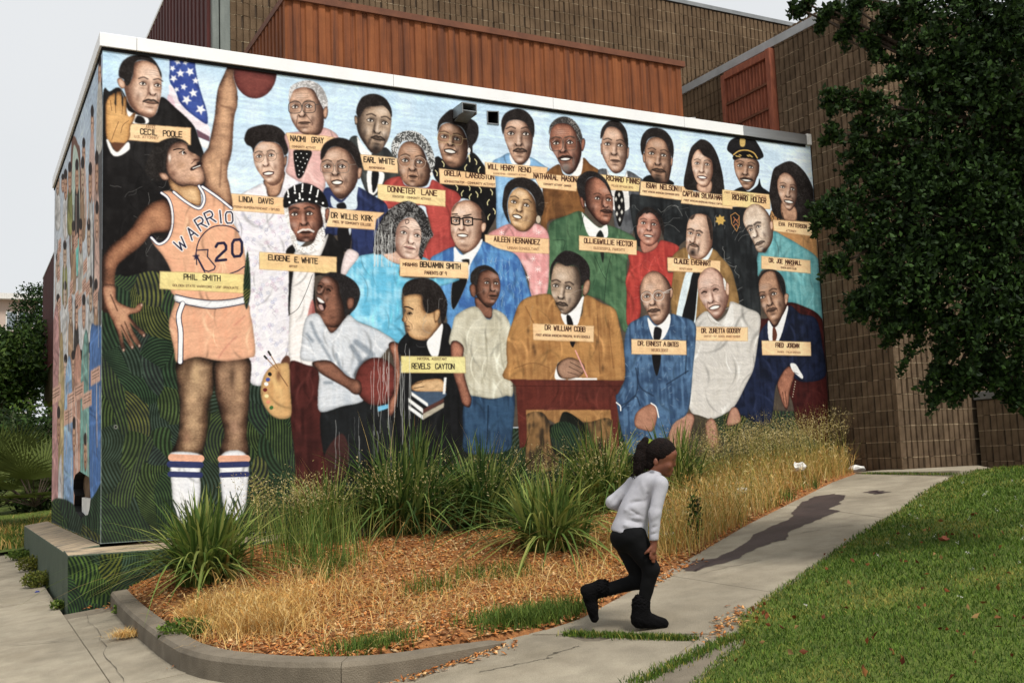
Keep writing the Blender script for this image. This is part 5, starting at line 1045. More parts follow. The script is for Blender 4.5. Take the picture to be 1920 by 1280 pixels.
# ================================================================ the painted building
W, LW, H = 9.437, 5.814, 4.9
pb = empty('painted_building', (0, 0, 0), label='low flat-roofed building covered in a painted mural of portraits with name plates', cat='building')
def painted(name, c, gain):
    lin = np.clip(c.I, 0, 255)/255; lin = np.where(lin <= .04045, lin/12.92, ((lin+.055)/1.055)**2.4)*gain
    img = bpy.data.images.new(name, c.w, c.h, alpha=False, float_buffer=True); img.colorspace_settings.name = 'Linear Rec.709'
    px = np.ones((c.h, c.w, 4), np.float32); px[..., :3] = np.clip(lin[::-1], .004, .9); img.pixels.foreach_set(px.ravel()); img.update(); img.pack()
    m = bpy.data.materials.new(name); m.use_nodes = True; nt = m.node_tree; b = nt.nodes['Principled BSDF']; b.inputs['Roughness'].default_value = .8; b.inputs['Specular IOR Level'].default_value = .08
    t = nt.nodes.new('ShaderNodeTexImage'); t.image = img; t.interpolation = 'Cubic'; t.extension = 'EXTEND'; nt.links.new(t.outputs['Color'], b.inputs['Base Color'])
    tc = nt.nodes.new('ShaderNodeTexCoord'); n2 = nt.nodes.new('ShaderNodeTexNoise'); n2.inputs['Scale'].default_value = 26; n2.inputs['Detail'].default_value = 6; nt.links.new(tc.outputs['Object'], n2.inputs['Vector'])
    bp = nt.nodes.new('ShaderNodeBump'); bp.inputs['Strength'].default_value = .25; bp.inputs['Distance'].default_value = .012; nt.links.new(n2.outputs['Fac'], bp.inputs['Height']); nt.links.new(bp.outputs['Normal'], b.inputs['Normal'])
    return m
PAINT_GAIN = 1.12
cf = Canvas('x', W, H, 240, 1); paint_front(cf); M_front = painted('mural_paint', cf, PAINT_GAIN)
cs = Canvas('y', LW, H, 150, 2); cs.sg = -1; paint_side(cs); M_side = painted('side_mural_paint', cs, PAINT_GAIN); del cf, cs
def wall_fill(name, outer, hole, to3d, uvf, m, parent, **t):
    bm = bmesh.new(); es = []
    for loop in (outer, hole):
        vv = [bm.verts.new(to3d(a, z)) for a, z in loop]; es += [bm.edges.new((vv[i], vv[(i+1) % len(vv)])) for i in range(len(vv))]
    bmesh.ops.triangle_fill(bm, edges=es, use_beauty=True, use_dissolve=False); me = bpy.data.meshes.new(name); bm.to_mesh(me); bm.free()
    l = me.uv_layers.new(name='UVMap')
    for lp in me.loops: l.data[lp.index].uv = uvf(me.vertices[lp.vertex_index].co)
    me.materials.append(m); o = bpy.data.objects.new(name, me); link(o); local(o, parent); return tag(o, **t)
vh = [(4.301, 4.63), (4.437, 4.634), (4.442, 4.78), (4.303, 4.766)]
fwall = wall_fill('front_wall', [(0, 0), (W, 0), (W, H), (0, H)], vh, lambda a, z: (a, 0, z), lambda c: (c.x/W, c.z/H), M_front, pb, label='front wall painted with rows of portraits, a basketball player and a seated man at a desk')
hole = [(2.62, .60), (2.45, .66), (1.95, .70), (1.4, .66), (1.0, .63), (.9, .5), (.84, .42), (.95, .3), (1.1, .24), (1.5, .22), (1.75, .17), (1.95, .21), (2.3, .24), (2.55, .3), (2.5, .42), (2.66, .5)]
swall = wall_fill('side_wall', [(0, 0), (LW, 0), (LW, H), (0, H)], hole, lambda a, z: (0, a, z), lambda c: (c.y/LW, c.z/H), M_side, pb, label='side wall painted with crowded portraits and pale garments, hole broken near its foot')
b = MB().box(.11, .15, .8, 2.8, .1, .8).build('broken_recess', M_block, pb); MB().box(.06, .1, 1.0, 2.3, .15, .4).build('bare_panel', M_paper, pb)
b = MB()
for i in range(len(hole)):
    (a0, z0), (a1, z1) = hole[i], hole[(i+1) % len(hole)]; b.add([(0, a0, z0), (0, a1, z1), (.12, a1, z1), (.12, a0, z0)], [(0, 1, 2, 3)])
b.build('broken_edge', M_dark, pb)
b = MB()
for i in range(4):
    (a0, z0), (a1, z1) = vh[i], vh[(i+1) % 4]; b.add([(a0, 0, z0), (a1, 0, z1), (a1, .3, z1), (a0, .3, z0)], [(3, 2, 1, 0)])
b.add([(a, .3, z) for a, z in vh], [(0, 1, 2, 3)]); b.build('vent_opening', M_dark, pb)
b = MB()
for i in range(4):
    (a0, z0), (a1, z1) = vh[i], vh[(i+1) % 4]; cx, cz = 4.37, 4.70; o2 = lambda a, z: (cx+(a-cx)*1.16, cz+(z-cz)*1.16)
    (p0, q0), (p1, q1) = o2(a0, z0), o2(a1, z1)
    b.hexa([(p0, -.012, q0), (p1, -.012, q1), (a1, -.012, z1), (a0, -.012, z0)], [(p0, -.001, q0), (p1, -.001, q1), (a1, -.001, z1), (a0, -.001, z0)])
b.build('vent_frame', M_grey, pb)
# projecting vent hood
vx0, vx1, vz0, vz1, vy = 3.85, 4.04, 4.655, 4.75, -.25
b = MB()
t = .012
for q in ((vx0, vx0+t, vy, -.003, vz0-.03, vz1), (vx1-t, vx1, vy, -.003, vz0-.03, vz1), (vx0+t, vx1-t, vy, -.003, vz1-t, vz1+.002)): b.box(*q)
b.hexa([(vx0+t, vy, vz0-.004), (vx1-t, vy, vz0-.004), (vx1-t, -.003, vz0-.06), (vx0+t, -.003, vz0-.06)], [(vx0+t, vy, vz0+.006), (vx1-t, vy, vz0+.006), (vx1-t, -.003, vz0-.05), (vx0+t, -.003, vz0-.05)])
b.build('vent_hood', M_grey, pb); MB().box(vx0+t, vx1-t, -.08, -.07, vz0-.03, vz1-t).build('vent_screen', M_dark, pb)
MB().box(.12, W-.002, .1, LW-.002, 4.9, 4.95).build('roof', M_grey, pb)
MB().box(.05, W-.003, LW-.25, LW-.01, .0, 4.89).build('rear_wall', M_block, pb)
# fascia in lengths
xs = [0, .32, 3.1, 5.2, 7.2, 8.2, W-.09]
M_fascia_refl = mat('fascia_dark_reflection', srgb(176, 178, 178), srgb(150, 152, 153), 1.2, .35, metal=.75, stretch=(1, 6, 6))  # greyer copy for the right end: darker reflection put into the fascia's colour
for i in range(6): MB().box((xs[i] if i else -.035)+.002, xs[i+1]-.002, -.035, .11, 4.905, 5.045).build('fascia', M_fascia_refl if i == 5 else M_white, pb, bevel=.004)
MB().box(-.034, .115, .113, LW, 4.905, 5.045).build('fascia', M_white, pb, bevel=.004)
MB().box(W-.088, W-.006, -.045, .1, 4.90, 5.06).build('fascia_end', M_paper, pb, bevel=.006)
MB().box(-.012, W-.1, -.012, .0, 4.872, 4.904).build('shadow_strip', M_dark, pb)  # dark strips put in as the shade under the fascia
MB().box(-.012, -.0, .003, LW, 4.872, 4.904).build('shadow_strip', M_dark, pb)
# ledge at the foot
LX, LY = -.325, -.43
b = MB().hexa([(LX, LY, -.75), (W-.3, LY, -.75), (W-.3, -.002, -.75), (LX, -.002, -.75)], [(LX, LY, -.055), (W-.3, LY, -.055), (W-.3, -.002, -.004), (LX, -.002, -.03)])
b.hexa([(LX, .0, -.75), (-.002, .0, -.75), (-.002, 6.4, -.75), (LX, 6.4, -.75)], [(LX, .0, -.05), (-.002, .0, -.004), (-.002, 6.4, -.004), (LX, 6.4, -.05)])
led = b.build('ledge', [M_ledge, M_ledgef], pb, bevel=.012)
for p in led.data.polygons: p.material_index = 0 if p.normal.z > .5 else 1
cl_ = Canvas('x', 1.6, .70, 260, 5, (LX, LY-.002, -.76)); cl_.I[:] = (34, 46, 34); grassy(cl_, '100 1030 420 1020 420 1180 100 1180', 12, olive=.2, sp=7)
cl_.I *= (.8+.4*cl_.N2)[..., None]; M_lf = painted('ledge_front_paint', cl_, PAINT_GAIN)
mesh('painted_face', [(LX+.004, LY-.004, -.74), (LX+1.6, LY-.004, -.74), (LX+1.6, LY-.004, -.072), (LX+.004, LY-.004, -.072)], [(0, 1, 2, 3)], M_lf, pb, uv=[(0, .03), (1, .03), (1, .98), (0, .98)])
# ================================================================ the brick building behind and beside it
bb = empty('brick_building', (W, -1.2, .33), label='tall fluted-block building with rusty sheet-metal penthouse behind the mural building', cat='building')
BW, BH, MJ = .406, .2032, .009
def block_mesh(name, seed, w=BW):
    r = random.Random(seed); n = max(1, round(w/.1015)); V = []; Fc = []; rw = (w-MJ)/n; g = .017; D = .022; h = BH-MJ
    prof = []
    for i in range(n):
        a = MJ/2+i*rw; j = r.uniform(-.003, .003)
        prof += [(a+g*.5, D), (a+g*.9, j), (a+rw-g*.9, j+r.uniform(-.002, .002)), (a+rw-g*.5, D)]
    for z in (MJ/2, MJ/2+h): V += [(x, y, z) for x, y in prof]
    k = len(prof); Fc = [(i, i+1, k+i+1, k+i) for i in range(k-1)]
    V += [(prof[0][0], .05, MJ/2), (prof[-1][0], .05, MJ/2), (prof[0][0], .05, MJ/2+h), (prof[-1][0], .05, MJ/2+h)]
    Fc += [tuple(range(k-1, -1, -1))+(2*k, 2*k+1), tuple(range(k, 2*k))+(2*k+3, 2*k+2)]
    me = bpy.data.meshes.new(name); me.from_pydata(V, [], Fc); me.materials.append(M_block); me.validate(); return me
BM = [block_mesh('block', s) for s in range(4)]; BHf = block_mesh('half_block', 9, BW/2)
rb = random.Random(5)
def courses(parent, p0, ang, length, z0, z1, joined=None, skip=None):
    """fluted blocks in running bond on the plane through p0; ang turns the face; joined collects them in one mesh instead"""
    ca, sa = math.cos(ang), math.sin(ang); R = Matrix.Rotation(ang, 4, 'Z'); k = 0; z = z0
    while z < z1-.02:
        x = 0. if k % 2 == 0 else -BW/2
        while x < length-.05:
            a = max(0, x); e = min(x+BW, length); half = e-a < BW*.75
            me = BHf if half else rb.choice(BM)
            if e-a > .15 and not (skip and skip(a, e, z)):
                jt = rb.uniform(-.002, .002); loc = Vector((p0[0]+ca*a-sa*jt, p0[1]+sa*a+ca*jt, z))
                if joined is None:
                    o = bpy.data.objects.new('block', me); link(o, parent); off = Vector((0, 0, 0)); q = parent
                    while q is not None: off += q.location; q = q.parent
                    o.location = loc-off; o.rotation_euler = (0, 0, ang)
                else:
                    T = Matrix.Translation(loc) @ R; joined.add([T @ v.co for v in me.vertices], [tuple(p.vertices) for p in me.polygons])
            x += BW
        z += BH; k += 1
z00 = .27
WT = 6.6
M_core = mat('joint_shadow_mortar', srgb(82, 68, 54), srgb(64, 52, 42), 9, .95, .4, 60)
M_flash = mat('flashing_metal', srgb(186, 188, 188), srgb(160, 162, 162), 3, .45, metal=.3)
# side of the wing (faces left), from the corner back past the mural wall
ws = MB().box(W+.03, W+.3, -1.17, 4.4, z00-.2, WT).build('side_wall', M_core, bb)
wf = MB().box(W+.3, 14.5, -1.168, -.9, z00-.2, WT).build('front_wall', M_core, bb)
na = -math.pi/2      # a face looking to -x runs from far to near along -y
courses(ws, (W, .605, 0), na, .605, z00+BH*24, WT)                      # above the painted roof
courses(ws, (W, .0, 0), na, 1.2, z00, WT)
courses(wf, (W+.0, -1.2, 0), 0, 1.45, z00, z00+BH*31, skip=None)
j = MB(); courses(None, (W+1.45, -1.2, 0), 0, 3.4, z00+BH*5, WT, joined=j); j.build('block_courses', M_block, wf, kind='stuff')
j = MB(); courses(None, (W, 4.36, 0), na, 2.62, z00+BH*24, WT, joined=j); j.build('block_courses', M_block2, bb, kind='stuff')
MB().box(W-.01, W+.05, -1.215, 4.4, WT+.002, WT+.13).build('flashing', M_flash, bb, bevel=.004)
MB().box(W+.05, 14.5, -1.215, -.9, WT+.002, WT+.13).build('flashing', M_flash, bb)
def beds(parent, p0, ang, length, z0, z1):
    """mortar beds between the courses, cut through by the flutes"""
    ca, sa = math.cos(ang), math.sin(ang); m = MB(); z = z0; r = random.Random(7)
    while z < z1:
        for i in range(int(length/.1015)):
            a, e = i*.1015+.013, i*.1015+.094; d = .003+r.uniform(0, .004)
            if r.random() < .12: continue
            f = lambda t, y, q: (p0[0]+ca*t-sa*y, p0[1]+sa*t+ca*y, q); h = .0055
            m.hexa([f(a, d, z-h), f(e, d, z-h), f(e, .04, z-h), f(a, .04, z-h)], [f(a, d, z+h), f(e, d, z+h), f(e, .04, z+h), f(a, .04, z+h)])
        z += BH
    m.build('mortar_beds', M_mortar, parent, kind='stuff')
beds(ws, (W, .0, 0), na, 1.2, z00+BH, WT-.05); beds(ws, (W, .605, 0), na, .605, z00+BH*25, WT-.05); beds(wf, (W, -1.2, 0), 0, 4.8, z00+BH, WT-.05)
# framed rusty panel in the side wall
lv = MB().box(W-.012, W+.02, .68, 1.66, 5.06, 6.46).build('rusty_panel', M_brick_red, bb)
for q in ((W-.09, W+.02, .605, .70, 5.0, 6.57), (W-.09, W+.02, 1.66, 1.74, 5.0, 6.52), (W-.088, W+.02, .702, 1.658, 6.44, 6.55)): MB().box(*q).build('panel_frame', M_brick_red, bb, bevel=.005)
b = MB()
n = 13
for i in range(n):
    y0 = .70+i*.96/n; b.hexa([(W-.014, y0+.012, 5.06), (W-.014, y0+.062, 5.06), (W-.045, y0+.05, 5.06), (W-.045, y0+.024, 5.06)], [(W-.014, y0+.012, 6.43), (W-.014, y0+.062, 6.43), (W-.045, y0+.05, 6.43), (W-.045, y0+.024, 6.43)])
b.build('panel_rib', M_brick_red, lv)
for z in (5.28, 5.66, 6.04): MB().hexa([(W-.075, .70, z), (W-.045, .70, z), (W-.045, 1.66, z-.02), (W-.075, 1.66, z-.02)], [(W-.075, .70, z+.035), (W-.045, .70, z+.035), (W-.045, 1.66, z+.015), (W-.075, 1.66, z+.015)]).build('panel_rail', M_trim, lv)
# main block behind
MT, MY, MX = 9.12, 4.4, 2.0
mw = MB().box(MX+.3, 16.5, MY+.03, MY+.4, 4.6, MT).build('rear_wall', M_core, bb)
j = MB(); courses(None, (MX+.27, MY, 0), 0, 13.6, 5.4, MT-.06, joined=j); j.build('block_courses', M_block2, mw, kind='stuff'); beds(mw, (MX+.27, MY, 0), 0, 13.6, 5.4+BH, MT-.1)
MB().box(MX-.02, 16.5, MY-.02, MY+.4, MT-.045, MT+.03).build('parapet_cap', M_grey, bb)
def corrugated(name, p0, p1, z0, z1, m, parent, pitch=.15, depth=.035, side=1):
    """trapezoid-ribbed sheet from p0 to p1, ribs towards its left side when side = 1"""
    p0, p1 = np.array(p0, float), np.array(p1, float); L = np.linalg.norm(p1-p0); d = (p1-p0)/L; nv = np.array([-d[1], d[0]])*side; n = int(L/pitch); pr = []
    for i in range(n):
        for f, o in ((0, 0), (.32, 0), (.42, 1), (.86, 1), (.96, 0)): pr.append((i+f)*L/n), 
    pts = []
    for i in range(n):
        for f, o in ((0, 0), (.3, 0), (.4, 1), (.9, 1)): q = p0+d*((i+f)*L/n)+nv*depth*o; pts.append(q)
    pts.append(p1); k = len(pts); V = [(*q, z0) for q in pts]+[(*q, z1) for q in pts]
    Fc = [(i, i+1, k+i+1, k+i) for i in range(k-1)]
    return mesh(name, V, Fc, m, parent)
px0, px1, pyy, pz = 2.33, 8.39, 1.5, 6.44
corrugated('penthouse_sheet', (px0, pyy), (px1, pyy), 4.96, pz, M_rust, bb, .16, .02, side=-1)
corrugated('penthouse_sheet', (px0, MY), (px0, pyy), 4.96, pz, M_rust, bb, .17, side=-1)
corrugated('penthouse_sheet', (px1, pyy), (px1, MY), 4.96, pz, M_rust, bb, .17, side=-1)
MB().box(px0-.05, px1+.05, pyy-.05, pyy+.02, pz, pz+.085).build('penthouse_trim', M_trim, bb)
MB().box(px0-.05, px0+.03, pyy+.021, MY-.03, pz, pz+.085).build('penthouse_trim', M_trim, bb)
MB().box(px0+.04, px1-.04, pyy+.06, MY-.03, pz-.06, pz-.02).build('penthouse_roof', M_grey, bb)
corrugated('side_sheet', (MX, 38), (MX, MY), 5.0, MT, M_red, bb, .3, .05, side=-1)
MB().box(MX-.06, MX+.1, MY, 38.1, MT, MT+.06).build('side_trim', M_white, bb)
MB().box(MX+.06, MX+.5, MY+.1, 38, 3.6, 5.0).build('side_base', M_block, bb)
for dx, w_ in ((0, .1), (.115, .15)): MB().box(MX+dx, MX+dx+w_, MY-.1, MY+.02, 4.6, MT+.02).build('downspout', M_pipe, bb, bevel=.012)
# white sheet-metal cowl on the roof edge
b = MB().hexa([(9.0, 2.55, 4.96), (9.3, 2.55, 4.96), (9.3, 2.75, 4.96), (9.0, 2.75, 4.96)], [(8.85, 2.45, 6.0), (9.38, 2.45, 6.08), (9.38, 2.8, 6.08), (8.85, 2.8, 6.0)])
cw = b.build('roof_cowl', M_white, None, label='small white sheet-metal roof cowl beside the rusty penthouse', cat='cowl')
# low wall stepping forward on the right
x2 = 10.89
lw = empty('low_block_wall', (x2, -1.3, .33), label='low fluted-block wall with grey metal cap under the tree', cat='wall')
lm = MB().box(x2+.03, x2+.3, -7.5, -1.21, .1, 1.19).build('wall_core', M_core, lw)
courses(lm, (x2, -1.21, 0), na, 2.2, .17, 1.17); beds(lm, (x2, -1.21, 0), na, 2.2, .17+BH, 1.17)
MB().box(x2-.03, x2+.34, -7.5, -1.212, 1.195, 1.30).build('wall_cap', M_grey, lw, bevel=.006)

# ================================================================ far left background
fb = empty('apartment_block', (-2, 92, 3), label='far pale apartment block with a row of windows above the hedge', cat='building')
M_pink = mat('pale_render', srgb(190, 172, 158), srgb(178, 160, 148), 2, .9); M_glass = mat('far_glass', srgb(140, 150, 156), srgb(96, 104, 112), 2, .3)
o0 = onY(0, 562, 90); o1 = onY(63, 548, 90); zt = float(o0[2]); x_l, x_r = -22, float(o1[0])
MB().box(x_l, x_r, 90, 104, 2, zt).build('wall', M_pink, fb)
MB().box(x_l, x_r+.5, 89.2, 104, zt, zt+.5).build('roof', M_paper, fb)
MB().box(-4, -1, 92, 98, zt+.5, zt+2.2).build('roof_hut', M_pink, fb)
for fl in range(3):
    for i in range(7):
        xx = x_r-2.2-i*2.5; zz = zt-2.7-fl*3.6
        wn = MB().box(xx, xx+1.9, 89.9, 89.99, zz, zz+1.7).build('window', M_paper, fb)
        MB().box(xx+.1, xx+.9, 89.86, 89.895, zz+.1, zz+1.6).build('pane', M_glass, wn); MB().box(xx+1.0, xx+1.8, 89.86, 89.895, zz+.1, zz+1.6).build('pane', M_glass, wn)
    MB().box(x_l, x_r+.3, 89.3, 89.98, zt-3.4-fl*3.6, zt-3.1-fl*3.6).build('balcony_slab', M_paper, fb)

# ================================================================ foliage builders
rng = np.random.default_rng(11)
def leaves(P, size, colr, flat=.35, up=.3, asp=.5, rng=rng, fold=.18):
    """one folded leaf (4 triangles) at each point"""
    n = len(P); d = rng.normal(size=(n, 3)); d[:, 2] += up; d /= np.linalg.norm(d, axis=1)[:, None]
    s = rng.normal(size=(n, 3)); s -= (s*d).sum(1)[:, None]*d; s /= np.linalg.norm(s, axis=1)[:, None]; nn = np.cross(d, s)
    L = (size*rng.uniform(.65, 1.25, n))[:, None]; w = L*asp*.5
    a = P; b_ = P+d*L*.5+s*w+nn*L*fold; c = P+d*L; e = P+d*L*.5-s*w+nn*L*fold; m_ = P+d*L*.52
    V = np.stack([a, b_, c, e, m_], 1).reshape(-1, 3); k = np.arange(n)*5
    Fc = np.concatenate([np.stack([k, k+1, k+4], 1), np.stack([k+1, k+2, k+4], 1), np.stack([k+2, k+3, k+4], 1), np.stack([k+3, k, k+4], 1)])
    cc = np.repeat(np.asarray(colr)[rng.integers(0, len(colr), n)]*rng.uniform(.7, 1.25, (n, 1)), 5, 0)
    return V, Fc, cc
def blades(P, h, w, lean, colr, rng=rng, seg=3, droop=.5, dirs=None, tipcol=None, hv=.5):
    """curved tapering grass blades"""
    n = len(P); th = rng.uniform(0, 2*math.pi, n) if dirs is None else dirs; d = np.stack([np.cos(th), np.sin(th), 0*th], 1); s = np.stack([-np.sin(th), np.cos(th), 0*th], 1)
    tw = rng.uniform(-.9, .9, n); s = s*np.cos(tw)[:, None]+d*np.sin(tw)[:, None]
    hh = (np.broadcast_to(h, n)*rng.uniform(hv, 1.25, n))[:, None]; ln = (np.broadcast_to(lean, n)*rng.uniform(.3, 1.3, n))[:, None]; dr = np.broadcast_to(droop, n)[:, None]
    ww = (np.broadcast_to(w, n)*rng.uniform(.7, 1.3, n))[:, None]; V = []; cc = rng.integers(0, len(colr), n); base = np.asarray(colr)[cc]*rng.uniform(.75, 1.25, (n, 1)); Cc = []
    for i in range(seg+1):
        t = i/seg; c = P+d*ln*hh*t**1.6; c = c+np.array([0, 0, 1.])*hh*(t-dr*ln*t**2.4)
        wv = ww*(1-t**2.2)*.5+.0004
        cl = base if tipcol is None else base*(1-t*.6)+np.asarray(tipcol)*t*.6
        if i == seg: V.append(c); Cc.append(cl)
        else: V += [c-s*wv, c+s*wv]; Cc += [cl, cl]
    m = 2*seg+1; V = np.stack(V, 1).reshape(-1, 3); Cc = np.stack(Cc, 1).reshape(-1, 3); k = np.arange(n)*m; T = []
    for i in range(seg-1): T += [np.stack([k+2*i, k+2*i+1, k+2*i+3], 1), np.stack([k+2*i, k+2*i+3, k+2*i+2], 1)]
    T.append(np.stack([k+2*seg-2, k+2*seg-1, k+2*seg], 1))
    return V, np.concatenate(T), Cc
def join(parts):
    V, Fc, Cc, n = [], [], [], 0
    for v, f, c in parts: V.append(v); Fc.append(f+n); Cc.append(c); n += len(v)
    return np.concatenate(V), np.concatenate(Fc), np.concatenate(Cc)
def fol(name, parts, m, parent=None, **t):
    V, Fc, Cc = join(parts); return mesh(name, V, Fc, m, parent, cols=Cc, **t)
c8 = lambda *a: [srgb(*q) for q in a]
GREEN = c8((84, 108, 42), (100, 124, 50), (70, 94, 38), (118, 134, 60)); LILY = c8((88, 112, 50), (112, 134, 62), (74, 98, 44), (138, 150, 76), (158, 164, 88))
LILYD = c8((66, 92, 44), (84, 110, 52), (56, 80, 38), (110, 130, 64), (130, 144, 76)); STRAW = c8((230, 192, 120), (216, 170, 98), (238, 210, 148), (200, 148, 80), (222, 188, 114)); STRAWG = c8((176, 164, 88), (156, 152, 78), (194, 176, 102))
TREE = c8((40, 58, 28), (50, 72, 32), (30, 46, 24), (66, 92, 42), (44, 64, 30)); HEDGE = c8((52, 74, 34), (66, 90, 38), (40, 58, 28), (80, 100, 44))
def ball(c, r, n, rng=rng, shell=.45):
    d = rng.normal(size=(n, 3)); d /= np.linalg.norm(d, axis=1)[:, None]; return np.asarray(c)+d*np.asarray(r)*(rng.uniform(shell**3, 1, n)**(1/3))[:, None]

# trees and shrubs at the left
def far_tree(name, label, base, h, rad, n, size, colr, cat='tree', trunk=True, group=None):
    t = empty(name, base, label=label, cat=cat, group=group); base = np.array(base)
    P = []
    for _ in range(9): P.append(ball(base+[rng.normal(0, rad*.4), rng.normal(0, rad*.4), h*rng.uniform(.45, .85)], (rad*.6, rad*.6, h*.2), n//9))
    fol('crown', [leaves(np.concatenate(P), size, colr)], M_leaf, t)
    MB().tube([base, base+[.1, 0, h*.4], base+[0, .1, h*.8]], [h*.035, h*.025, h*.01]).build('trunk', M_bark, t)
    return t
def gpt(x, y): 
    p = gp(x, y); return (float(p[0]), float(p[1]), float(p[2]))
far_tree('tree', 'mid-green tree behind the hedge, in front of the pale apartment block', (.3, 36, .3), 6.5, 2.9, 17000, .24, HEDGE)
far_tree('tree', 'darker tree close to the rear corner of the painted building', (3.0, 47, .4), 10.2, 1.7, 9000, .2, TREE)
far_tree('tree', 'broad low tree at the left edge behind the ivy hedge', (-2.6, 33, .2), 5.8, 2.8, 11000, .24, HEDGE)
hd = empty('ivy_hedge', (-1.5, 24, .2), label='bright ivy-covered hedge behind the dark shrubs at the far left', cat='hedge')
P_ = np.stack([rng.uniform(-7, 3.4, 7000), rng.uniform(23, 24.5, 7000), rng.uniform(.2, 2.7, 7000)], 1); P_[:, 2] += .25*np.sin(P_[:, 0]*2.2); fol('leaves', [leaves(P_, .16, HEDGE+GREEN[:2])], M_leaf, hd)
MB().box(-7, 3.4, 23.5, 24, .0, 2.2).build('branch_core', M_bark, hd)
for nm, lb, c, r, n in (('shrub', 'dark loose shrub under the ivy hedge beside the painted side wall', (.35, 17.2, 1.1), (1.2, 1.2, 1.1), 3600), ('shrub', 'dark rounded shrub under the ivy hedge at the left edge', (-1.5, 17.6, 1.1), (1.2, 1.0, 1.1), 3400), ('shrub', 'small dark shrub between fan palms and ivy hedge', (-.6, 19, 1.5), (1.3, .9, 1.1), 3000), ('shrub', 'low dark shrub just behind the nearest fan palm', (.35, 13.2, .45), (.8, .6, .6), 2200), ('shrub', 'low dark shrub at the left edge behind a fan palm', (-1.2, 13.4, .4), (.9, .6, .6), 2200)):
    t = empty(nm, (c[0], c[1], .1), label=lb, cat='shrub', group='dark shrubs at the far left'); fol('leaves', [leaves(ball(c, r, n), .13, TREE+c8((70, 80, 52)))], M_leaf, t)
    MB().tube([(c[0], c[1], .0), (c[0]+.1, c[1], c[2])], [.08, .03]).build('stem', M_bark, t)
def fan_palm(label, c, s):
    t = empty('fan_palm', c, label=label, cat='palm', group='fan palms beside the sidewalk'); c = np.array(c, float); parts = []; st = MB()
    for i in range(20):
        a = rng.uniform(0, 6.28); el = rng.uniform(.1, 1.25); d = np.array([math.cos(a)*math.cos(el), math.sin(a)*math.cos(el), math.sin(el)]); hub = c+[0, 0, .15]+d*s*rng.uniform(.35, .6)
        st.tube([c+[0, 0, .1], hub], [.012, .008], 5); sd_ = np.cross(d, [0, 0, 1]); sd_ /= np.linalg.norm(sd_)+1e-6
        n = 17; f = np.linspace(-1.2, 1.2, n); dirs = d*np.cos(f)[:, None]+sd_*np.sin(f)[:, None]; L = s*.5*rng.uniform(.8, 1.1)
        w = np.cross(dirs, np.cross(d, sd_)); nrm_ = np.cross(d, sd_); V = np.stack([np.repeat(hub[None], n, 0), hub+dirs*L*.5+w*.022+nrm_*.006, hub+dirs*L-[0, 0, .06], hub+dirs*L*.5-w*.022+nrm_*.006], 1).reshape(-1, 3); k = np.arange(n)*4
        cc = np.repeat((np.array(srgb(104, 116, 58))*rng.uniform(.6, 1.4))[None], n*4, 0)
        parts.append((V, np.concatenate([np.stack([k, k+1, k+2], 1), np.stack([k, k+2, k+3], 1)]), cc))
    fol('fronds', parts, M_blade, t); st.build('stalks', M_bark, t)
fan_palm('fan palm with spiky leaves nearest the painted side wall', (.05, 10.2, .02), 1.5); fan_palm('fan palm with spiky leaves at the left edge of view', (-.75, 10.8, .0), 1.5); fan_palm('smaller fan palm behind the two nearer ones', (-.2, 14.0, .15), 1.7)
# ================================================================ planting
# wood chips over the bed
n = 70000; X = rng.uniform(0, 9.4, n); Y = rng.uniform(-5.5, -.5, n); hb, db = bedz(X, Y)
k = (db > -.02) & ((rng.random(n) < np.clip(1.3-np.hypot(X-CAMP[0], Y-CAMP[1])/13, .25, 1))); X, Y, hb = X[k], Y[k], hb[k]; n = len(X)
def chips(X, Y, Z, s, colr):
    n = len(X); P = np.stack([X, Y, Z], 1); a = rng.uniform(0, 6.28, n); tl = rng.normal(0, .35, n); d = np.stack([np.cos(a)*np.cos(tl), np.sin(a)*np.cos(tl), np.sin(tl)], 1); s_ = np.stack([-np.sin(a), np.cos(a), rng.normal(0, .3, n)], 1); L = (s*rng.uniform(.5, 1.5, n))[:, None]; w = L*rng.uniform(.14, .3, (n, 1)); u = np.array([0, 0, 1.])*L*.14
    V = np.stack([P-d*L*.5, P+s_*w+u, P+d*L*.5+u*.5, P-s_*w+u*.6], 1).reshape(-1, 3); k = np.arange(n)*4
    Fc = np.concatenate([np.stack([k, k+1, k+3], 1), np.stack([k+1, k+2, k+3], 1), np.stack([k, k+2, k+1], 1), np.stack([k, k+3, k+2], 1)])
    return V, Fc, np.repeat(np.asarray(colr)[rng.integers(0, len(colr), n)]*rng.uniform(.7, 1.3, (n, 1)), 4, 0)
CHIP = c8((226, 152, 86), (208, 130, 68), (236, 176, 112), (168, 104, 58), (218, 146, 84), (242, 200, 144))
fol('wood_chips', [chips(X, Y, G(X, Y)+hb+.006, .05, CHIP)], M_chip, label='orange-brown wood chips scattered over the planting bed', cat='wood chips', kind='stuff')
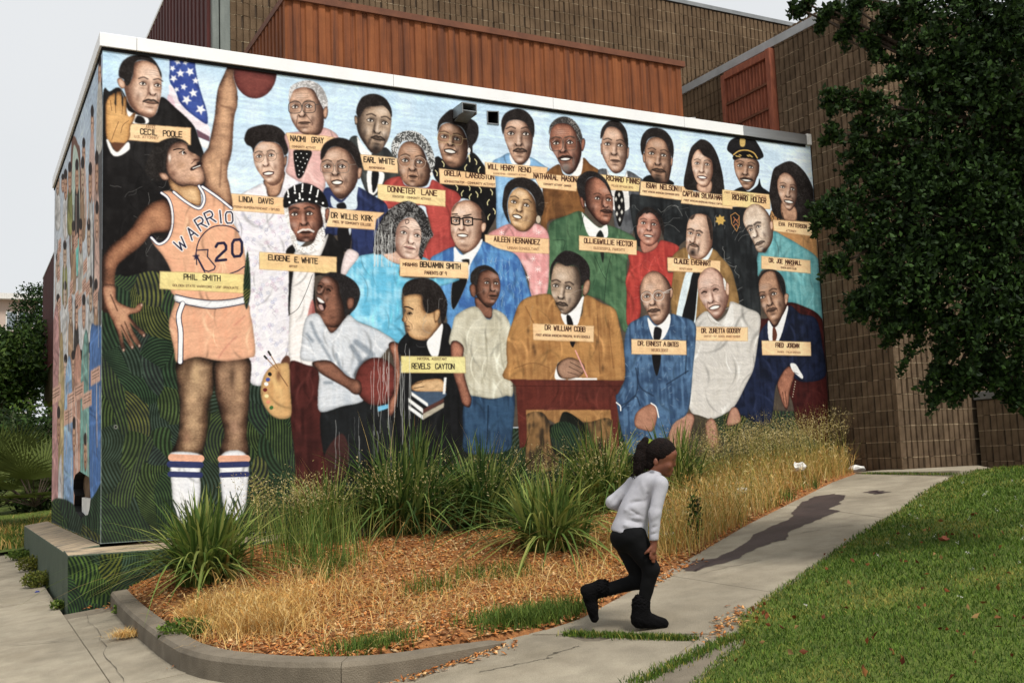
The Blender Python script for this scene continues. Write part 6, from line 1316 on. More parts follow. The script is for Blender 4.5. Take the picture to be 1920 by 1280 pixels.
# strap-leaved clumps
def bed_pt(px, py):
    """where the sight-line meets the bank"""
    v = ray(px, py); t = np.arange(3.5, 15, .03); Q = CAMP+v*t[:, None]; h, dd_ = bedz(Q[:, 0], Q[:, 1]); z = G(Q[:, 0], Q[:, 1])+h
    k = np.argmax((Q[:, 2] < z) | (Q[:, 1] > -.5)); q = Q[k].copy(); q[2] = min(q[2], z[k]); q[2] = z[k]; return q
def lily(label, px, py, hgt, spread, n, colr, stalks=0, seed=1):
    r = np.random.default_rng(seed); c = bed_pt(px, py); t = empty('strap_leaf_plant', tuple(c), label=label, cat='plant', group='strap-leaved clumps in the bed')
    a = r.uniform(0, 6.28, n); q = np.sqrt(r.random(n))*.22*spread; P = c+np.stack([np.cos(a)*q, np.sin(a)*q, 0*a-.02], 1)
    lean = r.uniform(.1, 1.5, n)*spread/hgt*.8; off = c+np.stack([r.normal(0, .12, n), r.normal(0, .12, n), 0*a-.02], 1)*[spread, spread, 1]; P = np.where(r.random((n, 1)) < .45, off, P)
    fol('leaves', [blades(P, hgt*1.2, .029, lean, colr, r, 7, np.clip(.36+.22*lean, .4, .72), a+r.normal(0, .5, n)), blades(P[:n//5], hgt*.75, .016, spread/hgt*1.3, c8((196, 176, 112), (176, 150, 88), (150, 120, 70)), r, 6, .55)], M_blade, t)
    if stalks:
        Q = P[:stalks]; parts = [blades(Q, hgt*1.25, .006, .35, STRAW, r, 4, .2)]
        fol('stalks', parts, M_blade, t)
lily('light green strap-leaved clump above the kerb corner, nearest the ledge', 385, 1090, .62, .82, 600, LILY, 10, 1)
lily('big dark green strap-leaved clump in front of the painted dark trousers', 760, 985, .92, 1.15, 620, LILYD, 24, 2)
lily('dark clump behind the big one, under the painted standing boy', 905, 935, .84, 1.1, 460, LILYD, 20, 3)
lily('splayed strap-leaved clump in the middle of the bed, left of the girl', 1030, 1030, .68, 1.05, 440, LILY, 10, 4)
lily('upright clump under the right end of the painted desk, behind the girl', 1130, 930, .8, .95, 420, LILY, 20, 5)
lily('arching clump just right of the girl, under the painted blue suit', 1270, 925, .72, .8, 300, LILY, 14, 6)
lily('narrow clump between the nearest and the big dark clump', 610, 975, .62, .55, 160, LILY, 14, 7)
# dry grass, wild oats, green weeds
def scatter(pts, n, sig):
    i = rng.integers(0, len(pts), n); c = np.array([bed_pt(*p)[:2] for p in pts])[i]; q = c+rng.normal(0, 1, (n, 2))*sig; h, d = bedz(q[:, 0], q[:, 1]); k = d > .0; q = q[k]; return np.stack([q[:, 0], q[:, 1], G(q[:, 0], q[:, 1])+h[k]], 1)
A = [(420, 1150), (470, 1165), (530, 1150), (450, 1190), (520, 1185), (380, 1170), (590, 1120), (640, 1100), (560, 1090), (690, 1130)]
B = [(1330, 960), (1380, 940), (1430, 920), (1480, 905), (1530, 895), (1570, 888), (1300, 985), (1350, 985), (1420, 955), (1280, 1010), (1480, 880), (1540, 870), (1400, 900), (1310, 930), (1450, 870), (1360, 890), (1250, 1030)]
C_ = [(700, 1050), (820, 1080), (930, 1090), (1000, 1100), (760, 1150), (880, 1130), (1040, 1110), (1080, 1090), (640, 1060), (1140, 1070), (1180, 1050)]
dg = []; OH = c8((206, 186, 126), (184, 164, 100), (220, 204, 152))
P_ = scatter(A[:6], 2300, .10); dg.append(blades(P_, .24, .004, .9, STRAW, rng, 4, .4, hv=.3)); dg.append(leaves(P_[:1100]+rng.uniform(0, 1, (1100, 3))*[.06, .06, .2], .045, STRAW, up=1.4, asp=.22, fold=.1)); P_ = scatter(A, 900, .25); dg.append(blades(P_, .2, .0036, 1., STRAW, rng, 4, .45, hv=.3))
P_ = scatter(B, 9000, .26); dg.append(blades(P_, .33, .0046, .6, STRAW+STRAWG[:1], rng, 4, .4, hv=.25)); q_ = P_[:4200]; dg.append(leaves(q_+rng.uniform(0, 1, (len(q_), 3))*[.08, .08, .34], .055, STRAW+OH, up=1.2, asp=.22, fold=.1))
P_ = scatter(C_+A, 1700, .3); dg.append(blades(P_, .22, .0036, 1.2, STRAW, rng, 4, .5, hv=.25)); P_ = scatter(C_+A+[(560, 1190), (820, 1170), (700, 1190)], 2000, .32); dg.append(blades(P_+[0, 0, .01], .13, .0034, 1.9, STRAW+OH[:1], rng, 3, .5, hv=.4))
P_ = scatter(B, 2600, .3); dg.append(blades(P_, .46, .004, .4, STRAWG+GREEN[:1], rng, 4, .3, hv=.3))
fol('dry_grass', dg, M_blade, label='golden dry grass growing through the wood chips', cat='dry grass', kind='stuff')
def oats(P, h, colr, hc):
    """thin stems with nodding seed heads"""
    n = len(P); th = rng.uniform(0, 6.28, n); parts = [blades(P, h/.9, .003, .22, colr, rng, 3, .2, th)]; hd = []
    for i in range(n):
        hh = h*rng.uniform(.75, 1.1); k = rng.integers(8, 16); t = rng.uniform(.62, 1.05, k); d = np.array([math.cos(th[i]), math.sin(th[i]), 0])
        hd.append(P[i]+d*(.22*hh*t**1.6)[:, None]+np.array([0, 0, 1.])*(hh*t)[:, None]+rng.normal(0, .035, (k, 3)))
    hd = np.concatenate(hd); parts.append(leaves(hd, .028, hc, up=-.4, asp=.3, fold=.1)); return parts
OH = c8((206, 186, 126), (184, 164, 100), (220, 204, 152))
P1 = scatter([(560, 1000), (600, 1030), (640, 990), (520, 1010), (610, 960), (560, 960)], 170, .22); P2 = scatter([(1100, 930), (1150, 950), (1000, 960), (880, 960), (760, 1010)], 260, .3); P3 = scatter([(1400, 880), (1450, 875), (1340, 900), (1500, 870), (1300, 920), (1540, 868), (1430, 900)], 620, .3)
fol('wild_oats', oats(P1, .62, STRAWG+GREEN, OH)+oats(P2, .78, STRAWG+GREEN, OH)+oats(P3, .72, STRAWG, OH), M_blade, label='wild oats with pale nodding seed heads along the mural wall', cat='wild oats', kind='stuff')
gw = [blades(scatter([(980, 1165), (1030, 1160), (1070, 1150), (940, 1175), (1010, 1180)], 2600, .13), .12, .005, .6, GREEN, rng, 2, .4), blades(scatter([(700, 1215), (660, 1222), (735, 1205), (360, 1190)], 900, .1), .1, .005, .6, GREEN, rng, 2, .4), blades(scatter([(880, 1085), (960, 1080), (800, 1110), (560, 1060), (600, 1080), (1480, 935), (1430, 950), (1530, 915), (640, 1060)], 1500, .12), .15, .005, .5, GREEN, rng, 2, .4)]
P_ = scatter([(560, 1040), (600, 1060), (540, 1020), (630, 1020)], 500, .2); gw.append(blades(P_, .5, .007, .35, GREEN+LILY, rng, 4, .3))
fol('green_weeds', gw, M_blade, label='fresh green weeds and grass tufts in the wood chips', cat='weeds', kind='stuff')
# leafy weeds
def weed(label, px, py, h, r_, n, size, colr):
    c = bed_pt(px, py) if px > 230 else np.array(gp(px, py)); t = empty('leafy_weed', tuple(c), label=label, cat='weed', group='small leafy weeds')
    fol('leaves', [leaves(ball(c+[0, 0, h*.5], (r_, r_, h*.5), n, shell=.1), size, colr)], M_leaf, t); m = MB()
    for _ in range(5): m.tube([c, c+[rng.normal(0, r_*.4), rng.normal(0, r_*.4), h*.9]], [.004, .002], 5)
    m.build('stem', M_bark, t)
weed('tall thin dark weed beside the path right of the girl', 1305, 1020, .45, .07, 260, .045, TREE+GREEN); weed('low leafy weed just inside the kerb corner', 350, 1195, .12, .2, 420, .04, GREEN)
weed('low green weed against the front foot of the ledge, left side', 70, 1100, .16, .16, 700, .04, c8((104, 110, 44), (124, 126, 56), (84, 96, 40))); weed('green weed tuft further back along the ledge', 42, 1048, .12, .2, 600, .045, GREEN); weed('dark green weed farthest along the ledge', 38, 1018, .14, .26, 600, .05, GREEN)
weed('yellow-green weed in the middle of the ledge foot', 55, 1070, .18, .15, 500, .04, c8((124, 124, 52), (104, 112, 46))); weed('weed at the very corner of the ledge', 112, 1140, .07, .08, 260, .035, GREEN); weed('small weed sprouting in front of the kerb', 222, 1153, .1, .035, 60, .04, GREEN)
# tuft of dead grass on the sidewalk
c = np.array(gp(240, 1196)); t = empty('dead_grass_clump', tuple(c), label='straw-coloured clump of dead grass lying on the sidewalk by the kerb', cat='dead grass')
fol('stems', [blades(c+rng.normal(0, 1, (420, 3))*[.055, .04, .004]+[0, 0, .015], .09, .003, 1.3, STRAW, rng, 3, .6)], M_blade, t)
# ================================================================ lawn grass
n = 620000; X = rng.uniform(1.2, 11.5, n); Y = rng.uniform(-9.6, -1.6, n); D = np.hypot(X-CAMP[0], Y-CAMP[1]); k = rng.random(n) < np.clip((5.2/D)**1.6, 0, 1); X, Y, D = X[k], Y[k], D[k]
vx_ = (X-CAMP[0])*FW[0]+(Y-CAMP[1])*FW[1]; rx_ = (X-CAMP[0])*RT[0]+(Y-CAMP[1])*RT[1]; k = (vx_ > 3.2) & (rx_/vx_ < .56); X, Y, D = X[k], Y[k], D[k]
hl, dl = lawnz(X, Y); k = dl > -.03; X, Y, D, hl, dl = X[k], Y[k], D[k], hl[k], dl[k]; P_ = np.stack([X, Y, G(X, Y)+hl], 1)
patch = np.sin(X*1.3+.7*np.sin(Y*2.1))*np.sin(Y*1.7+X*.6)+.5*np.sin(X*5.1+Y*3.3)*np.sin(Y*6.2-X*2.)+rng.normal(0, .45, len(X)); dry = (patch > .95) | ((dl < .5) & (rng.random(len(X)) < .35) & (X > 6)) | ((dl < .12) & (rng.random(len(X)) < .25))
GL = c8((82, 110, 38), (100, 128, 44), (70, 96, 33), (118, 140, 54), (76, 102, 35), (60, 84, 30)); GD = c8((168, 156, 78), (146, 142, 66), (128, 138, 60))
wsc = np.clip(D/5.2, 1, 2.4)
fol('lawn_grass', [blades(P_[~dry], .03*np.clip(wsc[~dry], 1, 1.5), .0034*wsc[~dry], .9, GL, rng, 2, .4, hv=.35), blades(P_[dry], .028, .0036*wsc[dry], 1., GD, rng, 2, .4, hv=.35)], M_blade, label='short green mown grass of the lawn on the right', cat='grass', kind='stuff')
# grass growing in the path joints
jl = []
for p0, p1, w_, n_ in (((1060, 1189), (1300, 1199), .05, 1800), ((1188, 1283), (1390, 1190), .07, 1600), ((1620, 888), (1790, 890), .06, 900)):
    a, b = gp(*p0), gp(*p1); t = rng.random(n_)[:, None]; q = a+(b-a)*t+rng.normal(0, 1, (n_, 3))*[w_*.5, w_*.5, 0]; q[:, 2] = G(q[:, 0], q[:, 1]); jl.append(blades(q, .035, .005, .6, GL+GD[:1], rng, 2, .3))
fol('joint_grass', jl, M_blade, label='strips of grass growing in the joints of the path', cat='grass', kind='stuff')
n = 2600; X = rng.uniform(-.9, 1.6, n); Y = rng.uniform(6.4, 22, n); P_ = np.stack([X, Y, G(X, Y)+.05], 1)
fol('verge_grass', [blades(np.repeat(P_, 6, 0)+rng.normal(0, .12, (n*6, 3))*[1, 1, 0], .16, .018, .6, STRAW[:2]+GREEN+GD, rng, 2, .3)], M_blade, label='rough green and dry grass beside the sidewalk at the far left', cat='grass', kind='stuff')
# fallen leaves on the lawn and scraps on the path
n = 260; X = rng.uniform(2.2, 6.5, n); Y = rng.uniform(-8.2, -4.5, n); hl, dl = lawnz(X, Y); k = dl > .02; X, Y, hl = X[k], Y[k], hl[k]
lf = [leaves(np.stack([X, Y, G(X, Y)+hl+.04], 1), .042, c8((120, 66, 36), (150, 100, 56), (96, 50, 30), (176, 140, 90)), up=0, asp=.6)]
fol('fallen_leaves', lf, M_leaf, label='brown fallen leaves dotted over the lawn', cat='leaves', kind='stuff')
n = 90; X = rng.uniform(3.2, 9, n); Y = rng.uniform(-7.5, -3, n); hl, dl = lawnz(X, Y); k = dl > .15; q = np.repeat(np.stack([X, Y, G(X, Y)+hl+.03], 1)[k], 7, 0); q += rng.normal(0, .006, q.shape)
fol('clover_flowers', [leaves(q, .012, c8((226, 224, 214), (206, 208, 190)), up=.6, asp=.7)], M_leaf, label='tiny white clover flowers dotted through the lawn', cat='flowers', kind='stuff')
q = []
for a, b, m_ in (((1400, 1140), (1330, 1200), 120), ((760, 1275), (950, 1212), 200), ((1210, 1100), (1290, 1055), 140), ((520, 1115), (330, 1262), 30), ((150, 1130), (205, 1142), 60)):
    a, b = gp(*a), gp(*b); q.append(a+(b-a)*rng.random(m_)[:, None]+rng.normal(0, .06, (m_, 3))*[1, 1, 0])
q = np.concatenate(q); fol('stray_chips', [chips(q[:, 0], q[:, 1], G(q[:, 0], q[:, 1])+.012, .04, CHIP)], M_chip, label='stray wood chips along the kerb and path edges', cat='wood chips', kind='stuff')
def scrap(name, label, cat, px, py, s, m, seed, h=0.):
    r = np.random.default_rng(seed); c = np.array(gp(px, py, h)); bm = bmesh.new(); bmesh.ops.create_icosphere(bm, subdivisions=2, radius=1)
    for v in bm.verts:
        f = r.uniform(.6, 1.2); v.co = Vector((v.co.x*s[0]*f, v.co.y*s[1]*f, (v.co.z+.8)*s[2]*f))
    me = bpy.data.meshes.new(name); bm.to_mesh(me); bm.free(); me.materials.append(m); o = bpy.data.objects.new(name, me); o.location = c; link(o); tag(o, label, cat)
M_blue = mat('blue_wrapper', srgb(60, 70, 140), srgb(50, 56, 110), 12, .5); M_brown = mat('brown_leaf', srgb(110, 56, 34), srgb(84, 42, 26), 20, .9)
scrap('plastic_bag', 'crumpled white plastic bag at the far end of the path by the brick corner', 'bag', 1607, 884, (.14, .07, .05), M_paper, 1)
scrap('paper_scrap', 'crumpled white paper in the dry grass below the painted navy suit', 'paper', 1499, 883, (.1, .06, .06), M_paper, 2, .2)
scrap('paper_scrap', 'white paper sheet just behind the girl at the grass edge', 'paper', 1252, 1004, (.09, .07, .02), M_paper, 3, .08)
scrap('paper_scrap', 'small white paper in the dry grass above the stain', 'paper', 1392, 928, (.06, .05, .05), M_paper, 4, .15)
scrap('wrapper', 'small blue wrapper beside the white plastic bag', 'wrapper', 1580, 893, (.03, .02, .015), M_blue, 5)
scrap('wrapper', 'small blue wrapper at the foot of the fluted brick wall', 'wrapper', 1812, 868, (.035, .03, .03), M_blue, 6)
scrap('bottle_cap', 'tiny light blue cap on the sidewalk left of the ledge', 'cap', 70, 1110, (.03, .02, .01), M_blue, 8)
scrap('curled_leaf', 'large curled brown leaf lying on the lawn', 'leaf', 1770, 1013, (.05, .03, .018), M_brown, 7, .13)

# ================================================================ the overhanging tree
tr = empty('broadleaf_tree', (7.4, -7.6, float(G(7.4, -7.6))), label='large dark evergreen tree overhanging from the right edge', cat='tree')
tb = np.array([7.4, -7.6, float(G(7.4, -7.6))])
def at(px, py, d): v = ray(px, py); return CAMP+v*d
LOBES = [(1960, 120, 7.6, 210), (1950, 420, 7.6, 200), (1940, 620, 7.4, 130), (1800, 60, 7.7, 120), (1830, 230, 7.6, 150), (1800, 400, 7.5, 150), (1830, 560, 7.4, 130), (1690, 30, 7.8, 60), (1720, 140, 7.7, 80), (1700, 270, 7.6, 95), (1690, 390, 7.5, 95), (1700, 500, 7.4, 95), (1740, 610, 7.4, 70), (1620, 210, 7.5, 48), (1575, 185, 7.45, 26), (1560, 250, 7.45, 20), (1640, 300, 7.5, 50), (1600, 385, 7.4, 46), (1545, 400, 7.35, 28), (1610, 455, 7.4, 46), (1570, 500, 7.35, 22), (1650, 545, 7.4, 50), (1620, 570, 7.35, 26), (1690, 600, 7.4, 36), (1780, 690, 7.35, 44), (1768, 740, 7.3, 22), (1850, 680, 7.3, 50), (1830, 715, 7.3, 18), (1900, 715, 7.3, 48), (1910, 745, 7.3, 16), (1560, 20, 7.9, 20), (1610, 20, 7.9, 30), (1600, 50, 7.9, 14), (1515, 8, 7.95, 12), (1495, 16, 7.95, 9), (1545, 36, 7.9, 14), (1585, 74, 7.85, 12), (1640, 80, 7.8, 22), (1960, -150, 7.8, 200), (1760, -80, 7.9, 120)]
lp, br = [], MB(); hub = at(2050, 330, 7.7)
br.tube([tb, tb+[-.25, .1, 1.1], tb+[-.5, .3, 2.0], hub], [.17, .14, .11, .08], 10)
for x, y, d, r in LOBES:
    c = at(x, y, d); R_ = r*d/FPX; n = int(26*(r/20)**2*3.)+20
    mid = (hub+c)/2+rng.normal(0, .06, 3)+[0, 0, .08]; br.tube([hub, mid, c], [.035, .02, .008], 6)
    if r > 85:
        cl = ball(c, (R_, R_*.9, R_), max(4, n//8), shell=.2); lp.append(np.repeat(cl, 9, 0)+rng.normal(0, .026, (len(cl)*9, 3)))
        for q in cl[:6]: br.tube([c, (c+q)/2+rng.normal(0, .02, 3), q], [.008, .006, .003], 5)
        ends = ball(c, (R_*1.2, R_, R_*1.2), 9, shell=.9)
    else: ends = ball(c-RT*R_*.25, (R_*1.35, R_*1.1, R_*1.25), int(5+(r/11)**1.35), shell=.75)
    for q in ends:      # leafy twigs that reach out and droop a little
        m_ = (c+q)/2+rng.normal(0, .02, 3)+[0, 0, .02]; tip = q-[0, 0, .03+R_*.12]; br.tube([c, m_, tip], [.006, .004, .002], 4); k_ = int(26+60*np.linalg.norm(tip-c)/.2)
        t_ = rng.uniform(.25, 1.05, k_)[:, None]; lp.append(c*(1-t_)**2+2*m_*t_*(1-t_)+tip*t_**2+rng.normal(0, .014, (k_, 3)))
lp = np.concatenate(lp); fol('crown', [leaves(lp, .044, TREE, up=.5, asp=.66)], M_leaf, tr); br.build('trunk', M_bark, tr)
# ================================================================ the running girl
GB0 = np.array(gp(1213, 1177)); FH = np.array([math.sin(YAW), math.cos(YAW), 0.]); RH = np.array([math.cos(YAW), -math.sin(YAW), 0.]); UZ = np.array([0, 0, 1.])
def gq(x, y, off=0.): return on(x, y, FH, FH@GB0+off)
class Sdf:
    """smooth union of rounded limbs on a grid, meshed by surface nets"""
    def __init__(s, lo, hi, h):
        s.lo = np.array(lo); s.h = h; s.n = np.ceil((np.array(hi)-s.lo)/h).astype(int)+1; s.D = np.full(s.n, .2, np.float32)
    def region(s, lo, hi):
        a = np.clip(((lo-s.lo)/s.h).astype(int), 0, s.n-1); b = np.clip(((hi-s.lo)/s.h).astype(int)+2, 1, s.n); sl = tuple(slice(i, j) for i, j in zip(a, b))
        ax = [s.lo[i]+np.arange(sl[i].start, sl[i].stop)*s.h for i in range(3)]; return sl, np.stack(np.meshgrid(*ax, indexing='ij'), -1)
    def mix(s, sl, d, k):
        D = s.D[sl]; q = np.clip(.5+.5*(D-d)/k, 0, 1); s.D[sl] = D*(1-q)+d*q-k*q*(1-q)
    def cone(s, a, b, ra, rb, k=.02):
        a, b = np.array(a), np.array(b); m = max(ra, rb)+k*2+.02; sl, P = s.region(np.minimum(a, b)-m, np.maximum(a, b)+m)
        ab = b-a; t = np.clip(((P-a)@ab)/(ab@ab+1e-12), 0, 1); s.mix(sl, np.linalg.norm(P-a-t[..., None]*ab, axis=-1)-(ra+(rb-ra)*t), k)
    def chain(s, pts, rad, k=.02):
        for p, q, r0, r1 in zip(pts[:-1], pts[1:], rad[:-1], rad[1:]): s.cone(p, q, r0, r1, k)
    def ell(s, c, r, k=.02, ax=None):
        c = np.array(c); m = max(r)+k*2+.02; sl, P = s.region(c-m, c+m); ax = ax if ax is not None else (RH, FH, UZ); q = np.stack([(P-c)@ax[i]/r[i] for i in range(3)], -1)
        l = np.linalg.norm(q, axis=-1); s.mix(sl, (l-1)*min(r)*np.where(l > 1, 1.1, 1), k)
    def cut(s, p, n, k=0):     # keep the side n points away from
        n = np.array(n)/np.linalg.norm(n); sl, P = s.region(s.lo, s.lo+s.n*s.h); d = (P-np.array(p))@n; s.D[sl] = np.maximum(s.D[sl], d)
    def mesh(s, name, m, parent, wob=0., ws=20., folds=(), **t):
        D = s.D.copy()
        for a, b, dp, w in folds:      # creases (positive) and ridges (negative) along short lines
            a, b = np.array(a), np.array(b); sl, P = s.region(np.minimum(a, b)-w*3, np.maximum(a, b)+w*3); ab = b-a; t_ = np.clip(((P-a)@ab)/(ab@ab), 0, 1); D[sl] += dp*np.exp(-((np.linalg.norm(P-a-t_[..., None]*ab, axis=-1)/w)**2))*(.35+.65*np.sin(np.pi*np.clip(t_, .05, .95)))
        if wob:
            sl, P = s.region(s.lo, s.lo+s.n*s.h); D = D+wob*(np.sin(P[..., 0]*ws*1.3+np.sin(P[..., 2]*ws*.9)*1.7)*np.sin(P[..., 2]*ws*1.7+P[..., 1]*ws)+.5*np.sin(P[..., 2]*ws*3+P[..., 0]*ws*2.2))
        S = D < 0; n = np.array(D.shape)-1; c = np.zeros(n, np.int32)
        cs = [(i, j, k) for i in (0, 1) for j in (0, 1) for k in (0, 1)]; g = lambda A, o: A[o[0]:o[0]+n[0], o[1]:o[1]+n[1], o[2]:o[2]+n[2]]
        for o in cs: c += g(S, o)
        act = (c > 0) & (c < 8); idx = np.full(n, -1, np.int64); ii = np.argwhere(act); idx[act] = np.arange(len(ii))
        acc = np.zeros((len(ii), 3)); cnt = np.zeros(len(ii))
        for o in cs:
            for a in range(3):
                if o[a]: continue
                o2 = list(o); o2[a] = 1; d0 = g(D, o)[act]; d1 = g(D, tuple(o2))[act]; x = (d0 < 0) != (d1 < 0); t_ = np.where(x, d0/(d0-d1+1e-12), 0)
                p = np.array(o, float)[None].repeat(len(ii), 0); p[:, a] += t_; acc += p*x[:, None]; cnt += x
        V = s.lo+(ii+acc/np.maximum(cnt, 1)[:, None])*s.h; Q = []
        for a in range(3):
            b, c_ = (a+1) % 3, (a+2) % 3; sh = [slice(1, -1)]*3; sh[a] = slice(0, -1) if False else slice(0, n[a]); sh[b] = slice(1, n[b]); sh[c_] = slice(1, n[c_])
            s0 = S[tuple(sh)]; s2 = list(sh); s2[a] = slice(1, n[a]+1); s1 = S[tuple(s2)]; e = np.argwhere(s0 != s1); fl = s0[s0 != s1]
            e[:, b] += 1; e[:, c_] += 1; f = []
            for db, dc in ((-1, -1), (0, -1), (0, 0), (-1, 0)): q = e.copy(); q[:, b] += db; q[:, c_] += dc; f.append(idx[q[:, 0], q[:, 1], q[:, 2]])
            f = np.stack(f, 1); f[~fl] = f[~fl][:, ::-1]; Q.append(f)
        Q = np.concatenate(Q); Q = Q[(Q >= 0).all(1)]
        return mesh(name, V, Q, m, parent, smooth=True, **t)
M_skin = mat('girl_skin', srgb(122, 74, 53), srgb(104, 60, 43), 12, .5, spec=.35); M_shirt = mat('grey_jersey', srgb(176, 175, 180), srgb(165, 164, 170), 30, .9, .08, 160)
M_legg = mat('black_leggings', srgb(13, 13, 14), srgb(9, 9, 10), 20, .85, .1, 60, spec=.15); M_boot = mat('black_suede', srgb(13, 12, 13), srgb(9, 8, 9), 40, .95, .5, 120, spec=.1); M_hair = mat('dark_hair', srgb(30, 20, 17), srgb(14, 9, 8), 60, .75, .6, 130, stretch=(1, 1, .4), spec=.12)
M_sole = mat('boot_sole', srgb(34, 32, 32), srgb(24, 22, 22), 10, .9); M_eye = mat('eye_dark', srgb(22, 16, 14), srgb(16, 12, 10), 10, .3); M_green = mat('hair_tie', srgb(150, 170, 60), srgb(120, 140, 50), 10, .7)
girl = empty('person', tuple(GB0), label='child in grey long-sleeved top, black leggings and black boots running up the path', cat='person')
# body: head, neck, trunk, arms, hands and legs in one surface
lo, hi = np.minimum.reduce([gq(1080, 1180, -.3), gq(1280, 815, .35), gq(1080, 815, .35), gq(1280, 1180, -.3)])-.02, np.maximum.reduce([gq(1080, 1180, -.3), gq(1280, 815, .35), gq(1080, 815, .35), gq(1280, 1180, -.3)])+.02
B = Sdf(lo, hi, .0065)
B.ell(gq(1240, 848), (.086, .07, .082), .01); B.cone(gq(1249, 857), gq(1250, 879), .056, .036, .03); B.cone(gq(1262, 862), gq(1264, 871), .008, .011, .014); B.ell(gq(1258.5, 881), (.013, .019, .011), .014); B.ell(gq(1252, 889), (.02, .024, .017), .02); B.ell(gq(1263, 850), (.016, .04, .016), .02)
B.ell(gq(1253, 873, -.04), (.02, .02, .022), .02); B.ell(gq(1229.5, 866, -.072), (.015, .009, .026), .008); B.ell(gq(1236, 876), (.05, .045, .03), .03)
B.cone(gq(1234, 876), gq(1224, 896), .036, .04, .02)
B.chain([gq(1216, 908), gq(1196, 960), gq(1182, 1000)], [.07, .064, .075], .04)
B.chain([gq(1226, 902), gq(1240, 908, -.09), gq(1228, 962, -.12), gq(1226, 1010, -.13), gq(1225.5, 1022, -.13)], [.045, .034, .027, .019, .018], .02)
B.chain([gq(1206, 902), gq(1186, 908, .09), gq(1150, 941, .1), gq(1174, 956, .19)], [.045, .034, .027, .022], .02)
B.cone(gq(1225.5, 1022, -.13), gq(1224.5, 1033, -.132), .0185, .02, .01); B.ell(gq(1174, 956, .19), (.03, .025, .03), .01)
for i, (bx, by, tx, ty) in enumerate(((1220.5, 1036, 1219.5, 1047), (1223.2, 1037.5, 1223.5, 1053), (1226, 1037.5, 1227, 1054), (1228.5, 1035, 1230.5, 1048))):
    o = -.142+.007*i; mx, my = (bx+tx)/2-.7, (by+ty)/2; B.chain([gq(bx, by, o), gq(mx, my, o-.004), gq(tx, ty, o+.002)], [.008, .0074, .006], .003)
B.chain([gq(1220.5, 1026, -.14), gq(1214.5, 1033, -.147), gq(1209.5, 1037, -.142)], [.0105, .009, .007], .006)
RL = [gq(1188, 1008, -.055), gq(1221, 1066, -.07), gq(1207, 1128, -.055), gq(1204, 1160, -.055)]; LL = [gq(1174, 1010, .055), gq(1203, 1087, .05), gq(1137, 1105, .065), gq(1112, 1110, .065)]
B.chain(RL, [.072, .044, .03, .028], .02); B.chain(LL, [.072, .044, .03, .028], .02)
B.mesh('body', M_skin, girl)
# clothes
S = Sdf(lo, hi, .0075)
S.chain([gq(1190, 905, .085), gq(1236, 905, -.08)], [.042, .046], .03); S.chain([gq(1214, 912), gq(1191, 957), gq(1180, 1006)], [.082, .08, .116], .05); S.cone(gq(1202, 915, .03), gq(1176, 988, .02), .06, .085, .04); S.cone(gq(1228, 888), gq(1222, 902), .044, .055, .02)
S.chain([gq(1240, 908, -.09), gq(1228, 962, -.122), gq(1226, 1014, -.132)], [.044, .036, .027], .02); S.chain([gq(1186, 908, .09), gq(1148, 941, .1), gq(1176, 958, .19)], [.042, .037, .03], .02)
hem0, hem1 = gq(1142, 992), gq(1217, 1013); hv = hem1-hem0; S.cut(np.array(hem0), np.cross(FH, hv)*(1 if np.cross(FH, hv)[2] < 0 else -1)) if False else None
nv = np.cross(hv, FH); nv = nv if nv[2] < 0 else -nv
Sx, Px = S.region(S.lo, S.lo+S.n*S.h); dn = (Px-np.array(hem0))@(nv/np.linalg.norm(nv)); dr = (Px-np.array(gq(1219, 1000)))@RH; near = ((Px-np.array(gq(1230, 1000, -.085)))@FH) < .0
S.D[Sx] = np.where(near & (dr > -.045), S.D[Sx], np.maximum(S.D[Sx], dn)); wr = gq(1228, 1013, -.13); S.D[Sx] = np.where(near & (dr > -.045), np.maximum(S.D[Sx], -((Px-np.array(wr))@UZ)), S.D[Sx])
fl = []
for (x0, y0, x1, y1, o, dp, w) in ((1164, 945, 1212, 938, -.07, .007, .012), (1160, 957, 1208, 950, -.075, -.006, .012), (1170, 972, 1213, 982, -.085, .009, .012), (1158, 980, 1205, 992, -.1, -.007, .012), (1152, 970, 1196, 965, -.09, .007, .011), (1190, 990, 1214, 1002, -.09, .008, .01), (1176, 952, 1204, 968, -.08, .007, .01), (1214, 925, 1217, 975, -.075, .012, .01), (1228, 950, 1219, 966, -.155, .006, .008), (1238, 960, 1221, 974, -.155, -.005, .009), (1232, 985, 1220, 992, -.155, .005, .007), (1232, 998, 1219, 1003, -.15, .005, .007), (1160, 925, 1146, 945, .06, .006, .01), (1168, 930, 1160, 955, .05, .006, .009), (1200, 900, 1212, 930, -.08, -.004, .015), (1150, 985, 1180, 996, -.1, .006, .01)):
    fl.append((gq(x0, y0, o), gq(x1, y1, o), dp*1.7, w))
S.mesh('shirt', M_shirt, girl, .0012, 16., folds=fl)
T_ = Sdf(lo, hi, .0075)
T_.chain([gq(1187, 985), gq(1181, 1006)], [.08, .098], .03); T_.ell(gq(1168, 1008), (.078, .095, .075), .03); T_.chain(RL[:3], [.085, .05, .036], .02); T_.chain(LL[:3], [.085, .052, .038], .02); T_.mesh('leggings', M_legg, girl, .0012, 30.)
def boot(name, shaft, foot, rs_, rf, cutp=None, cutn=None, trim=None):
    b_ = Sdf(lo, hi, .0065); b_.chain(shaft, rs_, .02); b_.chain(foot, rf, .025)
    if cutp is not None: b_.cut(cutp, cutn)
    o = b_.mesh(name, M_boot, girl, .0015, 60.); f = Sdf(lo, hi, .0065); f.chain(trim, [.055, .055], .01); f.mesh('fur_trim', M_boot, o, .006, 110.)
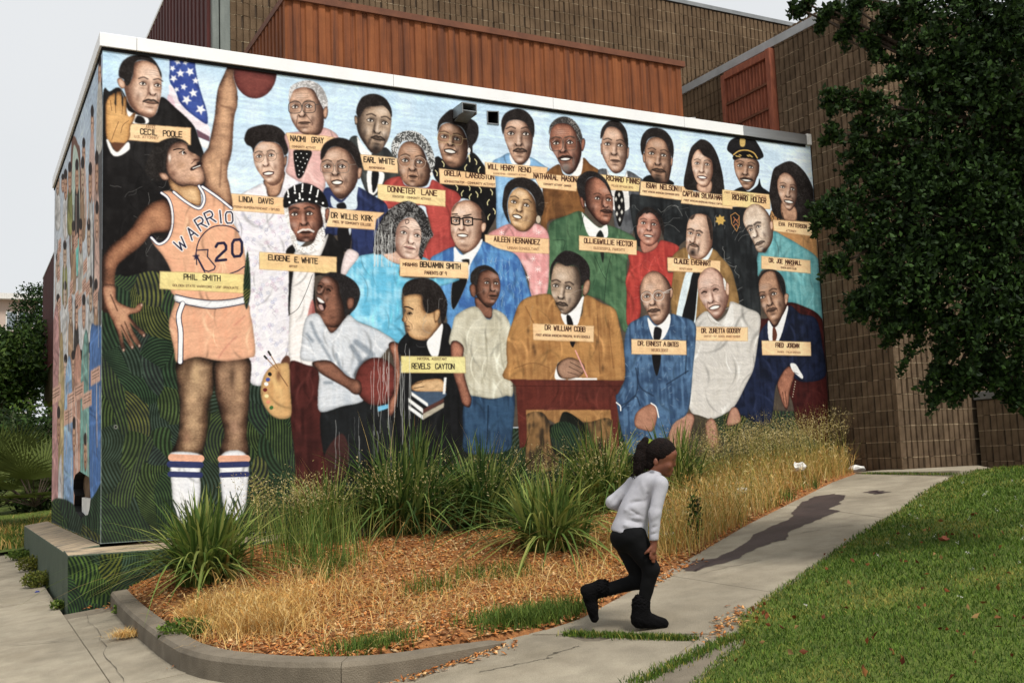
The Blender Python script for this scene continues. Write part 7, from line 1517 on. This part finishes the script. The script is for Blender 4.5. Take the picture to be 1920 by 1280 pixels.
boot('boot', [gq(1202, 1136, -.055), gq(1202, 1158, -.055)], [gq(1200, 1161, -.055), gq(1222, 1165, -.055), gq(1243, 1168, -.055)], [.056, .056], [.052, .04, .034], gq(1210, 1176.5, -.055), -UZ, [gq(1202, 1130, -.055), gq(1202, 1134, -.055)])
lb0, lb1 = np.array(gq(1086, 1101, .065)), np.array(gq(1109, 1168, .065)); sn = np.cross(lb1-lb0, FH); sn = sn if sn@RH < 0 else -sn
boot('boot', [gq(1127, 1103, .065), gq(1104, 1110, .065)], [gq(1103, 1112, .065), gq(1109, 1138, .065), gq(1114.5, 1158, .065)], [.052, .05], [.05, .038, .027], lb0, sn, [gq(1129, 1102, .065), gq(1125, 1103, .065)])
Hh = Sdf(lo, hi, .0065)
Hh.ell(gq(1239, 845.5), (.092, .077, .083), .01); Hh.cone(gq(1226, 850), gq(1219, 868), .06, .04, .02)
sx_, P_h = Hh.region(Hh.lo, Hh.lo+Hh.n*Hh.h); fn = (P_h-np.array(gq(1263, 844)))@(RH*.62-UZ*.78); Hh.D[sx_] = np.maximum(Hh.D[sx_], fn-.004)
Hh.chain([gq(1217, 827), gq(1211, 826), gq(1204, 838), gq(1200, 858), gq(1197, 878), gq(1195, 889)], [.018, .024, .033, .04, .034, .014], .008); Hh.mesh('hair', M_hair, girl, .0016, 90.)
cu = MB(); rg = random.Random(2)
for i in range(70):
    y = rg.uniform(845, 890); p = np.array(gq(rg.uniform(1184, 1212), y, rg.uniform(-.03, .03))); cu.tube([p, p+[rg.uniform(-.02, .02), rg.uniform(-.02, .02), -.012], p+[rg.uniform(-.03, .03), rg.uniform(-.03, .03), -.03]], [.0035, .003, .0015], 4)
cu.build('curls', M_hair, girl); MB().tube([gq(1219, 823), gq(1216, 831)], [.022, .022], 12).build('hair_tie', M_green, girl)
e_ = Sdf(lo, hi, .004); e_.ell(gq(1261.5, 861, -.038), (.006, .012, .005), .004); e_.mesh('eye', M_eye, girl)
MB().tube([gq(1256, 854.5, -.056), gq(1262, 854, -.044), gq(1266, 856, -.03)], [.002, .003, .002], 5).build('eyebrow', M_hair, girl)
e_ = Sdf(lo, hi, .004); e_.ell(gq(1259.3, 880.5, -.012), (.01, .018, .005), .004); e_.mesh('lips', mat('lip', srgb(110, 56, 46), srgb(96, 48, 40), 10, .5), girl)
